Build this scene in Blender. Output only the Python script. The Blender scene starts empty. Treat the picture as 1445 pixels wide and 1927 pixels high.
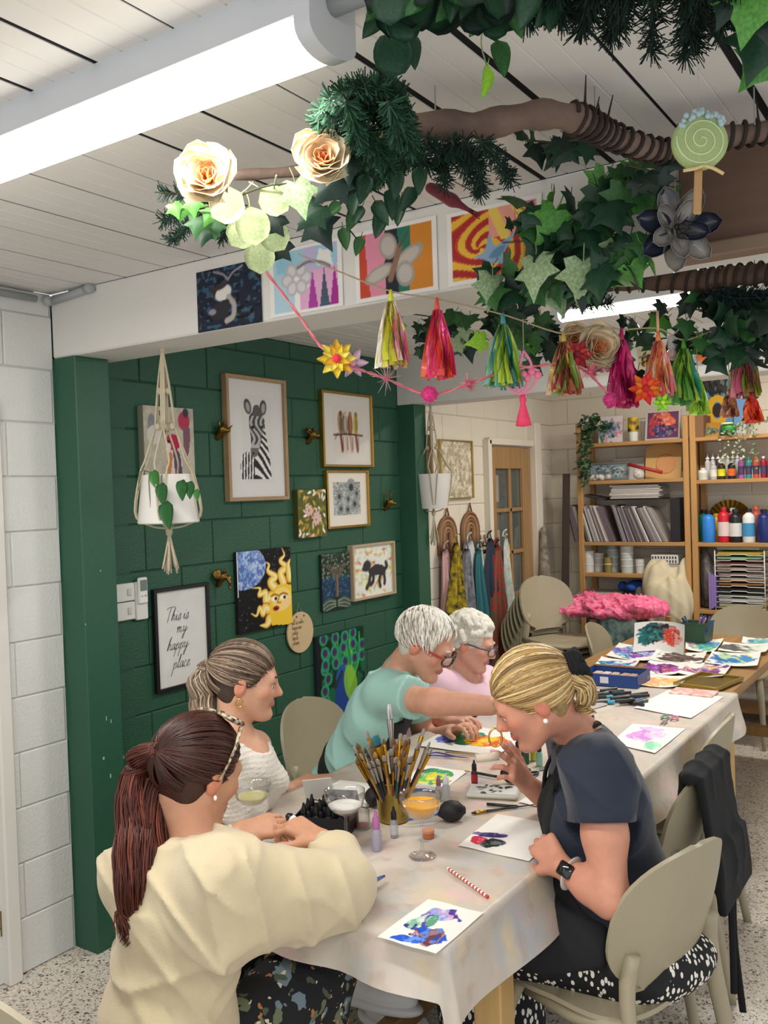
import bpy,math,random
import numpy as np
from mathutils import Matrix,Vector
PI = math.pi
rnd = random.Random(7)
nrg = np.random.default_rng(11)
SC = bpy.context.scene
COL = SC.collection

# ---------------------------------------------------------------- camera
IW,IH = 1445,1927
FPX,YAW,PITCH,ROLL,EYE = 1702.95,0.589062,-0.0222468,-0.032061,1.7028
_f = np.array([-math.sin(YAW)*math.cos(PITCH),math.cos(YAW)*math.cos(PITCH),math.sin(PITCH)])
_r = np.array([math.cos(YAW),math.sin(YAW),0.0]); _u = np.cross(_r,_f)
CR = math.cos(ROLL)*_r + math.sin(ROLL)*_u
CU = -math.sin(ROLL)*_r + math.cos(ROLL)*_u
CF = _f
cam_d = bpy.data.cameras.new('camera'); cam = bpy.data.objects.new('camera',cam_d); COL.objects.link(cam)
cam_d.sensor_fit = 'VERTICAL'; cam_d.sensor_height = 36.0; cam_d.lens = FPX/IH*36.0
cam_d.clip_start = 0.05; cam_d.clip_end = 100
cam.matrix_world = Matrix(((CR[0],CU[0],-CF[0],0),(CR[1],CU[1],-CF[1],0),(CR[2],CU[2],-CF[2],EYE),(0,0,0,1)))
SC.camera = cam

# ---------------------------------------------------------------- world light and exposure
wd = bpy.data.worlds.new('world'); SC.world = wd; wd.use_nodes = True
bg = wd.node_tree.nodes['Background']; bg.inputs[0].default_value = (0.93,0.96,1.0,1); bg.inputs[1].default_value = 1.0
SC.view_settings.view_transform = 'Standard'
try: SC.view_settings.look = 'None'
except Exception: pass
SC.view_settings.gamma = 1.0; SC.view_settings.use_curve_mapping = False
SC.view_settings.exposure = 0.2

def area_lamp(name,loc,sx,sy,watts,col=(1,1,1),rot=(0,0,0)):
 l = bpy.data.lights.new(name,'AREA'); l.shape = 'RECTANGLE'; l.size = sx; l.size_y = sy; l.energy = watts; l.color = col
 o = bpy.data.objects.new(name,l); COL.objects.link(o); o.location = loc; o.rotation_euler = rot
 return o
COOL = (1.0,0.98,0.95)
BATTENS = []   # (x0, x1, y, ceiling z): one LED batten each, built with the ceiling

# ---------------------------------------------------------------- pixel helpers (rays of the calibrated camera)
def ray(px,py): return CF + CR*(px-IW/2)/FPX - CU*(py-IH/2)/FPX
def on(px,py,axis,val):
 d = ray(px,py); o = np.array([0,0,EYE]); i = 'xyz'.index(axis)
 return o + d*(val-o[i])/d[i]
def dep(px,py,depth): return np.array([0,0,EYE]) + ray(px,py)*depth
def pix(P):
 d = np.asarray(P,float)-np.array([0,0,EYE]); z = d@CF
 return IW/2+FPX*(d@CR)/z,IH/2-FPX*(d@CU)/z,z

# ---------------------------------------------------------------- colour and materials
def lin(c):
 c = np.asarray(c,float); return np.where(c <= 0.04045,c/12.92,((c+0.055)/1.055)**2.4)
def hexc(h):
 h = h.lstrip('#'); return np.array([int(h[i:i+2],16)/255 for i in (0,2,4)])
MATS = {}
def mat(key,col='#808080',rough=0.6,metal=0.0,var=0.0,vscale=8.0,bump=0.0,bscale=60.0,spec=0.5,trans=0.0,ior=1.45,
  emit=0.0,emcol=None,alpha=1.0,sheen=0.0,sss=0.0,stretch=(1,1,1),col2=None,coat=0.0,attr=False,detail=4.0,sat=None):
 if key in MATS: return MATS[key]
 m = bpy.data.materials.new(key); m.use_nodes = True; nt = m.node_tree; N = nt.nodes; L = nt.links
 b = N['Principled BSDF']
 c = lin(hexc(col)) if isinstance(col,str) else lin(col)
 b.inputs['Base Color'].default_value = (*c,1); b.inputs['Roughness'].default_value = rough; b.inputs['Metallic'].default_value = metal
 b.inputs['Specular IOR Level'].default_value = spec; b.inputs['IOR'].default_value = ior
 b.inputs['Transmission Weight'].default_value = trans; b.inputs['Alpha'].default_value = alpha
 b.inputs['Sheen Weight'].default_value = sheen; b.inputs['Coat Weight'].default_value = coat
 if sss:
  b.inputs['Subsurface Weight'].default_value = sss; b.inputs['Subsurface Radius'].default_value = (0.012,0.004,0.002); b.inputs['Subsurface Scale'].default_value = 1.0
 if emit:
  e = lin(hexc(emcol)) if emcol else c
  b.inputs['Emission Color'].default_value = (*e,1); b.inputs['Emission Strength'].default_value = emit
 src = None
 if attr:
  a = N.new('ShaderNodeAttribute'); a.attribute_name = 'Col'; src = a.outputs['Color']
 if var or col2 or bump:
  tc = N.new('ShaderNodeTexCoord'); mp = N.new('ShaderNodeMapping'); mp.inputs['Scale'].default_value = stretch
  L.new(tc.outputs['Object'],mp.inputs['Vector'])
 if var or col2:
  nz = N.new('ShaderNodeTexNoise'); nz.inputs['Scale'].default_value = vscale; nz.inputs['Detail'].default_value = detail
  L.new(mp.outputs[0],nz.inputs['Vector'])
  mx = N.new('ShaderNodeMix'); mx.data_type = 'RGBA'; mx.clamp_factor = True
  rp = N.new('ShaderNodeMapRange'); rp.inputs[1].default_value = 0.32; rp.inputs[2].default_value = 0.68
  L.new(nz.outputs[0],rp.inputs[0]); L.new(rp.outputs[0],mx.inputs[0])
  if attr:
   hs = N.new('ShaderNodeHueSaturation'); hs.inputs['Value'].default_value = 1-var; L.new(src,hs.inputs['Color'])
   L.new(src,mx.inputs[6]); L.new(hs.outputs[0],mx.inputs[7])
  else:
   d = lin(hexc(col2)) if col2 else c*(1-var)
   mx.inputs[6].default_value = (*c,1); mx.inputs[7].default_value = (*d,1)
  src = mx.outputs[2]
 if src is not None: L.new(src,b.inputs['Base Color'])
 if bump:
  nb = N.new('ShaderNodeTexNoise'); nb.inputs['Scale'].default_value = bscale; nb.inputs['Detail'].default_value = 3
  L.new(mp.outputs[0],nb.inputs['Vector'])
  bp = N.new('ShaderNodeBump'); bp.inputs['Strength'].default_value = bump; bp.inputs['Distance'].default_value = 0.01
  L.new(nb.outputs[0],bp.inputs['Height']); L.new(bp.outputs[0],b.inputs['Normal'])
 MATS[key] = m; return m
def col_mat(h,rough=0.55,**k):
 return mat('paint_%s_%d' % (h.strip('#'),int(rough*100)),h,rough,**k)
def emission(key,col,strength):
 if key in MATS: return MATS[key]
 m = bpy.data.materials.new(key); m.use_nodes = True; N = m.node_tree.nodes; N.remove(N['Principled BSDF'])
 e = N.new('ShaderNodeEmission'); e.inputs[0].default_value = (*lin(hexc(col)),1); e.inputs[1].default_value = strength
 m.node_tree.links.new(e.outputs[0],N['Material Output'].inputs[0]); MATS[key] = m; return m
def glass(key,col='#ffffff',rough=0.0,ior=1.45):
 """thin clear glass: see-through with a mirror sheen that grows at grazing angles"""
 if key in MATS: return MATS[key]
 m = bpy.data.materials.new(key); m.use_nodes = True; N = m.node_tree.nodes; L = m.node_tree.links; N.remove(N['Principled BSDF'])
 t = N.new('ShaderNodeBsdfTransparent'); t.inputs[0].default_value = (*(lin(hexc(col))*0.965),1); g = N.new('ShaderNodeBsdfGlossy'); g.inputs['Roughness'].default_value = 0.03
 f = N.new('ShaderNodeLayerWeight'); pw = N.new('ShaderNodeMath'); pw.operation = 'POWER'; pw.inputs[1].default_value = 2.2; L.new(f.outputs['Facing'],pw.inputs[0]); mu = N.new('ShaderNodeMath'); mu.operation = 'MULTIPLY_ADD'; mu.inputs[1].default_value = 0.75; mu.inputs[2].default_value = 0.05; L.new(pw.outputs[0],mu.inputs[0])
 x = N.new('ShaderNodeMixShader'); L.new(mu.outputs[0],x.inputs[0]); L.new(t.outputs[0],x.inputs[1]); L.new(g.outputs[0],x.inputs[2]); L.new(x.outputs[0],N['Material Output'].inputs[0])
 MATS[key] = m; return m

# ---------------------------------------------------------------- objects
def _props(o,label=None,cat=None,group=None,kind=None):
 if label: o['label'] = label
 if cat: o['category'] = cat
 if group: o['group'] = group
 if kind: o['kind'] = kind
 return o
def thing(name,label,cat,loc=(0,0,0),rot=0.0,group=None,kind=None):
 o = bpy.data.objects.new(name,None); COL.objects.link(o); o.empty_display_size = 0.05
 o.location = [float(v) for v in loc]
 o.rotation_euler = (0,0,rot) if not hasattr(rot,'__len__') else rot
 return _props(o,label,cat,group,kind)
def link(name,mesh,parent=None,loc=None,rot=None,scale=None,label=None,cat=None,group=None,kind=None):
 o = bpy.data.objects.new(name,mesh); COL.objects.link(o)
 if parent is not None: o.parent = parent
 if loc is not None: o.location = [float(v) for v in loc]
 if rot is not None: o.rotation_euler = (0,0,rot) if not hasattr(rot,'__len__') else rot
 if scale is not None: o.scale = (scale,)*3 if not hasattr(scale,'__len__') else scale
 return _props(o,label,cat,group,kind)
def copy_tree(o,parent=None,**pr):
 c = o.copy(); COL.objects.link(c); c.parent = parent
 for ch in o.children: copy_tree(ch,c)
 _props(c,**pr); return c

def Rz(a): c,s = math.cos(a),math.sin(a); return np.array([[c,-s,0],[s,c,0],[0,0,1.0]])
def Rx(a): c,s = math.cos(a),math.sin(a); return np.array([[1.0,0,0],[0,c,-s],[0,s,c]])
def Ry(a): c,s = math.cos(a),math.sin(a); return np.array([[c,0,s],[0,1.0,0],[-s,0,c]])
def unit(v): v = np.asarray(v,float); return v/(np.linalg.norm(v)+1e-12)
def frame(d,up=(0,0,1)):
 """columns: side, up', d"""
 d = unit(d); s = np.cross(d,up)
 if np.linalg.norm(s) < 1e-4: s = np.cross(d,(1,0,0))
 s = unit(s); return np.stack([s,np.cross(s,d),d],1)

class MB:
 def __init__(self): self.v = []; self.f = []; self.m = []; self.c = []; self.n = 0; self.curcol = (1,1,1); self.mi = 0
 def add(self,V,F,mi=None,col=None):
  V = np.asarray(V,float).reshape(-1,3); b = self.n
  self.v.append(V); self.n += len(V)
  self.f += [tuple(int(i)+b for i in f) for f in F]
  self.m += [self.mi if mi is None else mi]*len(F)
  c = np.asarray(self.curcol if col is None else col,float)
  self.c.append(np.broadcast_to(c,(len(V),3)).copy()); return self
 def box(self,c,s,R=None,bev=0.0,**k):
  sx,sy,sz = [x/2 for x in s]; c = np.asarray(c,float)
  if bev <= 0:
   V = np.array([[x,y,z] for z in (-sz,sz) for y in (-sy,sy) for x in (-sx,sx)])
   F = [(0,2,3,1),(4,5,7,6),(0,1,5,4),(2,6,7,3),(0,4,6,2),(1,3,7,5)]
  else:
   b = min(bev,sx*.98,sy*.98,sz*.98); V = []; idx = {}
   for i in (-1,1):
    for j in (-1,1):
     for l in (-1,1):
      for ax in range(3):
       p = [i*(sx-b),j*(sy-b),l*(sz-b)]; p[ax] = (i*sx,j*sy,l*sz)[ax]
       idx[(i,j,l,ax)] = len(V); V.append(p)
   F = []
   for ax in range(3):
    o1,o2 = [(1,2),(2,0),(0,1)][ax]
    for s_ in (-1,1):
     q = []
     for a,bb in ((-1,-1),(1,-1),(1,1),(-1,1)):
      t = [0,0,0]; t[ax] = s_; t[o1] = a; t[o2] = bb; q.append(idx[(*t,ax)])
     F.append(tuple(q) if s_ > 0 else tuple(q[::-1]))
    # edges parallel to ax
    for a in (-1,1):
     for bb in (-1,1):
      t0 = [0,0,0]; t0[ax] = -1; t0[o1] = a; t0[o2] = bb; t1 = list(t0); t1[ax] = 1
      q = [idx[(*t0,o1)],idx[(*t1,o1)],idx[(*t1,o2)],idx[(*t0,o2)]]
      F.append(tuple(q) if a*bb < 0 else tuple(q[::-1]))
   for i in (-1,1):
    for j in (-1,1):
     for l in (-1,1):
      q = [idx[(i,j,l,0)],idx[(i,j,l,1)],idx[(i,j,l,2)]]
      F.append(tuple(q) if i*j*l > 0 else tuple(q[::-1]))
   V = np.array(V)
  if R is not None: V = V@np.asarray(R).T
  return self.add(V+c,F,**k)
 def rings(self,R,caps=True,closed=True,loop=False,**k):
  """R: array (m, n, 3) of rings"""
  R = np.asarray(R,float); m,n,_ = R.shape; F = []
  for i in range(m if loop else m-1):
   i2 = (i+1) % m
   for j in range(n if closed else n-1):
    j2 = (j+1) % n; F.append((i*n+j,i*n+j2,i2*n+j2,i2*n+j))
  if caps and closed and not loop:
   F.append(tuple(range(n))[::-1]); F.append(tuple((m-1)*n+j for j in range(n)))
  return self.add(R.reshape(-1,3),F,**k)
 def tube(self,P,r,n=8,caps=True,flat=None,up=None,**k):
  P = np.asarray(P,float); m = len(P); r = np.broadcast_to(np.asarray(r,float),(m,))
  T = np.gradient(P,axis=0); T /= np.linalg.norm(T,axis=1)[:,None]+1e-12
  s = np.cross(T[0],(0,0,1) if up is None else up)
  if np.linalg.norm(s) < 1e-3: s = np.cross(T[0],(1,0,0.1))
  s = unit(s); a = np.arange(n)*2*PI/n; out = []
  for i in range(m):
   s = unit(s - T[i]*(s@T[i])); b = np.cross(T[i],s); fl = 1.0 if flat is None else flat
   out.append(P[i]+r[i]*(np.cos(a)[:,None]*s+fl*np.sin(a)[:,None]*b))
  return self.rings(out,caps,**k)
 def lathe(self,prof,n=24,c=(0,0,0),R=None,caps=False,**k):
  a = np.arange(n)*2*PI/n; out = []
  for r,z in prof: out.append(np.stack([r*np.cos(a),r*np.sin(a),np.full(n,z)],1))
  out = np.array(out)
  if R is not None: out = out@np.asarray(R).T
  return self.rings(out+np.asarray(c,float),caps,**k)
 def ell(self,c,r,R=None,nu=16,nv=10,**k):
  r = np.broadcast_to(np.asarray(r,float),(3,)); prof = []
  V = [[0,0,-1]]
  for i in range(1,nv):
   t = -PI/2+PI*i/nv
   for j in range(nu): V.append([math.cos(t)*math.cos(2*PI*j/nu),math.cos(t)*math.sin(2*PI*j/nu),math.sin(t)])
  V.append([0,0,1]); F = []
  for j in range(nu): F.append((0,1+(j+1) % nu,1+j)); F.append((len(V)-1,1+(nv-2)*nu+j,1+(nv-2)*nu+(j+1) % nu))
  for i in range(nv-2):
   for j in range(nu): F.append((1+i*nu+j,1+i*nu+(j+1) % nu,1+(i+1)*nu+(j+1) % nu,1+(i+1)*nu+j))
  V = np.array(V)*r
  if R is not None: V = V@np.asarray(R).T
  return self.add(V+np.asarray(c,float),F,**k)
 def prism(self,poly,th,O=(0,0,0),U=(1,0,0),V=(0,0,1),**k):
  """polygon in the U,V plane extruded by th along U x V"""
  U = np.asarray(U,float); V = np.asarray(V,float); Nn = unit(np.cross(U,V)); p = np.asarray(poly,float); n = len(p)
  A = np.asarray(O,float)+p[:,:1]*U+p[:,1:2]*V
  W = np.concatenate([A,A+Nn*th])
  F = [tuple(range(n))[::-1],tuple(range(n,2*n))]+[(i,(i+1) % n,n+(i+1) % n,n+i) for i in range(n)]
  return self.add(W,F,**k)
 def sheet(self,G,th=0.0,N=None,**k):
  """grid of points (m,n,3); th gives it thickness along its normals"""
  G = np.asarray(G,float); m,n,_ = G.shape
  q = lambda b,fl: [((b+i*n+j,b+i*n+j+1,b+(i+1)*n+j+1,b+(i+1)*n+j) if not fl else (b+(i+1)*n+j,b+(i+1)*n+j+1,b+i*n+j+1,b+i*n+j)) for i in range(m-1) for j in range(n-1)]
  if th <= 0: return self.add(G.reshape(-1,3),q(0,False),**k)
  du = np.gradient(G,axis=0); dv = np.gradient(G,axis=1); Nn = np.cross(du,dv); Nn /= np.linalg.norm(Nn,axis=2)[...,None]+1e-12
  B = G+Nn*th; F = q(0,False)[:]; F = [f[::-1] for f in q(0,False)]
  F = q(0,True)+q(m*n,False)
  ring = [(0,j) for j in range(n)]+[(i,n-1) for i in range(1,m)]+[(m-1,j) for j in range(n-2,-1,-1)]+[(i,0) for i in range(m-2,0,-1)]
  id_ = [i*n+j for i,j in ring]
  for a in range(len(id_)):
   b = (a+1) % len(id_); F.append((id_[b],id_[a],m*n+id_[a],m*n+id_[b]))
  return self.add(np.concatenate([G.reshape(-1,3),B.reshape(-1,3)]),F,**k)
 def mesh(self,name,mats=None,smooth=False,colors=False,auto=None):
  me = bpy.data.meshes.new(name); V = np.concatenate(self.v) if self.v else np.zeros((0,3))
  me.from_pydata(V.tolist(),[],self.f)
  if mats is not None:
   for m in (mats if isinstance(mats,(list,tuple)) else [mats]): me.materials.append(m)
  if any(self.m): me.polygons.foreach_set('material_index',self.m)
  if smooth:
   me.polygons.foreach_set('use_smooth',[True]*len(self.f))
   if auto:
    try: me.set_sharp_from_angle(angle=math.radians(auto))
    except Exception: pass
  if colors: set_colors(me,np.concatenate(self.c))
  me.update(); return me
 def build(self,name,mats,parent=None,smooth=False,colors=False,auto=None,world=False,**k):
  if world and parent is not None:
   L = np.array(parent.location);
   p = parent.parent
   while p is not None: L = L+np.array(p.location); p = p.parent
   self.v = [v-L for v in self.v]
  return link(name,self.mesh(name,mats,smooth,colors,auto),parent,**k)
def set_colors(me,C):
 a = me.color_attributes.new('Col','FLOAT_COLOR','POINT')
 D = np.ones((len(C),4),np.float32); D[:,:3] = lin(np.clip(C,0,1)); a.data.foreach_set('color',D.ravel())
def fast_mesh(name,V,Q,mats,smooth=True,colors=None):
 """quads only"""
 me = bpy.data.meshes.new(name); V = np.asarray(V,np.float32); Q = np.asarray(Q,np.int32)
 me.vertices.add(len(V)); me.vertices.foreach_set('co',V.ravel())
 me.loops.add(Q.size); me.loops.foreach_set('vertex_index',Q.ravel())
 me.polygons.add(len(Q)); me.polygons.foreach_set('loop_start',np.arange(len(Q),dtype=np.int32)*4)
 me.polygons.foreach_set('use_smooth',np.full(len(Q),smooth))
 for m in (mats if isinstance(mats,(list,tuple)) else [mats]): me.materials.append(m)
 me.update(calc_edges=True)
 if colors is not None: set_colors(me,colors)
 return me
def spline(P,n=24):
 """Catmull-Rom through points (rows may carry extra columns such as radius)"""
 P = np.asarray(P,float); Q = np.concatenate([[2*P[0]-P[1]],P,[2*P[-1]-P[-2]]]); out = []
 m = len(P)-1
 for t in np.linspace(0,m,n):
  i = min(int(t),m-1); u = t-i; a,b,c,d = Q[i],Q[i+1],Q[i+2],Q[i+3]
  out.append(0.5*((2*b)+(c-a)*u+(2*a-5*b+4*c-d)*u*u+(3*b-a-3*c+d)*u**3))
 return np.array(out)

# ---------------------------------------------------------------- value noise in numpy (for prints and folds)
def _hash(i,j,s):
 h = (i*374761393 + j*668265263 + s*1442695041) & 0xffffffff; h = ((h ^ (h >> 13))*1274126177) & 0xffffffff
 return ((h ^ (h >> 16)) & 0xffff)/65535.0
def vnoise(x,y,s=0):
 x = np.asarray(x,float); y = np.asarray(y,float); xi = np.floor(x).astype(np.int64); yi = np.floor(y).astype(np.int64); u = x-xi; v = y-yi
 u = u*u*(3-2*u); v = v*v*(3-2*v)
 return (_hash(xi,yi,s)*(1-u)+_hash(xi+1,yi,s)*u)*(1-v)+(_hash(xi,yi+1,s)*(1-u)+_hash(xi+1,yi+1,s)*u)*v
def fbm(x,y,s=0,o=4):
 r = 0; a = 0.5
 for k in range(o): r = r+a*vnoise(x*2**k,y*2**k,s+k); a /= 2
 return r/(1-0.5**o)

# ---------------------------------------------------------------- flat prints: a raster painted in numpy, carried by a colour attribute
class Art:
 def __init__(self,w,h,nx):
  self.w,self.h = w,h; self.nx = nx; self.ny = max(4,int(nx*h/w))
  x = np.linspace(0,w,self.nx); y = np.linspace(0,h,self.ny)
  self.X,self.Y = np.meshgrid(x,y); self.C = np.ones((self.ny,self.nx,3))
  self.px = w/self.nx
 def _b(self,mask,col,a=1.0):
  m = np.clip(np.asarray(mask,float),0,1)[...,None]*a
  c = hexc(col) if isinstance(col,str) else np.asarray(col)
  self.C = self.C*(1-m)+c*m; return self
 def fill(self,col): self.C[:] = hexc(col) if isinstance(col,str) else col; return self
 def mask(self,m,col,a=1.0): return self._b(m,col,a)
 def ell(self,cx,cy,rx,ry,col,rot=0.0,a=1.0,soft=1.0):
  dx = self.X-cx; dy = self.Y-cy; c,s = math.cos(rot),math.sin(rot)
  q = np.sqrt(((dx*c+dy*s)/rx)**2+((-dx*s+dy*c)/ry)**2); r = min(rx,ry)
  return self._b(0.5+(1-q)*r/(self.px*soft),col,a)
 def rect(self,x0,y0,x1,y1,col,a=1.0): return self._b((self.X >= x0) & (self.X <= x1) & (self.Y >= y0) & (self.Y <= y1),col,a)
 def inside(self,P):
  P = np.asarray(P,float); ins = np.zeros(self.X.shape,bool)
  for i in range(len(P)):
   x0,y0 = P[i]; x1,y1 = P[(i+1) % len(P)]
   if y0 == y1: continue
   c = ((self.Y >= min(y0,y1)) & (self.Y < max(y0,y1))) & (self.X < x0+(self.Y-y0)*(x1-x0)/(y1-y0)); ins ^= c
  return ins
 def poly(self,P,col,a=1.0): return self._b(self.inside(P),col,a)
 def blob(self,P,col,a=1.0,n=60):
  P = np.asarray(P,float); Q = np.concatenate([P,P[:3]]); S = spline(Q,n+30)
  m = len(P); return self._b(self.inside(spline(np.concatenate([P,P[:1]]),n)),col,a)
 def line(self,P,w,col,a=1.0,smooth=True,taper=False):
  P = np.asarray(P,float)
  if smooth and len(P) > 2: P = spline(P,len(P)*6)
  D = np.full(self.X.shape,1e9)
  for k,(p,q) in enumerate(zip(P[:-1],P[1:])):
   d = q-p; L2 = d@d+1e-12; t = np.clip(((self.X-p[0])*d[0]+(self.Y-p[1])*d[1])/L2,0,1)
   e = np.hypot(self.X-p[0]-t*d[0],self.Y-p[1]-t*d[1])
   if taper: e = e+w*0.5*(k/len(P))
   D = np.minimum(D,e)
  return self._b(0.5+(w/2-D)/self.px,col,a)
 def noise(self,sc,s=0,o=4): return fbm(self.X*sc,self.Y*sc,s,o)
 def mottle(self,amt,sc,s=0):
  self.C = np.clip(self.C*(1+amt*(self.noise(sc,s)-0.5)[...,None]*2),0,1); return self
 def mesh(self,name,rough=0.6,z=0.0):
  """in the x-z plane facing -y, centred on x, from z=0"""
  V = np.stack([self.X-self.w/2,np.full(self.X.shape,z),self.Y],2).reshape(-1,3)
  n,m = self.nx,self.ny; i = np.arange(m-1)[:,None]*n+np.arange(n-1)[None]
  Q = np.stack([i,i+1,i+n+1,i+n],-1).reshape(-1,4)
  return fast_mesh(name,V,Q,mat('print_%d' % int(rough*100),'#ffffff',rough,attr=True,spec=0.3),False,self.C.reshape(-1,3))

# ---------------------------------------------------------------- signed-distance modelling of bodies, clothes and soft things
class SDF:
 def __init__(self): self.p = []
 def cone(self,a,b,ra,rb,k=0.02,col=None,sub=False):
  self.p.append(('c',np.asarray(a,float),np.asarray(b,float),ra,rb,k,col,sub)); return self
 def chain(self,P,r,k=0.02,col=None):
  for i in range(len(P)-1): self.cone(P[i],P[i+1],r[i],r[i+1],k if i == 0 else max(k,0.4*r[i]),col)
  return self
 def ell(self,c,r,R=None,k=0.02,col=None,sub=False):
  self.p.append(('e',np.asarray(c,float),np.asarray(r,float)*np.ones(3),np.eye(3) if R is None else np.asarray(R,float),0,k,col,sub)); return self
 def box(self,c,r,R=None,rd=0.01,k=0.02,col=None,sub=False):
  self.p.append(('b',np.asarray(c,float),np.asarray(r,float),np.eye(3) if R is None else np.asarray(R,float),rd,k,col,sub)); return self
 def bounds(self):
  lo = np.full(3,1e9); hi = -lo
  for q in self.p:
   if q[7]: continue
   if q[0] == 'c':
    for c,r in ((q[1],q[3]),(q[2],q[4])): lo = np.minimum(lo,c-r); hi = np.maximum(hi,c+r)
   else:
    e = np.abs(q[3])@q[2]+(q[4] if q[0] == 'b' else 0); lo = np.minimum(lo,q[1]-e); hi = np.maximum(hi,q[1]+e)
  return lo,hi
 def one(self,q,P):
  if q[0] == 'c':
   a,b,ra,rb = q[1:5]; ba = b-a; L = ba@ba+1e-12; t = np.clip(((P-a)@ba)/L,0,1)
   return np.linalg.norm(P-a-t[:,None]*ba,axis=1)-(ra+(rb-ra)*t)
  if q[0] == 'e':
   l = (P-q[1])@q[3]; k0 = np.linalg.norm(l/q[2],axis=1); k1 = np.linalg.norm(l/q[2]**2,axis=1)+1e-9
   return np.where(k0 < 1e-6,-q[2].min(),k0*(k0-1)/k1)
  l = np.abs((P-q[1])@q[3])-q[2]; return np.linalg.norm(np.maximum(l,0),axis=1)+np.minimum(l.max(1),0)-q[4]
 def eval(self,P,colors=None,far=0.08):
  d = np.full(len(P),1e3); C = None
  if colors is not None: C = np.broadcast_to(np.asarray(colors,float),(len(P),3)).copy(); wsum = None
  for q in self.p:
   s = SDF.__new__(SDF); s.p = [q]
   k = q[5]
   qq = q if not q[7] else q[:7]+(False,)
   s.p = [qq]; lo,hi = s.bounds(); m = np.all((P > lo-far-k) & (P < hi+far+k),axis=1)
   if not m.any(): continue
   e = self.one(q,P[m]); dm = d[m]
   if q[7]:
    h = np.clip(0.5-0.5*(dm+e)/k,0,1); d[m] = dm*(1-h)-e*h+k*h*(1-h)
   else:
    h = np.clip(0.5+0.5*(dm-e)/max(k,1e-5),0,1); d[m] = dm*(1-h)+e*h-k*h*(1-h)
   if C is not None and q[6] is not None:
    w = np.clip(1-(e-0.001)/0.004,0,1)[:,None]; C[m] = C[m]*(1-w)+np.asarray(q[6])*w
  return d if C is None else (d,C)
 def surface(self,h=0.006,disp=None,cut=None):
  lo,hi = self.bounds(); lo = lo-4*h; hi = hi+4*h; B = 6
  nb = np.ceil((hi-lo)/(h*B)).astype(int)+1; n = nb*B+1
  cen = np.stack(np.meshgrid(*[np.arange(b) for b in nb],indexing='ij'),-1).reshape(-1,3)
  cc = lo+(cen+0.5)*h*B; pad = h*B*0.9+(0.02 if disp else 0.004)
  fn = lambda P,f=0.08: self._full(P,disp,cut,f)
  D = fn(cc,0.12+h*B); act = np.abs(D) < pad+h*B*0.25
  F = np.full(n,1.0,np.float32)
  # coarse sign everywhere
  sg = np.where(D < 0,-1.0,1.0).reshape(nb); F[:nb[0]*B,:nb[1]*B,:nb[2]*B] = np.repeat(np.repeat(np.repeat(sg,B,0),B,1),B,2)
  o = np.stack(np.meshgrid(*[np.arange(B+1)]*3,indexing='ij'),-1).reshape(-1,3)
  idx = (cen[act][:,None]*B+o[None]).reshape(-1,3)
  key = np.unique(idx[:,0].astype(np.int64)*n[1]*n[2]+idx[:,1]*n[2]+idx[:,2])
  ii = np.stack([key//(n[1]*n[2]),(key//n[2]) % n[1],key % n[2]],1)
  vals = np.concatenate([fn(lo+c*h) for c in np.array_split(ii,max(1,len(ii)//200000))])
  F[ii[:,0],ii[:,1],ii[:,2]] = vals
  return nets(F,lo,h)
 def _full(self,P,disp,cut,far):
  d = self.eval(P,far=far)
  if disp is not None: d = d+disp(P)
  if cut is not None: d = np.maximum(d,cut(P))
  return d
 def mesh(self,name,mats,h=0.006,disp=None,cut=None,col=None,relax=2):
  V,Q = self.surface(h,disp,cut); V = smooth_quads(V,Q,relax); C = None
  if col is not None: C = self.eval(V,colors=hexc(col) if isinstance(col,str) else col)[1]
  return fast_mesh(name,V,Q,mats,True,C)
 def build(self,name,mats,parent=None,h=0.006,world=True,**k):
  kw = {a: k.pop(a) for a in ('disp','cut','col','relax') if a in k}
  me = self.mesh(name,mats,h,**kw)
  if world and parent is not None:
   L = Vector(parent.location); p = parent.parent
   while p is not None: L = L+Vector(p.location); p = p.parent
   me.transform(Matrix.Translation(-L))
  return link(name,me,parent,**k)
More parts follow.
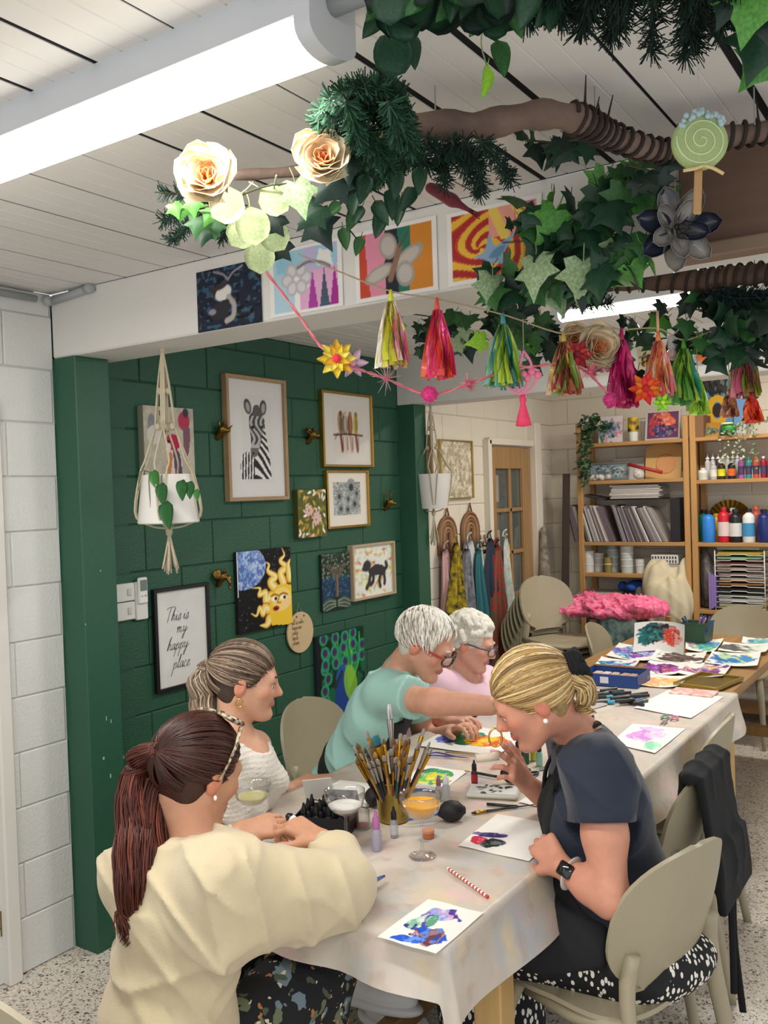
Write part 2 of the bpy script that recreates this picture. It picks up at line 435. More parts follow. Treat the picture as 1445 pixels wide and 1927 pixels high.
def nets(F,lo,h):
 S = F < 0; n = F.shape
 c = [S[i:n[0]-1+i,j:n[1]-1+j,k:n[2]-1+k] for i in (0,1) for j in (0,1) for k in (0,1)]
 tot = sum(x.astype(np.int8) for x in c); A = np.argwhere((tot > 0) & (tot < 8))
 vid = np.full((n[0]-1,n[1]-1,n[2]-1),-1,np.int32); vid[A[:,0],A[:,1],A[:,2]] = np.arange(len(A))
 cor = [(i,j,k) for i in (0,1) for j in (0,1) for k in (0,1)]
 f = np.stack([F[A[:,0]+i,A[:,1]+j,A[:,2]+k] for i,j,k in cor],1); acc = np.zeros((len(A),3)); cnt = np.zeros(len(A))
 for a in range(8):
  for b in range(a+1,8):
   pa,pb = np.array(cor[a]),np.array(cor[b])
   if np.abs(pa-pb).sum() != 1: continue
   fa,fb = f[:,a],f[:,b]; m = (fa < 0) != (fb < 0); t = np.where(m,fa/(fa-fb+1e-20),0)
   acc += np.where(m[:,None],pa+t[:,None]*(pb-pa),0); cnt += m
 V = lo+(A+acc/np.maximum(cnt,1)[:,None])*h; Q = []
 for ax in range(3):
  s0 = [slice(1,-1)]*3; s0[ax] = slice(0,-1); s1 = [slice(1,-1)]*3; s1[ax] = slice(1,None)
  a = S[tuple(s0)]; b = S[tuple(s1)]; E = np.argwhere(a != b)
  if not len(E): continue
  flip = a[E[:,0],E[:,1],E[:,2]]
  off = np.ones(3,int); off[ax] = 0; E = E+off; u,v = (ax+1) % 3,(ax+2) % 3
  def g(du,dv):
   w = E.copy(); w[:,u] -= du; w[:,v] -= dv; return vid[w[:,0],w[:,1],w[:,2]]
  q = np.stack([g(1,1),g(0,1),g(0,0),g(1,0)],1)
  q[~flip] = q[~flip][:,::-1]; Q.append(q)
 Q = np.concatenate(Q); Q = Q[(Q >= 0).all(1)]; return V,Q
def smooth_quads(V,Q,it=2,lam=0.5):
 E = np.concatenate([Q[:,[0,1]],Q[:,[1,2]],Q[:,[2,3]],Q[:,[3,0]]]); n = len(V)
 deg = np.bincount(E[:,0],minlength=n)+np.bincount(E[:,1],minlength=n)
 for i in range(it):
  l = lam if i % 2 == 0 else -0.45
  acc = np.stack([np.bincount(E[:,0],V[E[:,1],a],n)+np.bincount(E[:,1],V[E[:,0],a],n) for a in range(3)],1)
  V = V+l*(acc/np.maximum(deg,1)[:,None]-V)
 return V

# ================================================================ the room
M_WHITE = mat('white_block_paint','#d9d9d4',0.75,var=0.05,vscale=3,bump=0.25,bscale=90)
M_WMORT = mat('white_mortar','#cfcfca',0.8,var=0.08,vscale=6,bump=0.3,bscale=80)
M_GREEN = mat('green_block_paint','#28563f',0.55,var=0.10,vscale=2.5,bump=0.35,bscale=110)
M_GMORT = mat('green_mortar','#234c39',0.6,var=0.1,vscale=5,bump=0.3,bscale=90)
M_CREAM = mat('cream_block_paint','#ded6c4',0.75,var=0.05,vscale=3,bump=0.25,bscale=90)
M_CMORT = mat('cream_mortar','#d5ccb9',0.8,var=0.05,vscale=5,bump=0.2)
M_BEAM = mat('white_beam_paint','#dad8d2',0.6,var=0.04,vscale=2,bump=0.08,bscale=40)
M_CEIL = mat('ceiling_plank_paint','#dedcd8',0.5,var=0.05,vscale=2.0,bump=0.05,bscale=30)
M_DARK = mat('gap_shade','#08090b',0.95)  # near-black colour standing in for shade between the ceiling planks
M_BROWN = mat('brown_board','#6b5344',0.5,var=0.15,vscale=4,stretch=(0.6,4,8))
M_BROWN2 = mat('brown_trim','#7f6a5a',0.5,var=0.12,vscale=5,stretch=(0.5,4,8))
CEIL = 2.485

# terrazzo floor: chips of several colours in a pale ground
def terrazzo():
 m = bpy.data.materials.new('terrazzo'); m.use_nodes = True; nt = m.node_tree; N = nt.nodes; L = nt.links; b = N['Principled BSDF']
 tc = N.new('ShaderNodeTexCoord'); b.inputs['Roughness'].default_value = 0.35
 src = None
 for sc,lo,cols in ((75,0.55,('#8d7a64','#4a423b','#d9cdb8','#a59079')),(140,0.62,('#6d6256','#efe9dc','#9c8569','#3d3833'))):
  v = N.new('ShaderNodeTexVoronoi'); v.inputs['Scale'].default_value = sc; L.new(tc.outputs['Object'],v.inputs['Vector'])
  v2 = N.new('ShaderNodeTexVoronoi'); v2.inputs['Scale'].default_value = sc; L.new(tc.outputs['Object'],v2.inputs['Vector']); v2.feature = 'DISTANCE_TO_EDGE'
  sp = N.new('ShaderNodeSeparateColor'); L.new(v.outputs['Color'],sp.inputs[0])
  gt = N.new('ShaderNodeMath'); gt.operation = 'GREATER_THAN'; gt.inputs[1].default_value = lo; L.new(sp.outputs[0],gt.inputs[0])
  g2 = N.new('ShaderNodeMath'); g2.operation = 'GREATER_THAN'; g2.inputs[1].default_value = 0.14; L.new(v2.outputs['Distance'],g2.inputs[0])
  mu = N.new('ShaderNodeMath'); mu.operation = 'MULTIPLY'; L.new(gt.outputs[0],mu.inputs[0]); L.new(g2.outputs[0],mu.inputs[1])
  r = N.new('ShaderNodeValToRGB'); r.color_ramp.interpolation = 'CONSTANT'; e = r.color_ramp.elements
  e[0].position = 0; e[0].color = (*lin(hexc(cols[0])),1); e[1].position = 0.3; e[1].color = (*lin(hexc(cols[1])),1)
  for p,c in ((0.45,cols[2]),(0.8,cols[3])): q = e.new(p); q.color = (*lin(hexc(c)),1)
  L.new(sp.outputs[1],r.inputs[0])
  mx = N.new('ShaderNodeMix'); mx.data_type = 'RGBA'; L.new(mu.outputs[0],mx.inputs[0]); L.new(r.outputs[0],mx.inputs[7])
  if src is None: mx.inputs[6].default_value = (*lin(hexc('#cfc8bd')),1)
  else: L.new(src,mx.inputs[6])
  src = mx.outputs[2]
 L.new(src,b.inputs['Base Color']); return m
MB().box((-0.5,3.0,-0.05),(6.0,8.4,0.1)).build('floor',terrazzo(),kind='structure')

_blk = {}
def block_mesh(l,hgt,m):
 k = (round(l,3),round(hgt,3),m.name)
 if k not in _blk: _blk[k] = MB().box((0,0,0),(l-0.004,0.02,hgt-0.004),bev=0.004).mesh('block',m)
 return _blk[k]
def block_wall(name,origin,along,length,z0,z1,m,mm,first=0.0,phase=0,skip=None,label=None):
 """origin: wall-face start; along: rotation about z of the local x axis (face looks to local -y)"""
 t = bpy.data.objects.new(name,MB().box((length/2,0.067,(z0+z1)/2),(length,0.12,z1-z0)).mesh(name,mm)); COL.objects.link(t)
 t.location = origin; t.rotation_euler = (0,0,along); t['kind'] = 'structure'
 z = z0; row = int(round(z0/0.2))
 while z < z1-0.02:
  hz = min(0.2,z1-z); x = -(0.4*first)-(0.2 if (row+phase) % 2 else 0.0)
  while x < length-0.02:
   a,b = max(0,x),min(length,x+0.4)
   if b-a > 0.03 and not (skip and skip((a+b)/2,z+hz/2)): link('block',block_mesh(b-a,hz,m),t,((a+b)/2,0.01-rnd.random()*0.0012,z+hz/2))
   x += 0.4
  z += 0.2; row += 1
 return t
XW,XG = -2.927,-2.968
block_wall('wall_left',(XW,1.76,0),PI/2,0.408,0,CEIL,M_WHITE,M_WMORT,phase=0)
block_wall('wall_left_near',(XW,-0.6,0),PI/2,1.46,0,CEIL,M_WHITE,M_WMORT)
MB().box((XW-0.06,1.31,2.26),(0.12,0.9,0.45)).build('wall_left_over_door',M_WHITE,kind='structure')
# brown door in the left wall with its white jamb
d2 = thing('door_2',None,None,(XW,1.86,0),PI/2,kind='structure')
MB().box((-0.43,0.05,1.0),(0.84,0.04,2.0),bev=0.003).build('door_leaf',mat('door_brown','#7a5238',0.4,var=0.25,vscale=6,stretch=(3,3,0.4)),d2)
MB().box((0.025,-0.012,1.03),(0.055,0.06,2.06),bev=0.006).box((-0.885,-0.012,1.03),(0.055,0.06,2.06),bev=0.006).box((-0.43,-0.012,2.05),(0.96,0.06,0.055),bev=0.006).build('door_jamb',mat('jamb_white','#d8d4cc',0.45),d2)
for z in (0.22,1.0,1.8): MB().box((0.0,0.004,z),(0.012,0.02,0.09)).build('hinge',mat('brass_dull','#8b7a4f',0.35,0.9),d2)

block_wall('wall_left_green',(XG,2.36,0),PI/2,2.30,0,CEIL,M_GREEN,M_GMORT,first=0.35,phase=1)
MB().box((XG-0.05,2.35,CEIL/2),(0.1,0.36,CEIL)).build('wall_left_pocket',M_GMORT,kind='structure')
def door_gap(x,z): return 0.95 < x < 1.63 and z < 2.03
block_wall('wall_left_cream',(XG,4.84,0),PI/2,2.23,0,2.7,M_CREAM,M_CMORT,first=0.2,skip=lambda x,z: 0.93 < x < 1.64 and z < 2.0)
block_wall('wall_back',(XG-.02,6.94,0),0.0,4.8,0,2.7,M_CREAM,M_CMORT,first=0.1)
# piers under the two beams
MB().box(((XG-0.02-2.803)/2,2.2465,1.1225),(0.185,0.157,2.245),bev=0.004).build('pier_near',mat('green_plain','#28563f',0.5,var=0.08,vscale=2,bump=0.15,bscale=60),kind='structure')
MB().box(((XG-0.03-2.845)/2,4.685,1.111),(abs(-2.998+2.845),0.13,2.222),bev=0.004).build('pier_far',mat('green_plain','#28563f'),kind='structure')
# paint chips and scuffs on the near pier
chip = mat('chip_white','#a3b3a8',0.8)
pr = bpy.data.objects['pier_near']
for px,py,w,h in ((200,1352,3,14),(209,1357,3,12),(195,1427,7,9),(208,1460,5,12),(161,1175,3,5),(189,1074,5,4),(233,1425,2,9)):
 c = on(px,py,'x',-2.8025); MB().box(c,(0.0012,w*0.0010,h*0.0012)).build('paint_chip',chip,pr)
# beams
bm1 = MB().box((-0.45,2.279,(2.245+CEIL)/2),(4.96,0.222,CEIL-2.245),bev=0.006).build('beam_near',M_BEAM,kind='structure')
bm2 = MB().box((-0.45,4.73,(2.222+2.69)/2),(5.04,0.22,2.69-2.222),bev=0.006).build('beam_far',M_BEAM,kind='structure')
# brown board with a lighter rail fixed over the near beam
bb = MB().box((0.52,2.145,2.36),(2.2,0.035,0.245),bev=0.003).build('trim_1',M_BROWN,kind='structure')
MB().box((0.52,2.135,2.222),(2.24,0.06,0.034),bev=0.004).build('rail',M_BROWN2,bb)

# ceilings: planks, with near-black strips painting the shade in their joints
def plank_mesh(w,l):
 h = w/2; P = [(-h,0.0),(-h*0.36,0.0),(-h*0.33,0.0022),(-h*0.30,0),(h*0.30,0),(h*0.33,0.0022),(h*0.36,0),(h,0),(h,0.02),(-h,0.02)]
 return MB().prism([(a,b) for a,b in P],l,(0,0,0),(1,0,0),(0,0,1)).mesh('plank',M_CEIL)
def plank_ceiling(name,y0,y1,z,edges,gaps):
 t = MB().box((-0.4,(y0+y1)/2,z+0.06),(5.4,y1-y0+0.02,0.06)).build(name,M_DARK,kind='structure')
 cache = {}
 for i in range(len(edges)-1):
  a,b = edges[i]+gaps[i % len(gaps)]/2,edges[i+1]-gaps[(i+1) % len(gaps)]/2
  k = round(b-a,3)
  if k not in cache: cache[k] = plank_mesh(k,y1-y0)
  link('plank',cache[k],t,((a+b)/2,y1,z),(0,0,0))
  gw = gaps[i % len(gaps)]
  MB().box((edges[i],(y0+y1)/2,z+.006),(gw*.98,y1-y0,.008)).build('joint_shade',M_DARK,t)
 return t
ED = [-2.93,-2.705,-2.51,-2.30,-2.10,-1.883,-1.69,-1.5,-1.315,-1.117,-0.93,-0.748,-0.56,-0.383]+[-0.383+0.188*i for i in range(1,13)]
GP = [.004,.008,.009,.006,.009,.008,.005,.013,.013,.006,.017,.017,.008,.018,.006,.014]
plank_ceiling('ceiling',-0.6,2.168,CEIL,ED,GP)
plank_ceiling('ceiling_middle',2.39,4.62,CEIL,[e-0.04 for e in ED],[.004,.005,.004])
plank_ceiling('ceiling_back',4.84,6.96,2.69,[e-0.04 for e in ED],[.003])
# conduit pipe along the top of the left wall and round onto the beam
M_PVC = mat('grey_conduit','#a3a7a8',0.5)
MB().tube([(XW+0.018,0.9,CEIL-0.03),(XW+0.018,1.6,CEIL-0.03),(XW+0.018,2.09,CEIL-0.03)],0.013,10).tube([(XW+0.03,2.15,CEIL-0.03),(XW+0.15,2.152,CEIL-0.022),(XW+0.235,2.152,CEIL-0.015)],0.014,10).ell((XW+0.02,2.14,CEIL-0.03),0.02).tube([(XW+0.225,2.152,CEIL-0.015),(XW+0.26,2.152,CEIL-0.013)],0.018,10).build('conduit_pipe',M_PVC,smooth=True,label='grey conduit pipe running along the top of the white block wall',cat='pipe')

# glazed wooden door in the cream wall
M_DOORW = mat('door_pine','#a98558',0.45,var=0.18,vscale=5,stretch=(6,6,0.5))
d1 = thing('door_1',None,None,(XG,6.12,0),PI/2,kind='structure')
hw = 0.345
MB().box((-hw+0.045,-0.005,1.0),(0.09,0.04,2.0),bev=0.003).build('stile',M_DOORW,d1)
MB().box((hw-0.075,-0.005,1.0),(0.15,0.04,2.0),bev=0.003).build('stile',M_DOORW,d1)
MB().box((-0.03,-0.004,1.925),(0.46,0.038,0.16),bev=0.003).build('rail',M_DOORW,d1)
MB().box((-0.03,-0.004,0.12),(0.46,0.038,0.24),bev=0.003).build('rail',M_DOORW,d1)
for z in (1.54,1.225,0.91,0.58): MB().box((-0.03,-0.004,z),(0.46,0.03,0.028),bev=0.003).build('glazing_bar',M_DOORW,d1)
MB().box((-0.005,-0.004,1.04),(0.03,0.03,1.62),bev=0.003).build('mullion',M_DOORW,d1)
gl = glass('door_glass','#dfe6ea')
zs = [1.845,1.554,1.526,1.239,1.211,0.924,0.896,0.594,0.566,0.24]
for i in range(0,10,2):
 for x0,x1 in ((-0.255,-0.02),(0.01,0.195)): MB().box(((x0+x1)/2,0.0,(zs[i]+zs[i+1])/2),(x1-x0,0.006,zs[i]-zs[i+1])).build('pane',gl,d1)
MB().box((-0.0,0.30,1.0),(0.9,0.01,2.1)).build('dark_room_sheet',mat('dark_room_sheet','#272c38',0.9),d1)  # dark sheet whose colour stands in for the unlit room behind the panes
MB().box((0.13,0.28,1.0),(0.2,0.01,2.0)).build('grey_curtain',mat('grey_curtain','#6b7280',0.9),d1)
MB().lathe([(0.0,0),(0.012,0),(0.008,0.02),(0.022,0.035),(0.024,0.05),(0.0,0.06)],14,(-hw+0.045,-0.03,1.02),Rx(PI/2)).build('knob',mat('brass','#c9a24a',0.25,1.0),d1,smooth=True)
tr = MB().box((-hw-0.03,-0.02,1.02),(0.05,0.06,2.06),bev=0.004).box((hw+0.06,-0.03,1.1),(0.11,0.08,2.2),bev=0.004).box((0,-0.02,2.04),(0.76,0.06,0.05),bev=0.004).build('trim_2',mat('cream_trim','#ddd6c6',0.6),kind='structure')
tr.location = (XG,6.12,0); tr.rotation_euler = (0,0,PI/2)

# LED battens
M_BATT = mat('batten_white','#c9cccf',0.4)
def batten(x0,x1,y,w,zc,h,strength,watts,label,col='#fff7ea',lc=COOL,group='ceiling light battens'):
 t = thing('ceiling_light',label,'light',((x0+x1)/2,y,zc-h),0,group); L = x1-x0
 MB().prism([(-w/2,h),(-w/2,h*0.45),(-w*0.42,h*0.38),(w*0.42,h*0.38),(w/2,h*0.45),(w/2,h)],L,(-L/2,0,0),(0,1,0),(0,0,1)).build('housing',M_BATT,t)
 pr = [(-w*0.46,h*0.42)]+[(w*0.46*math.cos(a),h*0.30+h*0.30*math.sin(a)) for a in np.linspace(PI,2*PI,11)]+[(w*0.46,h*0.42)]
 MB().prism(pr,L-0.05,(-L/2+0.025,0,0),(0,1,0),(0,0,1)).build('diffuser',emission('batten_glow_%d' % int(strength*10),col,strength),t,smooth=True,auto=40)
 for s in (-1,1):
  cp = [(-w*0.52,h)]+[(w*0.52*math.cos(a),h*0.28+h*0.30*math.sin(a)) for a in np.linspace(PI,2*PI,13)]+[(w*0.52,h)]
  MB().prism(cp,0.03,(s*L/2-0.015,0,0),(0,1,0),(0,0,1)).build('end_cap',M_BATT,t,smooth=True,auto=40)
 a = area_lamp('batten_lamp',((x0+x1)/2,y,zc-h-0.006),L-0.06,w*0.8,watts,lc); a.parent = t; a.location = (0,0,-0.006)
 return t
b1 = batten(-2.36,-0.845,1.145,0.115,CEIL,0.105,9.0,20,'long white LED batten light fixed across the plank ceiling')
MB().tube([(0.76,0.0,0.075),(1.1,0.0,0.075),(1.6,0,0.075)],0.018,10).build('conduit',M_PVC,b1,smooth=True)
batten(-1.50,-0.86,3.62,0.09,CEIL,0.09,12.0,20,'short bright LED batten behind the hanging tassels and ivy','#fff6e0')
batten(-1.9,-0.6,5.75,0.10,2.69,0.1,9.0,24,'LED batten over the shelving units beyond the far beam','#fff2dc',(1,0.94,0.85))
batten(-0.4,1.1,-0.1,0.115,CEIL,0.105,9.0,20,'added LED batten out of view on the ceiling at the near end')  # added lamp, unseen behind the camera, giving the near bay more light

# ================================================================ tables, cloth, chairs
M_PINE = mat('pine_table','#a9804f',0.45,var=0.22,vscale=4,stretch=(7,0.7,3),bump=0.05,bscale=30)
M_PINEL = mat('pine_leg','#c9a468',0.45,var=0.15,vscale=5,stretch=(8,8,0.6))
TX0,TX1,TY0,TY1,TZ = -1.865,-0.955,1.60,4.25,0.75
def table(name,x0,x1,y0,y1,label,group=None,inset=.085):
 t = thing(name,label,'table',((x0+x1)/2,(y0+y1)/2,0),0,group); w,l = x1-x0,y1-y0
 n = 7
 for i in range(n): MB().box((-w/2+w*(i+0.5)/n,0,TZ-0.018),(w/n-0.001,l,0.034),bev=0.002).build('plank',M_PINE,t)
 for sx in (-1,1):
  MB().box((sx*(w/2-0.09),0,TZ-0.08),(0.025,l-0.16,0.09)).build('apron_rail',M_PINE,t)
  for sy in (-1,1): MB().box((sx*(w/2-0.065),sy*(l/2-inset),(TZ-0.035)/2),(0.075,0.075,TZ-0.036),bev=0.004).build('leg',M_PINEL,t)
 for sy in (-1,1): MB().box((0,sy*(l/2-inset),TZ-0.08),(w-0.2,0.025,0.09)).build('apron_rail',M_PINE,t)
 MB().box((0,0,0.20),(0.05,l-0.2,0.06),bev=0.004).build('stretcher',M_PINE,t)
 for sy in (-1,1): MB().box((0,sy*(l/2-inset),0.20),(w-0.2,0.05,0.06),bev=0.004).build('stretcher',M_PINE,t)
 return t
table('work_table',TX0,TX1,TY0,TY1,'long wooden work table under the paint-smudged plastic cloth',inset=.34)
table('work_table',TX0+0.01,TX1-0.02,TY1+0.012,5.80,'bare wooden work table covered with drying ink paintings')

def cloth_mat():
 m = mat('plastic_cloth','#cbc1b3',0.42,col2='#bdb2a5',vscale=5,bump=0.12,bscale=14,detail=6)
 nt = m.node_tree; N = nt.nodes; L = nt.links; b = N['Principled BSDF']
 old = b.inputs['Base Color'].links[0].from_socket; tc = N.new('ShaderNodeTexCoord')
 for sc,thr,c,seed in ((9,0.66,'#e2b9b4',3.1),(11,0.68,'#b3b7b0',7.7),(7,0.67,'#a9b4bd',12.3),(16,0.68,'#b29a86',21.0),(8,0.69,'#dcc79a',31.0)):
  mp = N.new('ShaderNodeMapping'); mp.inputs['Location'].default_value = (seed,seed*2,0); L.new(tc.outputs['Object'],mp.inputs[0])
  n = N.new('ShaderNodeTexNoise'); n.inputs['Scale'].default_value = sc; n.inputs['Detail'].default_value = 5; L.new(mp.outputs[0],n.inputs['Vector'])
  r = N.new('ShaderNodeMapRange'); r.inputs[1].default_value = thr-0.13; r.inputs[2].default_value = thr+0.06; r.inputs[4].default_value = 0.75; L.new(n.outputs[0],r.inputs[0])
  x = N.new('ShaderNodeMix'); x.data_type = 'RGBA'; L.new(r.outputs[0],x.inputs[0]); L.new(old,x.inputs[6]); x.inputs[7].default_value = (*lin(hexc(c)),1); old = x.outputs[2]
 L.new(old,b.inputs['Base Color']); b.inputs['Transmission Weight'].default_value = 0.0
 return m
def make_cloth():
 ovx,ovy = 0.155,0.11
 S = np.concatenate([np.linspace(TX0-0.13,TX0-0.004,10),np.linspace(TX0+0.004,TX1-0.004,26),np.linspace(TX1+0.004,TX1+ovx,12)])
 T = np.concatenate([np.linspace(TY0-ovy,TY0-0.004,10),np.linspace(TY0+0.004,4.2,84)])
 G = np.zeros((len(T),len(S),3))
 for i,t in enumerate(T):
  for j,s in enumerate(S):
   ex = max(TX0-s,s-TX1,0.0); sx = -1 if s < TX0 else 1; ey = max(TY0-t,0.0)
   bx,by = min(max(s,TX0),TX1),max(t,TY0); d = math.hypot(ex,ey)
   z = TZ+0.0035+0.0016*math.sin(7*s+3*math.sin(5*t))+0.001*math.sin(23*t+9*s)
   if d > 0:
    nx,ny = sx*ex/d,-ey/d
    along = t if ex > ey else s
    fold = 0.5+0.5*math.sin(along*17+1.7*math.sin(along*5.1))
    corner = min(ex,ey)/d*1.414
    dd = d*(1+0.55*corner)
    o = 0.012+dd*(0.10+0.26*fold*(1-corner)*min(1,dd/0.12)-0.06*corner)
    G[i,j] = (bx+nx*o,by+ny*o,TZ+0.003-math.sqrt(max(dd*dd-o*o*0.6,0)))
   else: G[i,j] = (s,t,z)
 return G
mc = MB().sheet(make_cloth(),0.0)
mc.build('tablecloth',cloth_mat(),smooth=True,label='pale plastic drop cloth smudged with paint over the long table',cat='tablecloth')

M_CHAIR = mat('taupe_plastic','#a1977e',0.42,var=0.06,vscale=6,bump=0.06,bscale=160)
def chair_proto():
 t = thing('stacking_chair',None,'chair',(0,0,0),0,'taupe plastic stacking chairs')
 # backrest shell
 G = []
 for q in np.linspace(0,1,23):
  v = 0.5-0.5*math.cos(q*PI); hw = 0.222*max(0.004,1-abs(2*v-1)**2.5)**(1/2.3); hw = max(hw,0.13*max(0,1-v*9))
  row = []
  for u in np.linspace(-1,1,17):
   x = hw*u; z = 0.505+0.345*v; y = -0.195-0.085*v-0.015*math.sin(v*PI)+0.062*(x/0.212)**2
   row.append((x,y,z))
  G.append(row)
 MB().sheet(G,0.012).build('backrest',M_CHAIR,t,smooth=True,auto=50)
 # seat shell
 G = []
 for r in np.linspace(0.0,1,9):
  row = []
  for a in np.linspace(0,2*PI,41):
   c,s = math.cos(a),math.sin(a); e = 2/3.6
   x = 0.215*r*abs(c)**e*math.copysign(1,c); y = 0.205*r*abs(s)**e*math.copysign(1,s)
   row.append((x,y,0.452-0.014*(1-r*r)-0.02*max(0,r-0.8)/0.2*max(0,y/0.2)))
  G.append(row)
 MB().sheet(G,0.012).build('seat',M_CHAIR,t,smooth=True,auto=50)
 for s in (-1,1):
  P = spline([(s*0.158,-0.195,0.62),(s*0.172,-0.19,0.52),(s*0.186,-0.215,0.36),(s*0.2,-0.245,0.18),(s*0.212,-0.275,0.0)],12)
  MB().tube(P,np.linspace(0.027,0.015,12),10,flat=0.75).build('leg',M_CHAIR,t,smooth=True)
  P = spline([(s*0.165,0.14,0.44),(s*0.185,0.175,0.34),(s*0.198,0.2,0.17),(s*0.208,0.225,0.0)],10)
  MB().tube(P,np.linspace(0.026,0.014,10),10,flat=0.75).build('leg',M_CHAIR,t,smooth=True)
  MB().tube([(s*0.19,0.10,0.43),(s*0.195,-0.05,0.428),(s*0.18,-0.2,0.45)],[0.016,0.018,0.022],8).build('side_rail',M_CHAIR,t,smooth=True)
 return t
CH0 = chair_proto(); _cu = [False]
def chair(x,y,rot,label,z=0.0,tilt=0.0):
 if not _cu[0]: o = CH0; _cu[0] = True
 else: o = copy_tree(CH0)
 o['label'] = label; o.location = (x,y,z); o.rotation_euler = (tilt,0,rot); return o
chair(-0.84,2.225,PI/2-0.30,'taupe plastic chair under the woman in the navy top')
chair(-0.985,2.80,PI/2+0.04,'taupe plastic chair with a black apron hung over its back')
chair(-1.06,3.40,PI/2+0.05,'taupe plastic chair pushed in beside the draped table edge, nobody seated')
chair(-1.98,2.08,-PI/2+0.15,'taupe plastic chair behind the young woman in the white top')
chair(-2.13,2.92,-PI/2,'taupe plastic chair under the man in the mint shirt')
chair(-2.08,3.42,-PI/2,'taupe plastic chair under the white-haired woman in pink')
chair(-1.47,1.17,-0.15,'taupe plastic chair under the woman in the cream jumper')
chair(-1.80,5.36,-PI/2+0.1,'taupe plastic chair drawn up to the side of the bare table by the stack')
chair(-1.40,6.22,PI,'taupe plastic chair at the far end of the bare table')
chair(-0.62,5.0,PI/2,'taupe plastic chair at the right side of the bare wooden table')
sd = unit([.88,-.47,0])
for k in range(7):
 q = np.array([-2.29,5.50,0])-sd*.036*(6-k); chair(q[0],q[1],math.atan2(-sd[0],sd[1]),['bottom chair of the taupe stack by the glazed door','second chair up in the taupe stack','third chair up in the taupe stack','fourth chair up in the taupe stack','fifth chair up in the taupe stack','chair just under the top one in the taupe stack','top chair of the taupe stack by the glazed door'][k],z=.042*k)

# ================================================================ people
def skin_mat(key,tint): return mat(key,tint,0.5,attr=True,var=0.10,vscale=40,sss=0.08,bump=0.04,bscale=300,spec=0.4)
def facing(yaw_dir,pitch,roll=0.0):
 """columns right, forward, up of a head looking along the horizontal yaw_dir, pitched down by pitch"""
 f = unit([yaw_dir[0],yaw_dir[1],0]); f = f*math.cos(pitch)-np.array([0,0,1.0])*math.sin(pitch)
 r = unit(np.cross(f,(0,0,1))); u = np.cross(r,f)
 r2 = r*math.cos(roll)+u*math.sin(roll); u2 = np.cross(r2,f)
 return np.stack([r2,f,u2],1)
IR = np.array([CR[0],CR[1],0]); IR = IR/np.linalg.norm(IR)      # horizontal direction that runs to the right of the room as seen
IF = np.array([-IR[1],IR[0],0])
def idir(a,b): return IR*a+IF*b

def head_prims(S,c,R,skin,lip,s=1.0,nose=1.0,old=0.0):
 T = lambda x,y,z: c+R@(np.array([x,y,z])*s)
 red = np.clip(skin*np.array([1.03,0.86,0.83]),0,1)
 S.ell(T(0,-.012,.035),np.array([.076,.097,.086])*s,R,0.02)
 S.ell(T(0,.020,-.018),np.array([.063,.074,.084])*s,R,0.025)
 S.cone(T(0,.028,-.055),T(0,.062,-.088),.044*s,.024*s,0.02)
 for e in (-1,1):
  S.cone(T(e*.054,-.004,-.04),T(e*.02,.055,-.09),.021*s,.019*s,0.02)
  S.ell(T(e*.040,.060,-.016),np.array([.023,.021,.022])*s,R,0.02,red*0.5+skin*0.5)
 S.cone(T(-.034,.076,.024),T(.034,.076,.024),.015*s,.015*s,0.015)
 for e in (-1,1): S.ell(T(e*.031,.098,.004),np.array([.018,.014,.0115])*s,R,0.012,None,True)
 S.cone(T(0,.086,.014),T(0,.108*nose+.0*(1-nose),-.022),.008*s,.0115*s,0.012)
 for e in (-1,1): S.ell(T(e*.0105,.096,-.027),.0085*s,None,0.006,red)
 for e in (-1,1): S.ell(T(e*.031,.0755,.0115),np.array([.0165,.0125,.0085])*s,R,0.004,skin*np.array([.96,.88,.86]))
 # mouth
 for z,r,y in ((-.0515,.0048,.0915),(-.0595,.0056,.0905)):
  S.chain([T(-.022,y-.011,-.0555),T(-.009,y,z),T(.009,y,z),T(.022,y-.011,-.0555)],[.002*s,r*s,r*s,.002*s],0.004,lip)
 S.ell(T(0,.077,-.092),.0175*s,None,0.015)
 for e in (-1,1):
  S.ell(T(e*.079,-.012,-.002),np.array([.0085,.0185,.030])*s,R@Ry(e*0.12)@Rx(-0.2),0.006,red*0.7+skin*0.3)
  S.ell(T(e*.0885,-.008,.002),np.array([.005,.010,.016])*s,R@Rx(-0.2),0.005,None,True)
def head_extras(t,c,R,iris,brow,s=1.0,lid='#7a5a4c'):
 T = lambda x,y,z: c+R@(np.array([x,y,z])*s)
 for e in (-1,1):
  m = MB(); m.ell(T(e*.031,.0755,.004),.0120*s,R,12,8,col=hexc('#e9e4de'))
  m.ell(T(e*.031,.0828,.002),np.array([.0062,.0060,.0062])*s,R,10,6,col=hexc(iris))
  m.build('eye',mat('eye_wet','#ffffff',0.15,attr=True),t,smooth=True,colors=True,world=True)
  P = [T(e*.012,.093,.027),T(e*.025,.094,.032),T(e*.038,.087,.031),T(e*.05,.072,.024)]
  MB().tube(spline(P,9),[.002*s,.003*s,.0034*s,.0036*s,.0036*s,.0033*s,.003*s,.0022*s,.001*s],6).build('eyebrow',col_mat(brow,0.8),t,smooth=True,world=True)
  P = [T(e*.019,.0885,.0085),T(e*.026,.0915,.0125),T(e*.037,.088,.0125),T(e*.045,.078,.008)]
  MB().tube(spline(P,8),[.0012*s]*8,5).build('eyelash',col_mat(lid,0.8),t,smooth=True,world=True)
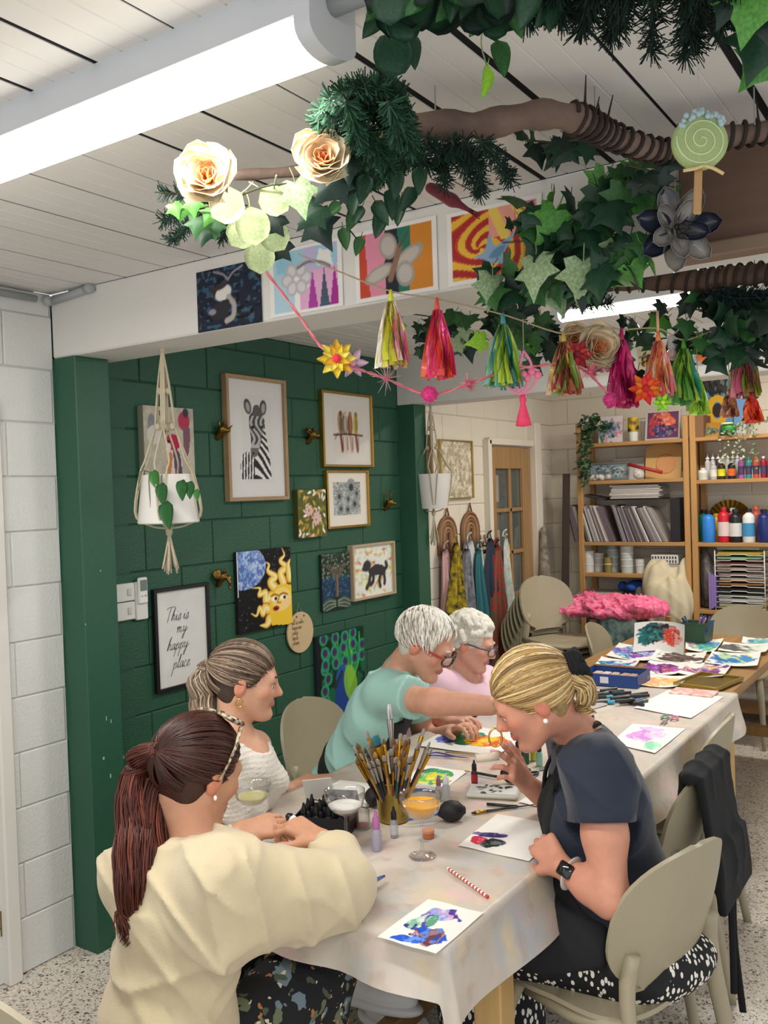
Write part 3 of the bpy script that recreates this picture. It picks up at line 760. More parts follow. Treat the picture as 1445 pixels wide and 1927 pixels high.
def hand_prims(S,w,d,n,thumb,curl=(0.5,0.5,0.5,0.5),tcurl=0.4,s=1.0,spread=0.10,nail=None,tout=0.8):
 """w wrist, d towards the knuckles, n out of the back of the hand, thumb: +1/-1 side along cross(d,n)"""
 d = unit(d); n = unit(n-d*(n@d)); sd = np.cross(d,n)*thumb
 bases = [.030,.010,-.010,-.029]; ln = [.070,.078,.072,.056]; tips = []
 kn = []
 for b,L in zip(bases,(.088,.092,.088,.080)):
  k = w+d*L*s+sd*b*s+n*(.004-abs(b-.0)*0.12)*s; kn.append(k); S.cone(w+sd*b*0.45*s+d*.008*s,k,.0155*s,.0115*s,0.012)
 for i in range(4):
  c = curl[i]; p = kn[i]; dd = unit(d+sd*spread*(1.5-i)*0.6); r0 = (.0092,.0095,.009,.008)[i]*s; a = 0
  for f,(seg,cc) in enumerate(((.45,.75),(.31,1.05),(.24,.7))):
   a += c*cc; v = dd*math.cos(a)-n*math.sin(a); q = p+v*ln[i]*seg*s
   S.cone(p,q,r0,r0*(.93 if f < 2 else .78),0.0035); p = q; r0 *= .92
  tips.append(p)
  if nail is not None: S.ell(p+(dd*math.sin(a)*1+n*math.cos(a))*r0*0.55-0*v,np.array([.0055,.0028,.007])*s,frame(v,dd*math.sin(a)+n*math.cos(a)),0.001,nail)
 p = w+d*.018*s+sd*.020*s; v = unit(d*0.75+sd*tout-n*0.25); q = p+v*.044*s; S.cone(p,q,.0165*s,.0125*s,0.012)
 v = unit(v-n*0.5*tcurl-sd*0.55*tcurl+d*0.4); p = q; q = p+v*.034*s; S.cone(p,q,.0118*s,.0105*s,0.005)
 v = unit(v-n*0.4*tcurl-sd*0.5*tcurl+d*0.2); p = q; q = p+v*.026*s; S.cone(p,q,.0105*s,.0082*s,0.004)
 if nail is not None: S.ell(q+n*.006*s,np.array([.0065,.003,.0075])*s,frame(v,n),0.001,nail)
 return tips+[q]
def torso_prims(S,pel,chest,neck,L,R,g=0.0,w=1.0,bust=0.0,belly=0.0,col=None,sh=.056):
 up = unit(chest-pel); side = unit(R-L); fr = unit(np.cross(up,side)); side = np.cross(fr,up); Q = np.stack([side,fr,up],1)
 S.ell(pel,np.array([.165*w,.118,.12])+g,Q,0.04,col)
 mid = (pel*0.55+chest*0.45); S.ell(mid+fr*belly*0.5,np.array([.138*w,.098+belly,.15])+g,Q,0.05,col)
 S.ell(chest,np.array([.150*w,.100,.14])+g,Q,0.05,col)
 S.cone(L*0.9+R*0.1,R*0.9+L*0.1,sh+g,sh+g,0.05,col)
 for sh in (L,R): S.cone(neck-up*0.01,sh*0.8+neck*0.2,.040+g*0.7,.045+g*0.7,0.04,col)
 if bust:
  for e in (-1,1): S.ell(chest+fr*0.075+side*e*0.065-up*0.02,np.array([.062,.055,.062])*bust+g,Q,0.04,col)
 return Q
def legs(t,pel,Q,knees,ankles,m,r=(.088,.062,.05),h=0.011,name='trousers',shoe=None,extra=None,disp=None):
 S = SDF(); S.ell(pel,np.array([.175,.135,.115]),Q,0.03)
 for e,k,a in zip((-1,1),knees,ankles):
  hp = pel+Q[:,0]*e*0.09; S.cone(hp,k,r[0],r[1]+.008,0.05); S.cone(k,a,r[1],r[2],0.03)
 if extra: extra(S)
 S.build(name,m,t,h=h,disp=disp)
 if shoe is not None:
  for k,a in zip(knees,ankles):
   f = unit(np.array([k[0]-pel[0],k[1]-pel[1],0])); Rr = np.stack([np.cross(f,(0,0,1)),f,(0,0,1.0)],1)
   s = SDF(); s.ell(a+f*.06-np.array([0,0,.04]),(.045,.13,.04),Rr,0.02); s.ell(a-np.array([0,0,.01]),(.042,.05,.06),Rr,0.03)
   s.build('shoe',shoe,t,h=0.009,cut=lambda P,z0=a[2]-.07: z0-P[:,2])
# hair on an ellipsoidal skull
def hair_cap(t,c,R,m,hairline,grow=0.006,s=1.0,disp=None,h=0.006,extra=None,name='hair_cap',rel=None):
 S = SDF(); S.ell(c+R@(np.array([0,-.014,.035])*s),np.array([.0765,.0985,.0875])*s+grow,R,0.01)
 S.ell(c+R@(np.array([0,-.034,-.03])*s),np.array([.056,.044,.056])*s+grow*0.5,R,0.03)
 if extra: extra(S)
 def cut(P):
  l = (P-c)@R/s; return (hairline(l))*s
 return S.build(name,m,t,h=h,cut=cut,disp=(lambda P: disp((P-c)@R/s)) if disp else None)
def strand_hair(t,c,R,s,starts,tie,cols,rad=0.0032,lift=0.009,n=12,seed=1,name='hair',jit=0.012,m=None):
 """combed strands along the skull from each start direction to the tie"""
 rg = random.Random(seed); hc = np.array([0,-.014,.033]); rr = np.array([.0765,.0985,.0885])
 mb = MB(); td = unit((np.asarray(tie)-hc)/rr)
 for st in starts:
  sd = unit((np.asarray(st)-hc)/rr); e = unit(td+np.array([rg.gauss(0,jit*3) for _ in range(3)])); om = math.acos(max(-1,min(1,sd@e))); P = []
  l0 = lift*(0.75+0.6*rg.random())
  for k in range(n):
   u = k/(n-1); q = (math.sin((1-u)*om)*sd+math.sin(u*om)*e)/max(math.sin(om),1e-3)
   P.append(c+R@((hc+unit(q)*(rr+l0*(0.35+0.65*math.sin(min(1,u*2.2)*PI/2))))*s))
  base = np.asarray(hexc(rg.choice(cols)))*(0.88+0.24*rg.random())
  r = rad*s*(0.7+0.6*rg.random())*np.concatenate([[0.35],np.ones(n-2),[0.8]])
  mb.tube(P,r,4,col=np.clip(base,0,1))
 mb.build(name,m or mat('hair_strands','#ffffff',0.42,attr=True,spec=0.4),t,smooth=True,colors=True,world=True)
def tail_hair(t,path,width,n,cols,seed=2,wave=0.0,rad=0.0026,name='ponytail',m=None,flare=0.6,steps=18,flat=0.7):
 """bundle of strands along a path; width: list along the path"""
 rg = random.Random(seed); S = spline(path,steps); W = np.interp(np.linspace(0,1,steps),np.linspace(0,1,len(width)),width); mb = MB()
 T = np.gradient(S,axis=0)
 for i in range(n):
  a = rg.random()*2*PI; q = math.sqrt(rg.random()); end = 0.84+0.26*rg.random(); ph = rg.random()*6; da = rg.gauss(0,0.8); P = []
  for k in range(steps):
   F = frame(T[k],(0.3,0.2,1)); aa = a+da*k/steps
   wv = wave*math.sin(k*0.9+ph*0.35)*(k/steps)
   P.append(S[k]+(F[:,0]*(math.cos(aa)*q*W[k]+wv)+F[:,1]*(math.sin(aa)*q*W[k]*flat+wv*0.6)))
  kk = max(4,int(steps*min(1,end))); P = np.array(P[:kk])
  base = np.asarray(hexc(rg.choice(cols)))*(0.88+0.2*rg.random())
  r = rad*(0.7+0.7*rg.random())*np.concatenate([np.ones(kk-3),[0.8,0.5,0.15]])
  mb.tube(P,r,4,col=np.clip(base,0,1))
 mb.build(name,m or mat('hair_strands','#ffffff',0.42,attr=True),t,smooth=True,colors=True,world=True)
def folds(amp,items):
 """wrinkles: each item (direction, frequency, phase, wobble direction, wobble amount)"""
 def f(P):
  d = 0
  for dr,fr,ph,wd,wa in items: x = P@np.asarray(dr)*fr+ph+wa*np.sin(P@np.asarray(wd)*fr*0.37+ph); d = d+(1-np.abs(np.sin(x/2)))**2.5*(0.5+0.5*np.sin(P@np.asarray(wd)*fr*0.5+2*ph))*1.6-0.2
  return -amp*d/len(items)
 return f
KNIT = folds(0.006,[((.5,.2,.9),38,0,(.8,.6,.1),1.8),((.9,-.3,.3),30,2,(.1,.7,.7),2.2),((.2,.9,-.6),26,4,(.7,.1,.7),1.5)])
Z = np.array([0,0,1.0])

# ---------------------------------------------------------------- woman in the cream jumper (back to us, at the table end)
def person_a():
 hd = dep(372,1455,2.02); R = facing(idir(.66,.75),0.30,-0.05); base = (-1.52,1.22,0.0)
 t = thing('person','woman in a cream batwing jumper with a red-brown ponytail and sunglasses on her head','person',base,0)
 skin = hexc('#c79273'); neck = dep(372,1592,1.99)
 shL = dep(250,1650,2.06); shR = dep(425,1655,1.86); chest = (shL+shR)/2-Z*0.10-IF*0.0; pel = dep(318,1985,1.95)
 elR = dep(648,1664,2.03); wrR = dep(607,1582,2.22); elL = dep(330,1660,2.30); wrL = dep(452,1566,2.36)
 S = SDF(); head_prims(S,hd,R,skin,hexc('#b5655c')); S.cone(hd+R@np.array([0,-.03,-.05]),neck+Z*0.01,.050,.056,0.025)
 torso_prims(S,pel,chest,neck,shL,shR,0.0)
 S.chain([shR,elR,wrR],[.045,.037,.027],0.03); S.chain([shL,elL,wrL],[.045,.037,.027],0.03)
 nail = hexc('#e88a86')
 hand_prims(S,wrR,dep(560,1556,2.24)-wrR,unit(idir(.5,-.35)+Z*0.9),-1,(1.0,1.15,1.2,1.25),0.5,0.96,nail=nail)
 hand_prims(S,wrL,dep(552,1543,2.36)-wrL,unit(idir(-.1,-.55)+Z*0.8),1,(0.42,0.5,0.55,0.6),0.3,0.96,nail=nail)
 S.build('body',skin_mat('skin','#ffffff'),t,h=0.0046,col=skin)
 # jumper
 J = SDF(); Q = torso_prims(J,pel-Z*0.02,chest,neck,shL,shR,0.024,0.92)
 J.ell(pel+Z*0.07,np.array([.160,.130,.12]),Q,0.05)
 ul = unit(elR-shR)
 J.cone(shR+ul*0.0,elR,.078,.070,0.07); J.cone(shR-Z*0.10,elR-Z*0.03+ul*-0.05,.072,.058,0.09)
 fa = unit(wrR-elR); J.cone(elR,elR+fa*0.10,.068,.062,0.03); J.cone(elR+fa*0.10,wrR-fa*0.05,.062,.044,0.03); J.cone(wrR-fa*0.05,wrR-fa*0.005,.036,.034,0.01)
 J.cone(shL,elL,.075,.068,0.06); fb = unit(wrL-elL); J.cone(elL,wrL-fb*0.06,.066,.046,0.03); J.cone(wrL-fb*0.06,wrL-fb*0.01,.037,.036,0.01)
 J.ell(neck+Z*0.045+IF*0.01+R[:,1]*0.015,(.078,.078,.062),None,0.012,None,True)
 cuts = lambda P: np.maximum(np.where(np.linalg.norm(P-wrR,axis=1) < 0.11,(P-(wrR-fa*0.004))@fa,-1),np.where(np.linalg.norm(P-wrL,axis=1) < 0.11,(P-(wrL-fb*0.008))@fb,-1))
 FA = folds(0.030,[(unit(ul*0.9+Z*0.45),62,0.5,unit(np.cross(ul,Z)),1.2),(unit(np.cross(ul,Z)+Z*0.8),44,2,ul,1.6),((.5,.3,.75),52,1,(.2,.9,.1),1.7),(unit(ul*.7-Z*.6),38,0.3,(0,0,1),1.5)])
 J.build('jumper',mat('cream_knit','#c8b896',0.85,var=0.05,vscale=30,bump=0.18,bscale=420,sheen=0.25),t,h=0.0062,disp=FA,cut=cuts)
 # floral trousers
 kn = [np.array([-1.66,1.70,0.55]),np.array([-1.38,1.72,0.55])]; an = [np.array([-1.68,1.66,0.10]),np.array([-1.38,1.62,0.10])]
 m = mat('floral_trousers','#191b1f',0.8); nt = m.node_tree; N = nt.nodes; L = nt.links; b = N['Principled BSDF']; tc = N.new('ShaderNodeTexCoord'); src = None
 for sc,rad,col,pet,off in ((17,.36,'#71818a',5,0),(15,.24,'#6a7256',2,3.3),(22,.20,'#b07342',4,7.1),(24,.17,'#cdc6a8',1,5.2),(19,.22,'#4d5a48',2,9.9)):
  mp = N.new('ShaderNodeMapping'); mp.inputs['Location'].default_value = (off,off*.7,off*.3); L.new(tc.outputs['Object'],mp.inputs[0])
  dn = N.new('ShaderNodeTexNoise'); dn.inputs['Scale'].default_value = sc*1.4; L.new(mp.outputs[0],dn.inputs['Vector'])
  ad = N.new('ShaderNodeMix'); ad.data_type = 'RGBA'; ad.blend_type = 'LINEAR_LIGHT'; ad.inputs[0].default_value = 0.035; L.new(mp.outputs[0],ad.inputs[6]); L.new(dn.outputs['Color'],ad.inputs[7])
  v = N.new('ShaderNodeTexVoronoi'); v.inputs['Scale'].default_value = sc; L.new(ad.outputs[2],v.inputs['Vector']); v.inputs['Randomness'].default_value = 0.9
  lt = N.new('ShaderNodeMath'); lt.operation = 'LESS_THAN'; lt.inputs[1].default_value = rad; L.new(v.outputs['Distance'],lt.inputs[0])
  mx = N.new('ShaderNodeMix'); mx.data_type = 'RGBA'; L.new(lt.outputs[0],mx.inputs[0]); mx.inputs[7].default_value = (*lin(hexc(col)),1)
  if src is None: mx.inputs[6].default_value = (*lin(hexc('#191b1f')),1)
  else: L.new(src,mx.inputs[6])
  src = mx.outputs[2]
 L.new(src,b.inputs['Base Color'])
 legs(t,pel-Z*0.02,Q,kn,an,m,(.10,.085,.075),0.01,shoe=col_mat('#d7d3cb',0.6))
 # hair
 hl = lambda l: np.maximum(l[:,1]-(0.052+0.25*np.maximum(l[:,2]-0.05,0)-0.55*np.maximum(0.02-l[:,2],0)),np.maximum(-0.075-l[:,2],(np.abs(l[:,0])-0.066-0.5*np.maximum(-.012-l[:,1],0))*(l[:,2] < 0.005)-0.02*(l[:,2] >= 0.005)))
 hm = mat('auburn_cap','#3a1d15',0.45,var=0.3,vscale=30)
 hair_cap(t,hd,R,hm,hl,0.004)
 rg = random.Random(5); st = []
 for i in range(900):
  a = rg.uniform(-1,1); b = rg.random()
  if b < 0.42: st.append((0.074*a,0.06+0.035*(1-a*a)+rg.uniform(-.02,.0),0.092-0.035*a*a+rg.uniform(-.03,.012)))      # front hairline
  elif b < 0.72: sgn = rg.choice((-1,1)); st.append((sgn*0.076,rg.uniform(-.03,.045),rg.uniform(-.01,.06)))
  elif b < 0.9: sgn = rg.choice((-1,1)); st.append((sgn*rg.uniform(.02,.07),-.06-rg.random()*.03,rg.uniform(-.07,-.03)))
  else: st.append((rg.uniform(-.06,.06),rg.uniform(-.05,.08),0.12))
 tie = (0.0,-.108,.040)
 dk = ['#2e1812','#371c15','#402017','#331a14','#492519']
 strand_hair(t,hd,R,1.0,st,tie,dk,0.0024,0.0105)
 tp = hd+R@np.array([0,-.118,.042])
 path = [tp,dep(272,1432,2.03),dep(262,1510,2.0),dep(262,1600,1.93),dep(256,1690,1.90),dep(236,1765,1.90)]
 red = ['#4a2018','#57281d','#3f1d17','#632f21','#45201a','#6d3626']
 tail_hair(t,path,[.024,.044,.054,.056,.046,.03],720,red,3,0.010,0.0016,steps=22)
 path2 = [tp,dep(300,1450,2.0),dep(292,1560,1.96),dep(300,1640,1.92),dep(318,1665,1.9)]
 tail_hair(t,path2,[.012,.03,.034,.03,.022],130,red,8,0.012,0.0018,steps=18)
 MB().tube([tp+R@np.array([.015*math.cos(a),.004*math.sin(a*2),.015*math.sin(a)]) for a in np.linspace(0,2*PI,14)],.005,6).build('hair_tie',col_mat('#6a3b33',0.8),t,smooth=True,world=True)
 # tortoiseshell sunglasses pushed up on the hair
 tort = mat('tortoiseshell','#c9b79a',0.2,col2='#2a1b12',vscale=95,detail=1.0)
 lens = mat('dark_lens','#2b211c',0.08)
 H = lambda x,y,z: hd+R@np.array([x,y,z])
 g = MB()
 for e in (-1,1):
  ring = []
  for a in np.linspace(0,2*PI,25)[:-1]:
   ca,sa = math.cos(a),math.sin(a); x = e*.036+.030*abs(ca)**.7*math.copysign(1,ca); y = .058+.024*abs(sa)**.7*math.copysign(1,sa)
   ring.append(H(x,y-0.030,.140-.35*(y-.03)*0.55-1.9*x*x))
  g.tube(ring+ring[:1],.0048,6,caps=False)
  g.tube([H(e*.066,.036,.118),H(e*.083,.02,.075),H(e*.089,.0,.03),H(e*.088,-.008,.006)],[.0048,.0042,.0036,.003],6)
 g.tube([H(-.008,.028,.137),H(.008,.028,.137)],.005,6)
 sg = g.build('sunglasses',tort,t,smooth=True,world=True)
 for e in (-1,1):
  P = [H(e*.036+.028*math.cos(a)*1,.028+.022*math.sin(a),.140-.35*(.058+.022*math.sin(a)-.03)*0.55-1.9*(e*.036+.028*math.cos(a))**2) for a in np.linspace(0,2*PI,21)[:-1]]
  l = MB(); l.add(P,[tuple(range(20))]); l.build('lens',lens,sg,world=True)
 ear = H(.084,-.006,-.034)
 MB().ell(ear,(.004,.004,.006)).build('earring',mat('pearl','#efe8dc',0.2,coat=0.5),t,smooth=True,world=True)
 MB().tube([neck+np.array([.062*math.cos(a),.062*math.sin(a),.012+.01*math.sin(a-1)]) for a in np.linspace(0,2*PI,24)],.011,8,caps=False,flat=0.5).build('apron_strap',col_mat('#17181b',0.8),t,smooth=True,world=True)
 return t

# ---------------------------------------------------------------- young woman in the white knitted top
def person_b():
 hd = dep(462,1284,2.72); R = facing(idir(.985,.10),0.16); base = (-2.0,2.05,0)
 t = thing('person','young woman in a white knitted sleeveless top with a fair wavy ponytail','person',base,0)
 skin = hexc('#d3a184'); neck = dep(440,1380,2.72); pel = np.array([-2.02,2.10,0.54])
 shR = dep(412,1412,2.60); shL = dep(486,1404,2.84); chest = (shR+shL)/2-Z*0.09
 elL = dep(528,1500,3.02); wrL = dep(578,1470,3.08); elR = dep(385,1540,2.62); wrR = dep(432,1532,2.74)
 S = SDF(); head_prims(S,hd,R,skin,hexc('#c07a70'),0.97); S.cone(hd+R@np.array([0,-.03,-.05]),neck,.048,.052,0.025)
 torso_prims(S,pel,chest,neck,shL,shR,-.012,.9,sh=.044)
 S.chain([shL,elL,wrL],[.036,.032,.024],0.03); S.chain([shR,elR,wrR],[.036,.032,.024],0.03)
 hand_prims(S,wrL,dep(622,1468,3.02)-wrL,Z+IF*-0.2,1,(0.35,0.55,0.5,0.4),0.3,0.95)
 hand_prims(S,wrR,dep(500,1508,2.82)-wrR,Z-IF*0.4,-1,(0.8,0.95,1.0,1.0),0.5,0.95)
 S.build('body',skin_mat('skin','#ffffff'),t,h=0.0055,col=skin)
 head_extras(t,hd,R,'#5a4a3a','#4a382c',0.97)
 J = SDF(); Q = torso_prims(J,pel,chest-Z*0.01,neck-Z*0.05,shL-Z*0.02,shR-Z*0.02,0.004,0.88,bust=0.72,sh=.04)
 J.ell(neck+Z*0.03+R[:,1]*0.045,(.085,.085,.105),None,0.01,None,True)
 for sh,el in ((shL,elL),(shR,elR)): J.cone(sh+unit(el-sh)*0.03,el,.062,.05,0.01,None,True)
 def knit(P): return -0.0020*np.sin(P[:,2]*430+5*np.sin(P@np.array([30.,20,8])))-0.004*np.sin(P@np.array([40.,30,50]))
 J.build('knitted_top',mat('white_knit','#e6e0d6',0.9,var=0.08,vscale=60,bump=0.3,bscale=260),t,h=0.006,disp=knit)
 kn = [np.array([-1.60,2.42,0.56]),np.array([-1.55,2.22,0.56])]; an = [np.array([-1.66,2.34,0.10]),np.array([-1.57,2.10,0.34])]
 legs(t,pel-Z*0.03,Q,kn,an,col_mat('#2f3135',0.8),(.085,.058,.045))
 hl = lambda l: np.maximum(l[:,1]-(0.050+0.30*np.maximum(l[:,2]-0.04,0)-0.55*np.maximum(0.03-l[:,2],0)),np.maximum(-0.07-l[:,2],(np.abs(l[:,0])-0.066-0.5*np.maximum(-.012-l[:,1],0))*(l[:,2] < 0.005)-0.02*(l[:,2] >= 0.005)))
 hair_cap(t,hd,R,mat('ash_cap','#4b3b31',0.5,var=0.3,vscale=30),hl,0.004,0.97)
 rg = random.Random(15); st = []
 for i in range(640):
  a = rg.uniform(-1,1); b = rg.random()
  if b < 0.5: st.append((0.074*a,0.062+0.032*(1-a*a)+rg.uniform(-.02,0),0.092-0.035*a*a+rg.uniform(-.03,.01)))
  elif b < 0.8: st.append((rg.choice((-1,1))*0.076,rg.uniform(-.03,.045),rg.uniform(-.005,.06)))
  else: st.append((rg.choice((-1,1))*rg.uniform(.02,.07),-.06-rg.random()*.03,rg.uniform(-.07,-.03)))
 tie = (0.0,-.112,.050)
 ash = ['#5d4a3b','#6a5645','#7d6854','#50403a','#8f7a65','#9c8771','#5c4a3d']
 strand_hair(t,hd,R,0.97,st,tie,ash,0.0023,0.010,seed=4)
 tp = hd+R@np.array([0,-.116,.050])
 tail_hair(t,[tp,dep(396,1258,2.73),dep(380,1300,2.72),dep(382,1345,2.7),dep(392,1385,2.7)],[.012,.036,.046,.042,.022],220,['#8f7a66','#a08b76','#7a6654','#b5a18b','#6d5a49','#c2ae98'],6,0.022,0.0026,steps=20)
 MB().tube([tp+R@np.array([.017*math.cos(a),0.003,.019*math.sin(a)]) for a in np.linspace(0,2*PI,14)],.0055,6).build('hair_tie',col_mat('#15151a',0.8),t,smooth=True,world=True)
 c = hd+R@np.array([.080,-.008,-.045])
 MB().tube([c+R@np.array([0.002,.011*math.cos(a),.012*math.sin(a)]) for a in np.linspace(0.4,5.6,16)],.0022,6).build('earring',mat('gold_metal','#d9b25a',0.25,1.0),t,smooth=True,world=True)
 return t

def glasses(t,hd,R,s,front,temple,w=0.0022):
 H = lambda x,y,z: hd+R@(np.array([x,y,z])*s); g = MB()
 for e in (-1,1):
  ring = []
  for a in np.linspace(0,2*PI,21)[:-1]:
   ca,sa = math.cos(a),math.sin(a); x = e*.034+.026*abs(ca)**.6*math.copysign(1,ca); z = .002+.019*abs(sa)**.6*math.copysign(1,sa); ring.append(H(x,.114-6*x*x,z))
  g.tube(ring+ring[:1],w*s,6,caps=False)
 g.tube([H(-.009,.114,.008),H(0,.117,.010),H(.009,.114,.008)],w*s,6)
 o = g.build('glasses',col_mat(front,0.3),t,smooth=True,world=True)
 for e in (-1,1):
  MB().tube([H(e*.059,.096,.010),H(e*.076,.055,.012),H(e*.083,.0,.014),H(e*.083,-.02,.004)],w*s,6,flat=1.4).build('temple',col_mat(temple,0.3),o,smooth=True,world=True)
  l = MB(); P = [H(e*.034+.025*math.cos(a),.1135-6*(e*.034+.025*math.cos(a))**2,.002+.018*math.sin(a)) for a in np.linspace(0,2*PI,17)[:-1]]
  l.add(P,[tuple(range(16))]); l.build('lens',glass('spectacle_lens','#ffffff',0.0,1.05),o,world=True)

# ---------------------------------------------------------------- man in the mint shirt
def person_c():
 hd = dep(800,1214,3.30); R = facing(idir(.93,-.36),0.50); base = (-2.1,2.85,0)
 t = thing('person','white-haired man in a mint shirt and black apron reaching across the table','person',base,0)
 skin = hexc('#d09a80'); neck = dep(752,1262,3.38); pel = np.array([-2.10,2.82,0.56])
 shR = dep(722,1306,3.24); shL = dep(768,1275,3.58); chest = (shR+shL)/2-Z*0.10-idir(.07,0)
 elR = dep(818,1322,3.02); wrR = dep(922,1328,2.92); elL = dep(800,1395,3.62); wrL = dep(850,1378,3.50)
 S = SDF(); head_prims(S,hd,R,skin,hexc('#b07468'),1.03,1.03); S.cone(hd+R@np.array([0,-.03,-.05]),neck,.056,.062,0.025)
 torso_prims(S,pel,chest,neck,shL,shR,0.0,1.1)
 S.chain([shR,elR,wrR],[.05,.044,.032],0.03); S.chain([shL,elL,wrL],[.05,.044,.032],0.03)
 hand_prims(S,wrR,dep(985,1338,2.95)-wrR,Z,-1,(.6,.7,.75,.8),0.4,1.08)
 hand_prims(S,wrL,dep(885,1362,3.4)-wrL,Z,1,(.6,.7,.75,.8),0.4,1.08)
 S.build('body',skin_mat('skin','#ffffff'),t,h=0.0056,col=skin)
 head_extras(t,hd,R,'#5a6a72','#cfc8bf',1.03); glasses(t,hd,R,1.03,'#23242a','#b23a3a',0.0030)
 J = SDF(); Q = torso_prims(J,pel,chest,neck-Z*0.02,shL,shR,0.022,1.15,belly=0.03)
 J.cone(shR,shR+(elR-shR)*0.62,.070,.074,0.05); J.cone(shL,shL+(elL-shL)*0.62,.068,.07,0.05)
 J.ell(neck+Z*0.055+R[:,1]*0.03,(.07,.07,.07),None,0.01,None,True)
 ce = unit(elR-shR); cp = shR+(elR-shR)*0.62; ce2 = unit(elL-shL); cp2 = shL+(elL-shL)*0.62
 cut = lambda P: np.maximum(np.where(np.linalg.norm(P-cp,axis=1) < 0.12,(P-cp)@ce,-1),np.where(np.linalg.norm(P-cp2,axis=1) < 0.12,(P-cp2)@ce2,-1))
 FM = folds(0.022,[((.6,.2,.75),48,0,(.2,.9,.3),1.7),((.9,.4,-.2),24,2,(.1,.2,.9),1.8),((.3,-.6,.7),30,1,(.9,.2,0),1.4)])
 shirt = mat('mint_cotton','#a0cdc3',0.8,var=0.05,vscale=14,bump=0.1,bscale=300,sheen=0.1)
 J.build('shirt',shirt,t,h=0.0065,disp=FM,cut=cut)
 for s_ in (-1,1):
  G = [[neck+Q[:,0]*s_*(.045+.02*u)+Q[:,1]*(-.045+.105*v)+Q[:,2]*(.055-.045*u-.035*v) for u in (0,.5,1)] for v in np.linspace(0,1,7)]
  MB().sheet(np.array(G) if s_ > 0 else np.array(G)[:,::-1],.004).build('collar_wing',shirt,t,smooth=True,world=True)
 # collar band
 MB().tube([neck+Z*0.012+R[:,1]*0.01+np.array([.066*math.cos(a),.066*math.sin(a),.016*math.sin(a+0.6)]) for a in np.linspace(0,2*PI,26)],.018,8,caps=False,flat=0.45).build('collar',shirt,t,smooth=True,world=True)
 blk = mat('black_canvas','#1a1b1f',0.85,var=0.15,vscale=20,bump=0.15,bscale=200)
 A = SDF(); torso_prims(A,pel-Z*0.02,chest,neck-Z*0.03,shL,shR,0.030,1.15,belly=0.03); fr = Q[:,1]; sd = Q[:,0]; up = Q[:,2]
 def cut2(P):
  l = (P-chest)@Q; return np.maximum(np.maximum(0.055-l[:,1]-0.5*np.maximum(-.16-l[:,2],0),np.abs(l[:,0])-(0.12+0.25*np.maximum(-.1-l[:,2],0))),l[:,2]-0.06)
 A.build('apron',blk,t,h=0.0065,cut=cut2,disp=FM)
 W = SDF(); torso_prims(W,pel,chest,neck-Z*0.03,shL,shR,0.031,1.15,belly=0.03)
 W.build('apron_tie',blk,t,h=0.0065,disp=FM,cut=lambda P: np.abs((P-pel)@up-0.115+0.12*(((P-pel)@sd)))-0.028)
 for s_ in (-1,1): MB().tube(spline([neck+sd*s_*.055-fr*.02+Z*.03,neck+sd*s_*.07+fr*.05-Z*.0,chest+fr*.115+sd*s_*.075+up*.06],10),.011,6,flat=0.4).build('apron_strap',blk,t,smooth=True,world=True)
 kn = [np.array([-1.66,2.96,0.56]),np.array([-1.66,2.74,0.56])]; an = [np.array([-1.70,2.96,0.10]),np.array([-1.70,2.74,0.10])]
 legs(t,pel-Z*0.03,Q,kn,an,col_mat('#8fb9b3',0.85),(.095,.068,.055),shoe=col_mat('#5b5148',0.7))
 # short white hair
 wh = ['#e8e2d8','#d9d2c6','#f0ebe2','#c9c2b6']
 hl = lambda l: np.maximum(l[:,1]-(0.058+0.10*np.maximum(l[:,2]-0.06,0)-0.9*np.maximum(0.05-l[:,2],0)),np.maximum(-0.07-l[:,2],(np.abs(l[:,0])-0.062-0.7*np.maximum(-.01-l[:,1],0))*(l[:,2] < 0.01)-0.02*(l[:,2] >= 0.01)))
 hair_cap(t,hd,R,mat('white_hair_cap','#d6cfc4',0.6,var=0.12,vscale=60),hl,0.006,1.03)
 rg = random.Random(25); st = []; mbh = MB(); hc = np.array([0,-.014,.033])*1.03; rr = np.array([.0765,.0985,.0885])*1.03
 for i in range(1150):
  a = rg.uniform(-PI*0.93,PI*0.93); e = rg.uniform(-.35,1.5);
  d0 = np.array([math.sin(a)*math.cos(e),-math.cos(a)*math.cos(e),math.sin(e)])
  if d0[1] > 0.55 and d0[2] < 0.62: continue
  if abs(d0[0]) > .5 and d0[2] < -.05 and d0[1] > -.25: continue
  fl = unit(np.array([0.55*(1 if d0[0] > -0.3 else -1),0.5,-0.7]) - d0*(np.array([0.55*(1 if d0[0] > -0.3 else -1),0.5,-0.7])@d0)); P = []
  for k in range(6):
   u = k/5; P.append(hd+R@(hc+unit(d0+fl*u*0.42)*(rr+.010+.006*math.sin(u*PI))))
  mbh.tube(P,[.0014,.0022,.0024,.0022,.0018,.0008],4,col=np.clip(hexc(rg.choice(wh))*(0.9+0.2*rg.random()),0,1))
 mbh.build('hair',mat('white_strands','#ffffff',0.55,attr=True),t,smooth=True,colors=True,world=True)
 return t

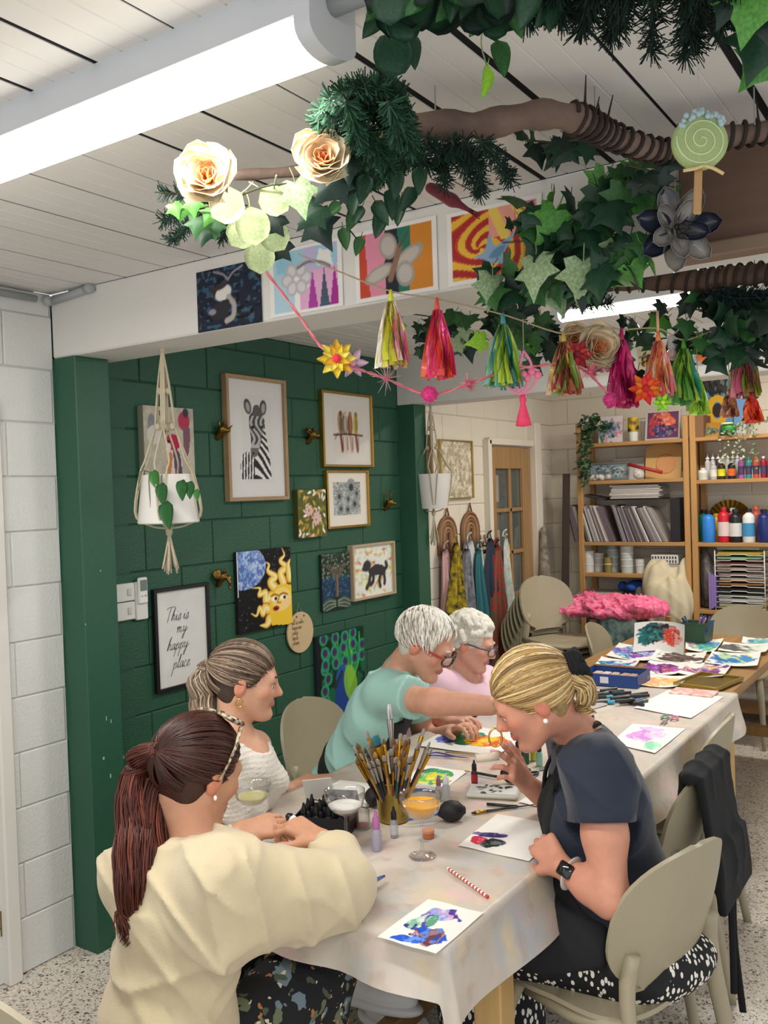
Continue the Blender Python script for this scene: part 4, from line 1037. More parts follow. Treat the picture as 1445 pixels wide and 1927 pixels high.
# ---------------------------------------------------------------- white-haired woman in pink
def person_d():
 hd = dep(886,1212,3.88); R = facing(idir(.95,-.30),0.30); base = (-2.1,3.4,0)
 t = thing('person','curly white-haired woman in a pink shirt and navy apron wearing glasses','person',base,0)
 skin = hexc('#cf9a84'); neck = dep(866,1275,3.90); pel = np.array([-2.08,3.40,0.56])
 shR = dep(818,1290,3.78); shL = dep(918,1285,4.08); chest = (shR+shL)/2-Z*0.10
 elR = dep(800,1345,3.72); wrR = dep(845,1360,3.62); elL = dep(925,1335,4.1); wrL = dep(950,1345,3.9)
 S = SDF(); head_prims(S,hd,R,skin,hexc('#b4706a'),0.98); S.cone(hd+R@np.array([0,-.03,-.05]),neck,.05,.056,0.025)
 torso_prims(S,pel,chest,neck,shL,shR,0.0,1.05)
 S.chain([shR,elR,wrR],[.045,.04,.03],0.03); S.chain([shL,elL,wrL],[.045,.04,.03],0.03)
 hand_prims(S,wrR,dep(890,1352,3.55)-wrR,Z,-1,(.6,.7,.75,.8),0.4,0.95); hand_prims(S,wrL,dep(985,1350,3.8)-wrL,Z,1,(.6,.7,.75,.8),0.4,0.95)
 S.build('body',skin_mat('skin','#ffffff'),t,h=0.006,col=skin)
 head_extras(t,hd,R,'#55626a','#b9aea2',0.98); glasses(t,hd,R,0.98,'#3d4353','#3d4353',0.0022)
 J = SDF(); Q = torso_prims(J,pel,chest,neck-Z*0.03,shL,shR,0.02,1.1,bust=1.0,belly=0.02)
 J.cone(shR,elR,.062,.052,0.04); J.cone(shL,elL,.062,.052,0.04); J.cone(elR,elR+(wrR-elR)*0.3,.05,.048,0.02); J.cone(elL,elL+(wrL-elL)*0.3,.05,.048,0.02)
 J.ell(neck+Z*0.05+R[:,1]*0.04,(.075,.075,.08),None,0.01,None,True)
 J.build('shirt',mat('pink_cotton','#e0bcc9',0.8,var=0.06,vscale=14,bump=0.1,bscale=300),t,h=0.007,disp=folds(0.005,[((.6,.2,.75),34,0,(.2,.9,.3),1.7),((.9,.4,-.2),24,2,(.1,.2,.9),1.8)]))
 A = SDF(); torso_prims(A,pel,chest,neck-Z*0.04,shL,shR,0.028,1.1,bust=1.0,belly=0.02); fr = Q[:,1]; sd = Q[:,0]; up = Q[:,2]
 nv = mat('navy_canvas','#20293c',0.85,var=0.12,vscale=20)
 def cut2(P):
  l = (P-chest)@Q; return np.maximum(np.maximum(0.05-l[:,1],np.abs(l[:,0])-(0.11+0.25*np.maximum(-.1-l[:,2],0))),l[:,2]-0.05)
 A.build('apron',nv,t,h=0.007,cut=cut2)
 for s_ in (-1,1): MB().tube(spline([neck+sd*s_*.055-fr*.02+Z*.02,neck+sd*s_*.07+fr*.05-Z*.02,chest+fr*.13+sd*s_*.075+up*.05],10),.012,6,flat=0.4).build('apron_strap',nv,t,smooth=True,world=True)
 kn = [np.array([-1.66,3.52,0.56]),np.array([-1.66,3.30,0.56])]; an = [np.array([-1.70,3.52,0.10]),np.array([-1.70,3.30,0.10])]
 legs(t,pel-Z*0.03,Q,kn,an,col_mat('#3b3f4a',0.85),(.09,.065,.05),shoe=col_mat('#4a443e',0.7))
 # curls: overlapping soft rolls of hair
 rg = random.Random(44); C = SDF(); hc = np.array([0,-.018,.036])
 C.ell(hd+R@np.array([0,-.018,.04]),(.084,.102,.092),R,0.02)
 for i in range(95):
  a = rg.uniform(-PI,PI); e = rg.uniform(-.55,1.5); d0 = np.array([math.sin(a)*math.cos(e),-math.cos(a)*math.cos(e),math.sin(e)])
  if d0[1] > 0.45 and d0[2] < 0.60: continue
  if abs(d0[0]) > .4 and d0[2] < 0.0 and d0[1] > -.22: continue
  p = hc+d0*np.array([.086,.104,.094]); q = unit(np.cross(d0,[rg.gauss(0,1),rg.gauss(0,1),rg.gauss(0,1)]))*rg.uniform(.010,.022)
  C.cone(hd+R@(p-q),hd+R@(p+q),rg.uniform(.012,.019),rg.uniform(.012,.018),0.007)
 hl2 = lambda P: np.where((((P-hd)@R)[:,1] > 0.055) & (((P-hd)@R)[:,2] < 0.055),0.02,-1.0)
 def frz(P): return 0.0022*np.sin(P@np.array([420.,160,210])+3*np.sin(P@np.array([90.,230,60])))
 C.build('curly_hair',mat('white_curls','#d9d3c5',0.75,var=0.22,vscale=70,bump=0.5,bscale=220),t,h=0.005,disp=frz,cut=hl2)
 return t

# ---------------------------------------------------------------- blonde woman in navy
def person_e():
 hd = dep(1003,1316,2.27); R = facing(idir(-.98,.10),0.52,0.06); base = (-0.78,2.12,0)
 t = thing('person','blonde woman in a navy top and black apron bent over her ink painting','person',base,0)
 skin = hexc('#cc8f76'); neck = dep(1090,1385,2.36); pel = np.array([-0.80,2.27,0.54])
 shL = dep(1128,1455,2.18); shR = dep(1085,1410,2.58); chest = (shL+shR)/2-Z*0.12+idir(.035,0)
 elL = dep(1148,1690,2.10); wrL = dep(1056,1632,2.20); elR = dep(1062,1530,2.66); wrR = dep(992,1476,2.58)
 S = SDF(); head_prims(S,hd,R,skin,hexc('#b8655c'),1.0); S.cone(hd+R@np.array([0,-.035,-.045]),neck,.050,.057,0.025)
 torso_prims(S,pel,chest,neck,shL,shR,0.0,1.05)
 S.chain([shL,shL*0.5+elL*0.5,elL,elL*0.6+wrL*0.4,wrL],[.052,.050,.041,.038,.027],0.03); S.chain([shR,elR,wrR],[.05,.042,.028],0.03)
 nail = hexc('#f0b9ae')
 hand_prims(S,wrL,dep(1008,1572,2.30)-wrL,unit(idir(-.3,-.9)+Z*0.3),-1,(0.75,0.9,1.0,1.05),0.4,0.98)
 hand_prims(S,wrR,dep(952,1432,2.52)-wrR,unit(idir(.15,-.65)+Z*0.6),1,(0.10,0.30,0.75,0.95),0.15,0.98,nail=nail,spread=0.22,tout=0.9)
 S.build('body',skin_mat('skin','#ffffff'),t,h=0.0046,col=skin)
 head_extras(t,hd,R,'#4f5a60','#8a6f4c',1.0)
 navy = mat('navy_jersey','#1b2436',0.75,var=0.10,vscale=12,bump=0.08,bscale=350,sheen=0.15)
 J = SDF(); Q = torso_prims(J,pel,chest,neck-Z*0.03,shL,shR,0.026,1.16,bust=1.1,belly=0.035); fr = Q[:,1]; sd = Q[:,0]; up = Q[:,2]
 J.ell(pel+up*0.05,np.array([.175,.125,.11]),Q,0.05)
 J.cone(shL-up*.0,shL+(elL-shL)*0.40,.076,.080,0.05); J.cone(shR,shR+(elR-shR)*0.45,.070,.072,0.05)
 J.ell(neck+Z*0.035+R[:,1]*0.02+IR*0.012,(.080,.080,.062),None,0.012,None,True)
 pl = shL+(elL-shL)*0.40; dl = unit(elL-shL); pr_ = shR+(elR-shR)*0.45; dr = unit(elR-shR)
 cut = lambda P: np.maximum(np.where(np.linalg.norm(P-pl,axis=1) < 0.125,(P-pl)@dl,-1),np.where(np.linalg.norm(P-pr_,axis=1) < 0.12,(P-pr_)@dr,-1))
 FN = folds(0.022,[((.5,.1,.85),46,0,(.2,.9,.3),1.5),((.9,.4,.1),36,2,(.1,.2,.9),1.7),((.2,-.7,.7),42,1,(.9,.2,0),1.5)])
 J.build('top',navy,t,h=0.0062,disp=FN,cut=cut)
 blk = mat('black_canvas','#1a1b1f')
 A = SDF(); torso_prims(A,pel-up*.02,chest,neck-Z*0.03,shL,shR,0.033,1.16,bust=1.1,belly=0.035); A.ell(pel+up*0.05,np.array([.180,.130,.115]),Q,0.05)
 def cut2(P):
  l = (P-chest)@Q; side = 0.10+0.42*np.maximum(-.10-l[:,2],0)
  return np.maximum(np.maximum(0.05-0.5*np.maximum(-.14-l[:,2],0)-l[:,1],np.abs(l[:,0])-side),l[:,2]-0.08)
 A.build('apron',blk,t,h=0.0062,cut=cut2,disp=FN)
 for s_ in (-1,1):
  MB().tube(spline([neck+sd*s_*.045-fr*.045+Z*.035,neck+sd*s_*.066+fr*.015+Z*.012,neck*.5+chest*.5+fr*.10+sd*s_*.075+up*.02,chest+fr*.135+sd*s_*.08+up*.05],14),.015,6,flat=0.35).build('apron_strap',blk,t,smooth=True,world=True)
 # spotted trousers and the apron skirt over the lap
 kn = [np.array([-1.17,2.36,0.55]),np.array([-1.16,2.12,0.54])]
 kn = [np.array([-1.20,2.10,0.545]),np.array([-1.20,2.34,0.545])]; an = [np.array([-1.14,2.10,0.10]),np.array([-1.16,2.34,0.10])]
 m = mat('spotted_trousers','#131417',0.8); nt = m.node_tree; N = nt.nodes; L = nt.links; b = N['Principled BSDF']; tc = N.new('ShaderNodeTexCoord')
 mp = N.new('ShaderNodeMapping'); mp.inputs['Scale'].default_value = (1.0,1.0,0.5); mp.inputs['Rotation'].default_value = (0.5,0.6,0.2); L.new(tc.outputs['Object'],mp.inputs[0])
 v = N.new('ShaderNodeTexVoronoi'); v.inputs['Scale'].default_value = 80; v.inputs['Randomness'].default_value = 0.8; L.new(mp.outputs[0],v.inputs['Vector'])
 lt = N.new('ShaderNodeMath'); lt.operation = 'LESS_THAN'; lt.inputs[1].default_value = 0.37; L.new(v.outputs['Distance'],lt.inputs[0])
 mx = N.new('ShaderNodeMix'); mx.data_type = 'RGBA'; L.new(lt.outputs[0],mx.inputs[0]); mx.inputs[6].default_value = (*lin(hexc('#131417')),1); mx.inputs[7].default_value = (*lin(hexc('#e9e3d8')),1); L.new(mx.outputs[2],b.inputs['Base Color'])
 legs(t,pel-Z*0.03,Q,kn,an,m,(.122,.100,.09),0.009,shoe=col_mat('#2a2a2d',0.6),extra=lambda S_: S_.ell(pel-Z*0.035+IR*0.03,(.195,.19,.10),None,.04))
 K = SDF()
 for e_,k in zip((-1,1),kn): hp_ = pel+Q[:,0]*e_*.09; K.cone(hp_+unit(k-hp_)*0.04+Z*0.0,hp_+(k-hp_)*0.85+Z*0.008,.134,.120,0.09)
 K.build('apron_skirt',blk,t,h=0.008,disp=FN,cut=lambda P: np.maximum(0.455-P[:,2]+0.34*(P[:,0]-pel[0]+0.24),P[:,0]-pel[0]-0.02))
 # hair combed back to a low tail with a black scrunchie
 hl = lambda l: np.maximum(l[:,1]-(0.054+0.30*np.maximum(l[:,2]-0.05,0)-0.60*np.maximum(0.03-l[:,2],0)),np.maximum(-0.08-l[:,2],(np.abs(l[:,0])-0.066-0.5*np.maximum(-.012-l[:,1],0))*(l[:,2] < 0.005)-0.02*(l[:,2] >= 0.005)))
 hair_cap(t,hd,R,mat('blonde_cap','#a98a58',0.5,col2='#7d6240',vscale=60),hl,0.004)
 rg = random.Random(35); st = []
 for i in range(950):
  a = rg.uniform(-1,1); b_ = rg.random()
  if b_ < 0.46: st.append((0.074*a,0.062+0.034*(1-a*a)+rg.uniform(-.02,0),0.092-0.035*a*a+rg.uniform(-.03,.012)))
  elif b_ < 0.76: st.append((rg.choice((-1,1))*0.076,rg.uniform(-.03,.045),rg.uniform(-.01,.06)))
  elif b_ < 0.95: st.append((rg.choice((-1,1))*rg.uniform(.01,.072),-.03-rg.random()*.06,rg.uniform(-.10,-.02)))
  else: st.append((rg.uniform(-.06,.06),rg.uniform(-.05,.08),0.12))
 bl = ['#b08f5c','#c4a671','#d6bc88','#967648','#bc9c66','#876a42','#e0cc9e','#a3834f']
 strand_hair(t,hd,R,1.0,st,(0.0,-.112,.018),bl,0.0023,0.0105,seed=9)
 tp = hd+R@np.array([0,-.122,.018])
 tail_hair(t,[tp,dep(1080,1275,2.24),dep(1098,1290,2.24),dep(1104,1325,2.24),dep(1090,1342,2.24)],[.014,.030,.036,.034,.016],300,bl,12,0.01,0.0019,steps=16)
 mb = MB()
 for i in range(5): mb.tube([tp+R@np.array([(.031+.004*math.sin(a*6+i))*math.cos(a),-.012+.014*(i-2)/2+.004*math.sin(a*5+i*2),(.033+.004*math.sin(a*7+i))*math.sin(a)]) for a in np.linspace(0,2*PI,30)],.0105,7,caps=False)
 mb.build('scrunchie',col_mat('#101014',0.9),t,smooth=True,world=True)
 MB().ell(hd+R@np.array([-.086,-.004,-.036]),.0062).build('earring',mat('pearl','#efe8dc',0.2,coat=0.5),t,smooth=True,world=True)
 # watch on the near wrist
 ax = unit(wrL-elL); F = frame(ax,unit(idir(-.2,-.9)+Z*0.4)); wc = wrL-ax*0.03
 w = MB().tube([wc+F[:,0]*.033*math.cos(a)+F[:,1]*.033*math.sin(a) for a in np.linspace(0,2*PI,28)],.010,8,caps=False,up=ax,flat=0.25)
 wo = w.build('watch',col_mat('#c9c6c2',0.4),t,smooth=True,world=True)
 MB().box(wc+F[:,1]*.037,(.034,.011,.040),F@np.array([[1,0,0],[0,1,0],[0,0,1.0]]),0.004).build('watch_case',mat('watch_face','#0c0d10',0.1,coat=0.6),wo,smooth=True,world=True)
 return t
PA = person_a(); PBB = person_b(); PC = person_c(); PD = person_d(); PE = person_e()

# ================================================================ pictures and fittings on the green wall and the beam
M_OAK = mat('oak_frame','#a98c68',0.5,var=0.15,vscale=10,stretch=(4,4,1))
M_GOLD = mat('gold_frame','#b8934a',0.3,0.9,var=0.1,vscale=20)
M_BLK = mat('black_frame','#141416',0.4)
M_CANV = mat('canvas_edge','#b9b3a2',0.8)
def plate(corners,axis,val):
 """centre-bottom, width and height of an upright rectangle seen at four corners (TL, TR, BR, BL) on the plane axis=val"""
 P = [on(x,y,axis,val) for x,y in corners]; k = 1 if axis == 'x' else 0
 a = (P[0][k]+P[3][k])/2; b = (P[1][k]+P[2][k])/2; z1 = (P[0][2]+P[1][2])/2; z0 = (P[2][2]+P[3][2])/2
 c = np.zeros(3); c[k] = (a+b)/2; c[1-k] = val; c[2] = z0; return c,b-a,z1-z0
def frame_thing(name,label,cat,corners,style,th,paint,nx,bar=0.018,axis='x',val=None,fm=None,glassy=False,mount=0.0,roll=0.0,edge=None,wall=None):
 wallv = XG if wall is None else wall
 v = (wallv+th if axis == 'x' else wallv-th) if val is None else val
 c,w,h = plate(corners,axis,v)
 loc = c.copy(); t = thing(name,label,cat,loc,(0,roll,PI/2) if axis == 'x' else (0,roll,0))
 if style == 'frame':
  for x in (-w/2+bar/2,w/2-bar/2): MB().box((x,th/2,h/2),(bar,th,h),bev=0.002).build('frame_bar',fm,t)
  for z in (bar/2,h-bar/2): MB().box((0,th/2,z),(w-2*bar,th,bar),bev=0.002).build('frame_bar',fm,t)
  MB().box((0,th*0.75,h/2),(w-bar,th*0.4,h-bar)).build('backing',M_CANV,t)
  a = Art(w-2*bar,h-2*bar,nx); paint(a); link('print',a.mesh('print',0.35 if glassy else 0.7),t,(0,th*0.5,bar))
 else:
  MB().box((0,th/2+0.0008,h/2),(w,th,h),bev=0.002).build('canvas',edge or M_CANV,t)
  a = Art(w,h,nx); paint(a); link('painting',a.mesh('painting',0.6),t,(0,-0.0004,0))
 return t

def p_rosella(a):
 a.fill('#b4ae9b').mottle(.15,30); w,h = a.w,a.h
 a.blob([(.30*w,.95*h),(.48*w,.98*h),(.46*w,.75*h),(.40*w,.70*h)],'#54402f'); a.ell(.16*w,.8*h,.08*w,.12*h,'#6f6f86',a=.7); a.ell(.80*w,.86*h,.12*w,.10*h,'#b33352'); a.ell(.84*w,.95*h,.06*w,.05*h,'#3c3548')
 a.blob([(.78*w,.8*h),(.92*w,.78*h),(.88*w,.52*h),(.78*w,.5*h)],'#7d5364'); a.ell(.2*w,.7*h,.14*w,.1*h,'#cfc9c2')
 a.blob([(.42*w,.62*h),(.62*w,.66*h),(.74*w,.42*h),(.66*w,.2*h),(.46*w,.3*h)],'#d8c9bc'); a.blob([(.55*w,.58*h),(.7*w,.5*h),(.72*w,.2*h),(.6*w,.28*h)],'#5b4660'); a.blob([(.45*w,.52*h),(.54*w,.5*h),(.5*w,.3*h),(.42*w,.3*h)],'#c07b45')
 a.ell(.56*w,.63*h,.16*w,.085*h,'#b31c46'); a.ell(.46*w,.58*h,.06*w,.05*h,'#e6d3d3'); a.ell(.48*w,.635*h,.03*w,.016*h,'#111111'); a.poly([(.38*w,.64*h),(.46*w,.66*h),(.44*w,.62*h)],'#6d5a58')
 for i in range(14): a.line([(.5*w,.1*h),(.5*w+math.sin(i)*.4*w,.1*h+.1*h*abs(math.cos(i*2)))],.012*w,['#6a7a52','#8a6f5a','#b98a90'][i % 3],.6)
def p_zebra(a):
 w,h = a.w,a.h; a.fill('#d9d8d4'); a.rect(.25*w,.12*h,.78*w,.88*h,'#d2d1cc',.5)
 X,Y = a.X/w,a.Y/h
 body = a.inside(spline(np.array([(.20,.15),(.21,.33),(.32,.39),(.44,.36),(.50,.42),(.56,.62),(.64,.64),(.68,.52),(.73,.34),(.76,.15)])*[w,h],80))
 a.mask(body,'#e2e1dd'); left = (X < .45) & (Y < .40)
 st = np.sin((Y+X*.25)*78+5*np.sin(X*8+Y*3)+3*np.sin(Y*11)); a.mask(body & ~left & (st > -.1),'#2a2928'); a.mask(body & left & (np.sin((X-Y*.10)*125) > -.1),'#2f2e2d')
 head = a.inside(spline(np.array([(.37,.66),(.40,.715),(.52,.735),(.63,.70),(.655,.62),(.60,.52),(.54,.42),(.50,.355),(.42,.345),(.385,.39),(.40,.48),(.375,.58)])*[w,h],70)); a.mask(head,'#b3b2af')
 a.mask(head & (Y > .45) & (np.sin((X-.5)*(52+30*Y)+5*np.sin(Y*22)) > .0),'#434241'); a.mask(head & (Y < .42),'#55544f',.8); a.ell(.43*w,.375*h,.02*w,.010*h,'#1a1a1a')
 a.ell(.435*w,.60*h,.028*w,.013*h,'#141414'); a.ell(.60*w,.605*h,.024*w,.013*h,'#141414')
 for cx,rt in ((.355,.30),(.635,-.16)):
  a.ell(cx*w,.775*h,.062*w,.066*h,'#454442',rt); a.ell((cx+.004)*w,.77*h,.036*w,.045*h,'#a3a29e',rt)
 a.blob([(.43*w,.70*h),(.46*w,.775*h),(.53*w,.795*h),(.57*w,.77*h),(.58*w,.70*h)],'#5a5956')
def p_parrots(a):
 w,h = a.w,a.h; a.fill('#dad6cd').rect(.2*w,.15*h,.85*w,.85*h,'#d6d1c6',.6)
 for i,(x,c1,c2) in enumerate(((.36,'#a58f6d','#6d4a37'),(.45,'#6f6b62','#c9b8a6'),(.56,'#7d4e35','#a8754e'),(.68,'#c9bb63','#8e7748'))):
  a.ell(x*w,.58*h,.055*w,.17*h,c1,-.06*(i-1.5)); a.ell((x+.012)*w,.58*h,.03*w,.13*h,c2,0,.8); a.ell((x+.01)*w,.73*h,.032*w,.04*h,c2)
  a.line([(x*w,.42*h),((x+.03)*w,.2*h)],.04*w,['#7a3b2c','#e0b9ac','#c99b90','#8d4b34'][i]); a.line([((x+.045)*w,.40*h),((x+.05)*w,.22*h)],.012*w,'#54372a')
 a.line([(.22*w,.42*h),(.5*w,.44*h),(.82*w,.43*h)],.022*w,'#5d3527'); a.line([(.24*w,.36*h),(.30*w,.45*h)],.012*w,'#5d3527')
def p_inkflowers(a):
 w,h = a.w,a.h; a.fill('#e3dccd'); a.rect(.15*w,.20*h,.84*w,.82*h,'#b9bdbc'); m = (a.X > .15*w) & (a.X < .84*w) & (a.Y > .2*h) & (a.Y < .82*h)
 n = a.noise(90,3); a.mask(m & (n > .52),'#8d9290',.7); a.mask(m & (np.abs(a.noise(60,8)-.5) < .03),'#55595a',.8)
 for x,y,r in ((.60,.72,.13),(.52,.50,.06),(.68,.40,.09),(.50,.30,.07),(.3,.55,.08),(.33,.32,.07),(.74,.6,.06)):
  a.ell(x*w,y*h,r*w,r*w,'#9da2a1');
  for k in range(12): a.line([(x*w,y*h),(x*w+r*w*math.cos(k*PI/6),y*h+r*w*math.sin(k*PI/6))],.008*w,'#4c5051',.8)
  a.ell(x*w,y*h,r*.42*w,r*.42*w,'#3c4041')
def p_floral(a):
 w,h = a.w,a.h; a.fill('#5a5b26').mottle(.25,40); rg = random.Random(3)
 for i in range(70):
  x,y,r = rg.random()*w,rg.random()*h,rg.random()*3; a.ell(x,y,.03*w,.075*w,rg.choice(['#e8e1d0','#b9853c','#efe9dc','#8a8a3a','#d9b8a6','#6f6f30','#c9a04a']),r)
 for cx,cy in ((.38,.56),(.66,.44),(.62,.36)):
  for k in range(7): a.ell(cx*w+.075*w*math.cos(k*.9),cy*h+.075*w*math.sin(k*.9),.035*w,.07*w,'#d7b3ae',k*.9-PI/2)
  a.ell(cx*w,cy*h,.03*w,.03*w,'#9c7f52')
def p_sunmoon(a):
 w,h = a.w,a.h; a.fill('#0c0c0f'); rg = random.Random(4)
 for i in range(160): a.ell(rg.random()*w,rg.random()*h,.006*w,.006*w,'#cfcfd6',0,rg.uniform(.3,.9))
 a.ell(.12*w,.80*h,.40*w,.27*h,'#7f9ccf'); mm = ((a.X-.12*w)/(.40*w))**2+((a.Y-.80*h)/(.27*h))**2 < 1
 a.mask(mm & (a.noise(55,2) > .53),'#4b66a8',.8); a.mask(mm & (a.noise(70,9) > .60),'#c9d8ee',.7)
 fl = ['#f2cf5a','#f7e9b0','#c98a2e']
 for P in ([(.85,.55),(.80,.68),(.92,.74),(.80,.83),(.88,.90),(.84,.99)],[(.68,.50),(.60,.58),(.70,.64),(.56,.72),(.58,.80),(.52,.84)],[(.60,.40),(.50,.36),(.50,.46),(.38,.44),(.40,.52),(.26,.54)],[(.58,.22),(.48,.27),(.44,.20),(.38,.28),(.32,.19),(.22,.23)],[(.56,.12),(.50,.05),(.38,.06)],[(.98,.60),(.95,.75),(.99,.84)]):
  P = np.array(P)*[w,h]; a.line(P,.15*w,fl[2],1,True,True); a.line(P,.11*w,fl[0],1,True,True); a.line(P+[.01*w,0],.045*w,fl[1],1,True,True)
 a.blob(np.array([(.60,.03),(.56,.22),(.60,.40),(.72,.52),(.9,.52),(1.03,.45),(1.03,.03)])*[w,h],'#eec437'); a.blob(np.array([(.62,.30),(.70,.46),(.84,.49),(.97,.42),(.98,.28),(.86,.20),(.70,.2)])*[w,h],'#f3d57a')
 for x in (.67,.84): a.ell(x*w,.36*h,.07*w,.03*h,'#fff6dc'); a.ell((x+.02)*w,.36*h,.028*w,.022*h,'#3a2413'); a.line([((x-.07)*w,.40*h),(x*w,.415*h),((x+.08)*w,.39*h)],.02*w,'#9a5c1e')
 a.line([(.76*w,.38*h),(.72*w,.31*h),(.78*w,.30*h)],.02*w,'#b5761f'); a.ell(.69*w,.235*h,.06*w,.032*h,'#a62618'); a.ell(.69*w,.232*h,.03*w,.014*h,'#3a0d0a'); a.ell(.9*w,.28*h,.09*w,.05*h,'#f6c9a0',0,.6); a.rect(0,.45*h,.02*w,h,'#d8d8d8')
def p_tree(a):
 w,h = a.w,a.h; a.fill('#1d3a52').mottle(.3,40); rg = random.Random(9); a.mask(a.Y > .62*h-.12*h*np.abs(a.X/w-.5),'#1f3328');
 for i in range(150): a.ell(rg.random()*w,(.55+.45*rg.random())*h,.022*w,.012*h,rg.choice(['#5d6f58','#8b957c','#3d5347','#a8a58a']),rg.random()*3)
 for i in range(90): a.ell(rg.random()*w,(.25+.4*rg.random())*h,.010*w,.010*w,'#7fa8c9',0,.8)
 for k in range(9): a.line([(.52*w,.5*h),(.52*w+(k-4)*.05*w,.68*h),(.52*w+(k-4)*.10*w,.80*h)],.025*w,'#6d5a4d')
 a.line([(.50*w,.12*h),(.53*w,.35*h),(.52*w,.62*h)],.11*w,'#5d4a40'); a.line([(.52*w,.15*h),(.54*w,.4*h),(.53*w,.6*h)],.03*w,'#8a7565'); a.mask(a.Y < .22*h-.3*h*np.abs(a.X/w-.5)**2,'#1a2a24')
 for k in range(6):
  for s in (-1,1): a.line([(.5*w+s*.04*w,(.10-.0*k)*h-.02*k*h+.06*h),(.5*w+s*.28*w,(.20-.035*k)*h),(.5*w+s*.52*w,(.12-.03*k)*h)],.022*w,'#9fa896' if k % 2 else '#5a6a5c')
def p_dog(a):
 w,h = a.w,a.h; a.fill('#e4e4da'); rg = random.Random(12)
 for i in range(90): x,y = rg.random()*w,rg.random()*h; a.ell(x,y,.02*w,.05*w,rg.choice(['#cdd0b0','#b9c08c','#d8cf6a','#d9a070','#cfd8c8','#b8c9a8','#d3604a','#cabf3a']),rg.random()*3,.75)
 c = '#38373b'; a.blob(np.array([(.38,.50),(.55,.60),(.74,.58),(.82,.46),(.78,.36),(.62,.40),(.46,.38)])*[w,h],c); a.ell(.36*w,.60*h,.10*w,.11*h,c,.3); a.ell(.30*w,.55*h,.06*w,.05*h,c)
 for P in ([(.44,.42),(.40,.26),(.34,.16)],[(.52,.40),(.50,.28),(.44,.22)],[(.70,.40),(.66,.28),(.68,.16)],[(.78,.42),(.80,.28),(.79,.2)],[(.80,.48),(.86,.54),(.84,.62)]): a.line(np.array(P)*[w,h],.065*w,c)
def p_peacock(a):
 w,h = a.w,a.h; a.fill('#0f2f22').mottle(.3,20); rg = random.Random(14); a.mask(a.noise(16,5) > .5,'#1c6a41',.8); a.mask(a.X < .07*w+.03*w*a.noise(9),'#10171a')
 for k in range(26): x0 = rg.random(); a.line([(.62*w,.25*h),((.35+.6*x0)*w,.6*h),((.25+.75*x0)*w,(.75+.2*rg.random())*h)],.03*w,rg.choice(['#3fae4a','#2f8f57','#7cc23a','#1f7a55']),.85)
 for i in range(20):
  x,y = (.12+.88*rg.random())*w,(.45+.52*rg.random())*h
  if i < 6: x = (.14+.08*rg.random())*w; y = (.08+.13*i+.03*rg.random())*h
  else: x = (.14+.80*((i-6) % 5)/4+.05*rg.random())*w; y = (.62+.15*((i-6)//5)+.05*rg.random())*h
  r = rg.uniform(-.6,.6); a.ell(x,y,.085*w,.075*h,'#2f9a6a',r); a.ell(x,y,.06*w,.058*h,'#247a5a',r); a.ell(x,y,.042*w,.045*h,'#3a2a6a',r); a.ell(x,y-.01*h,.022*w,.025*h,'#5d1f3f',r)
 a.blob(np.array([(.36,.0),(.34,.3),(.42,.52),(.50,.58),(.60,.52),(.62,.3),(.66,0)])*[w,h],'#1c3f86'); a.blob(np.array([(.45,.5),(.36,.44),(.44,.58),(.55,.60),(.56,.52)])*[w,h],'#20549c'); a.line([(.36*w,.36*h),(.5*w,.52*h)],.05*w,'#2a2f38'); a.ell(.68*w,.36*h,.14*w,.22*h,'#8fc23a',.2,.8)
frame_thing('canvas_painting','unframed canvas of a red-headed parrot behind the hanging planter','painting',[(268.5,761),(365.7,771),(366,942),(275,946)],'canvas',.035,p_rosella,70,edge=mat('canvas_side_grey','#8d8a7b',0.8))
frame_thing('framed_print','tall oak-framed pencil drawing of a zebra head','picture',[(424,706),(537,712),(547,938),(435,946)],'frame',.035,p_zebra,96,.018,fm=M_OAK,glassy=True)
frame_thing('framed_print','gold-framed drawing of four parrots on a perch','picture',[(605,735),(700.7,742.5),(705,877),(612,881)],'frame',.03,p_parrots,80,.013,fm=M_GOLD,glassy=True)
frame_thing('framed_print','gold-framed grey ink drawing of round flowers','picture',[(615,885),(694.5,885),(698,989.4),(619,996)],'frame',.03,p_inkflowers,70,.012,fm=M_GOLD,glassy=True)
frame_thing('canvas_painting','small olive canvas painted with pink and white blossoms','painting',[(559.6,922),(612,920.6),(616,1008),(562,1013)],'canvas',.035,p_floral,60,edge=mat('olive_edge','#4b4a22',0.8))
frame_thing('canvas_painting','black canvas of a blue moon and a golden sun with a face','painting',[(445.6,1038),(546.8,1030),(549,1175),(448.6,1193)],'canvas',.02,p_sunmoon,100,edge=mat('canvas_side_black','#1a1a1c',0.7))
frame_thing('canvas_painting','dark blue canvas of a spreading tree on striped hills','painting',[(604,1043),(656.7,1039),(660,1142),(608,1150)],'canvas',.02,p_tree,60,edge=mat('canvas_side_dark','#1c2a2c',0.7))
frame_thing('framed_print','pale oak box frame with a black animal among leaves','picture',[(663,1029),(743,1015.6),(747,1115),(668,1134)],'frame',.04,p_dog,66,.013,fm=mat('pale_oak','#b8a283',0.5,var=.1,vscale=10),glassy=True)
frame_thing('canvas_painting','green canvas of a peacock with its tail raised behind the man in mint','painting',[(594,1199),(682,1179),(690,1330),(601,1362)],'canvas',.025,p_peacock,90,edge=mat('canvas_side_dark','#1c2a2c',0.7))
hp = frame_thing('framed_print','black-framed white print lettered This is my happy place','picture',[(291,1109),(393.5,1096),(401,1283),(297,1303)],'frame',.025,lambda a: a.fill('#dcdad5').mottle(.03,20),12,.016,fm=M_BLK)
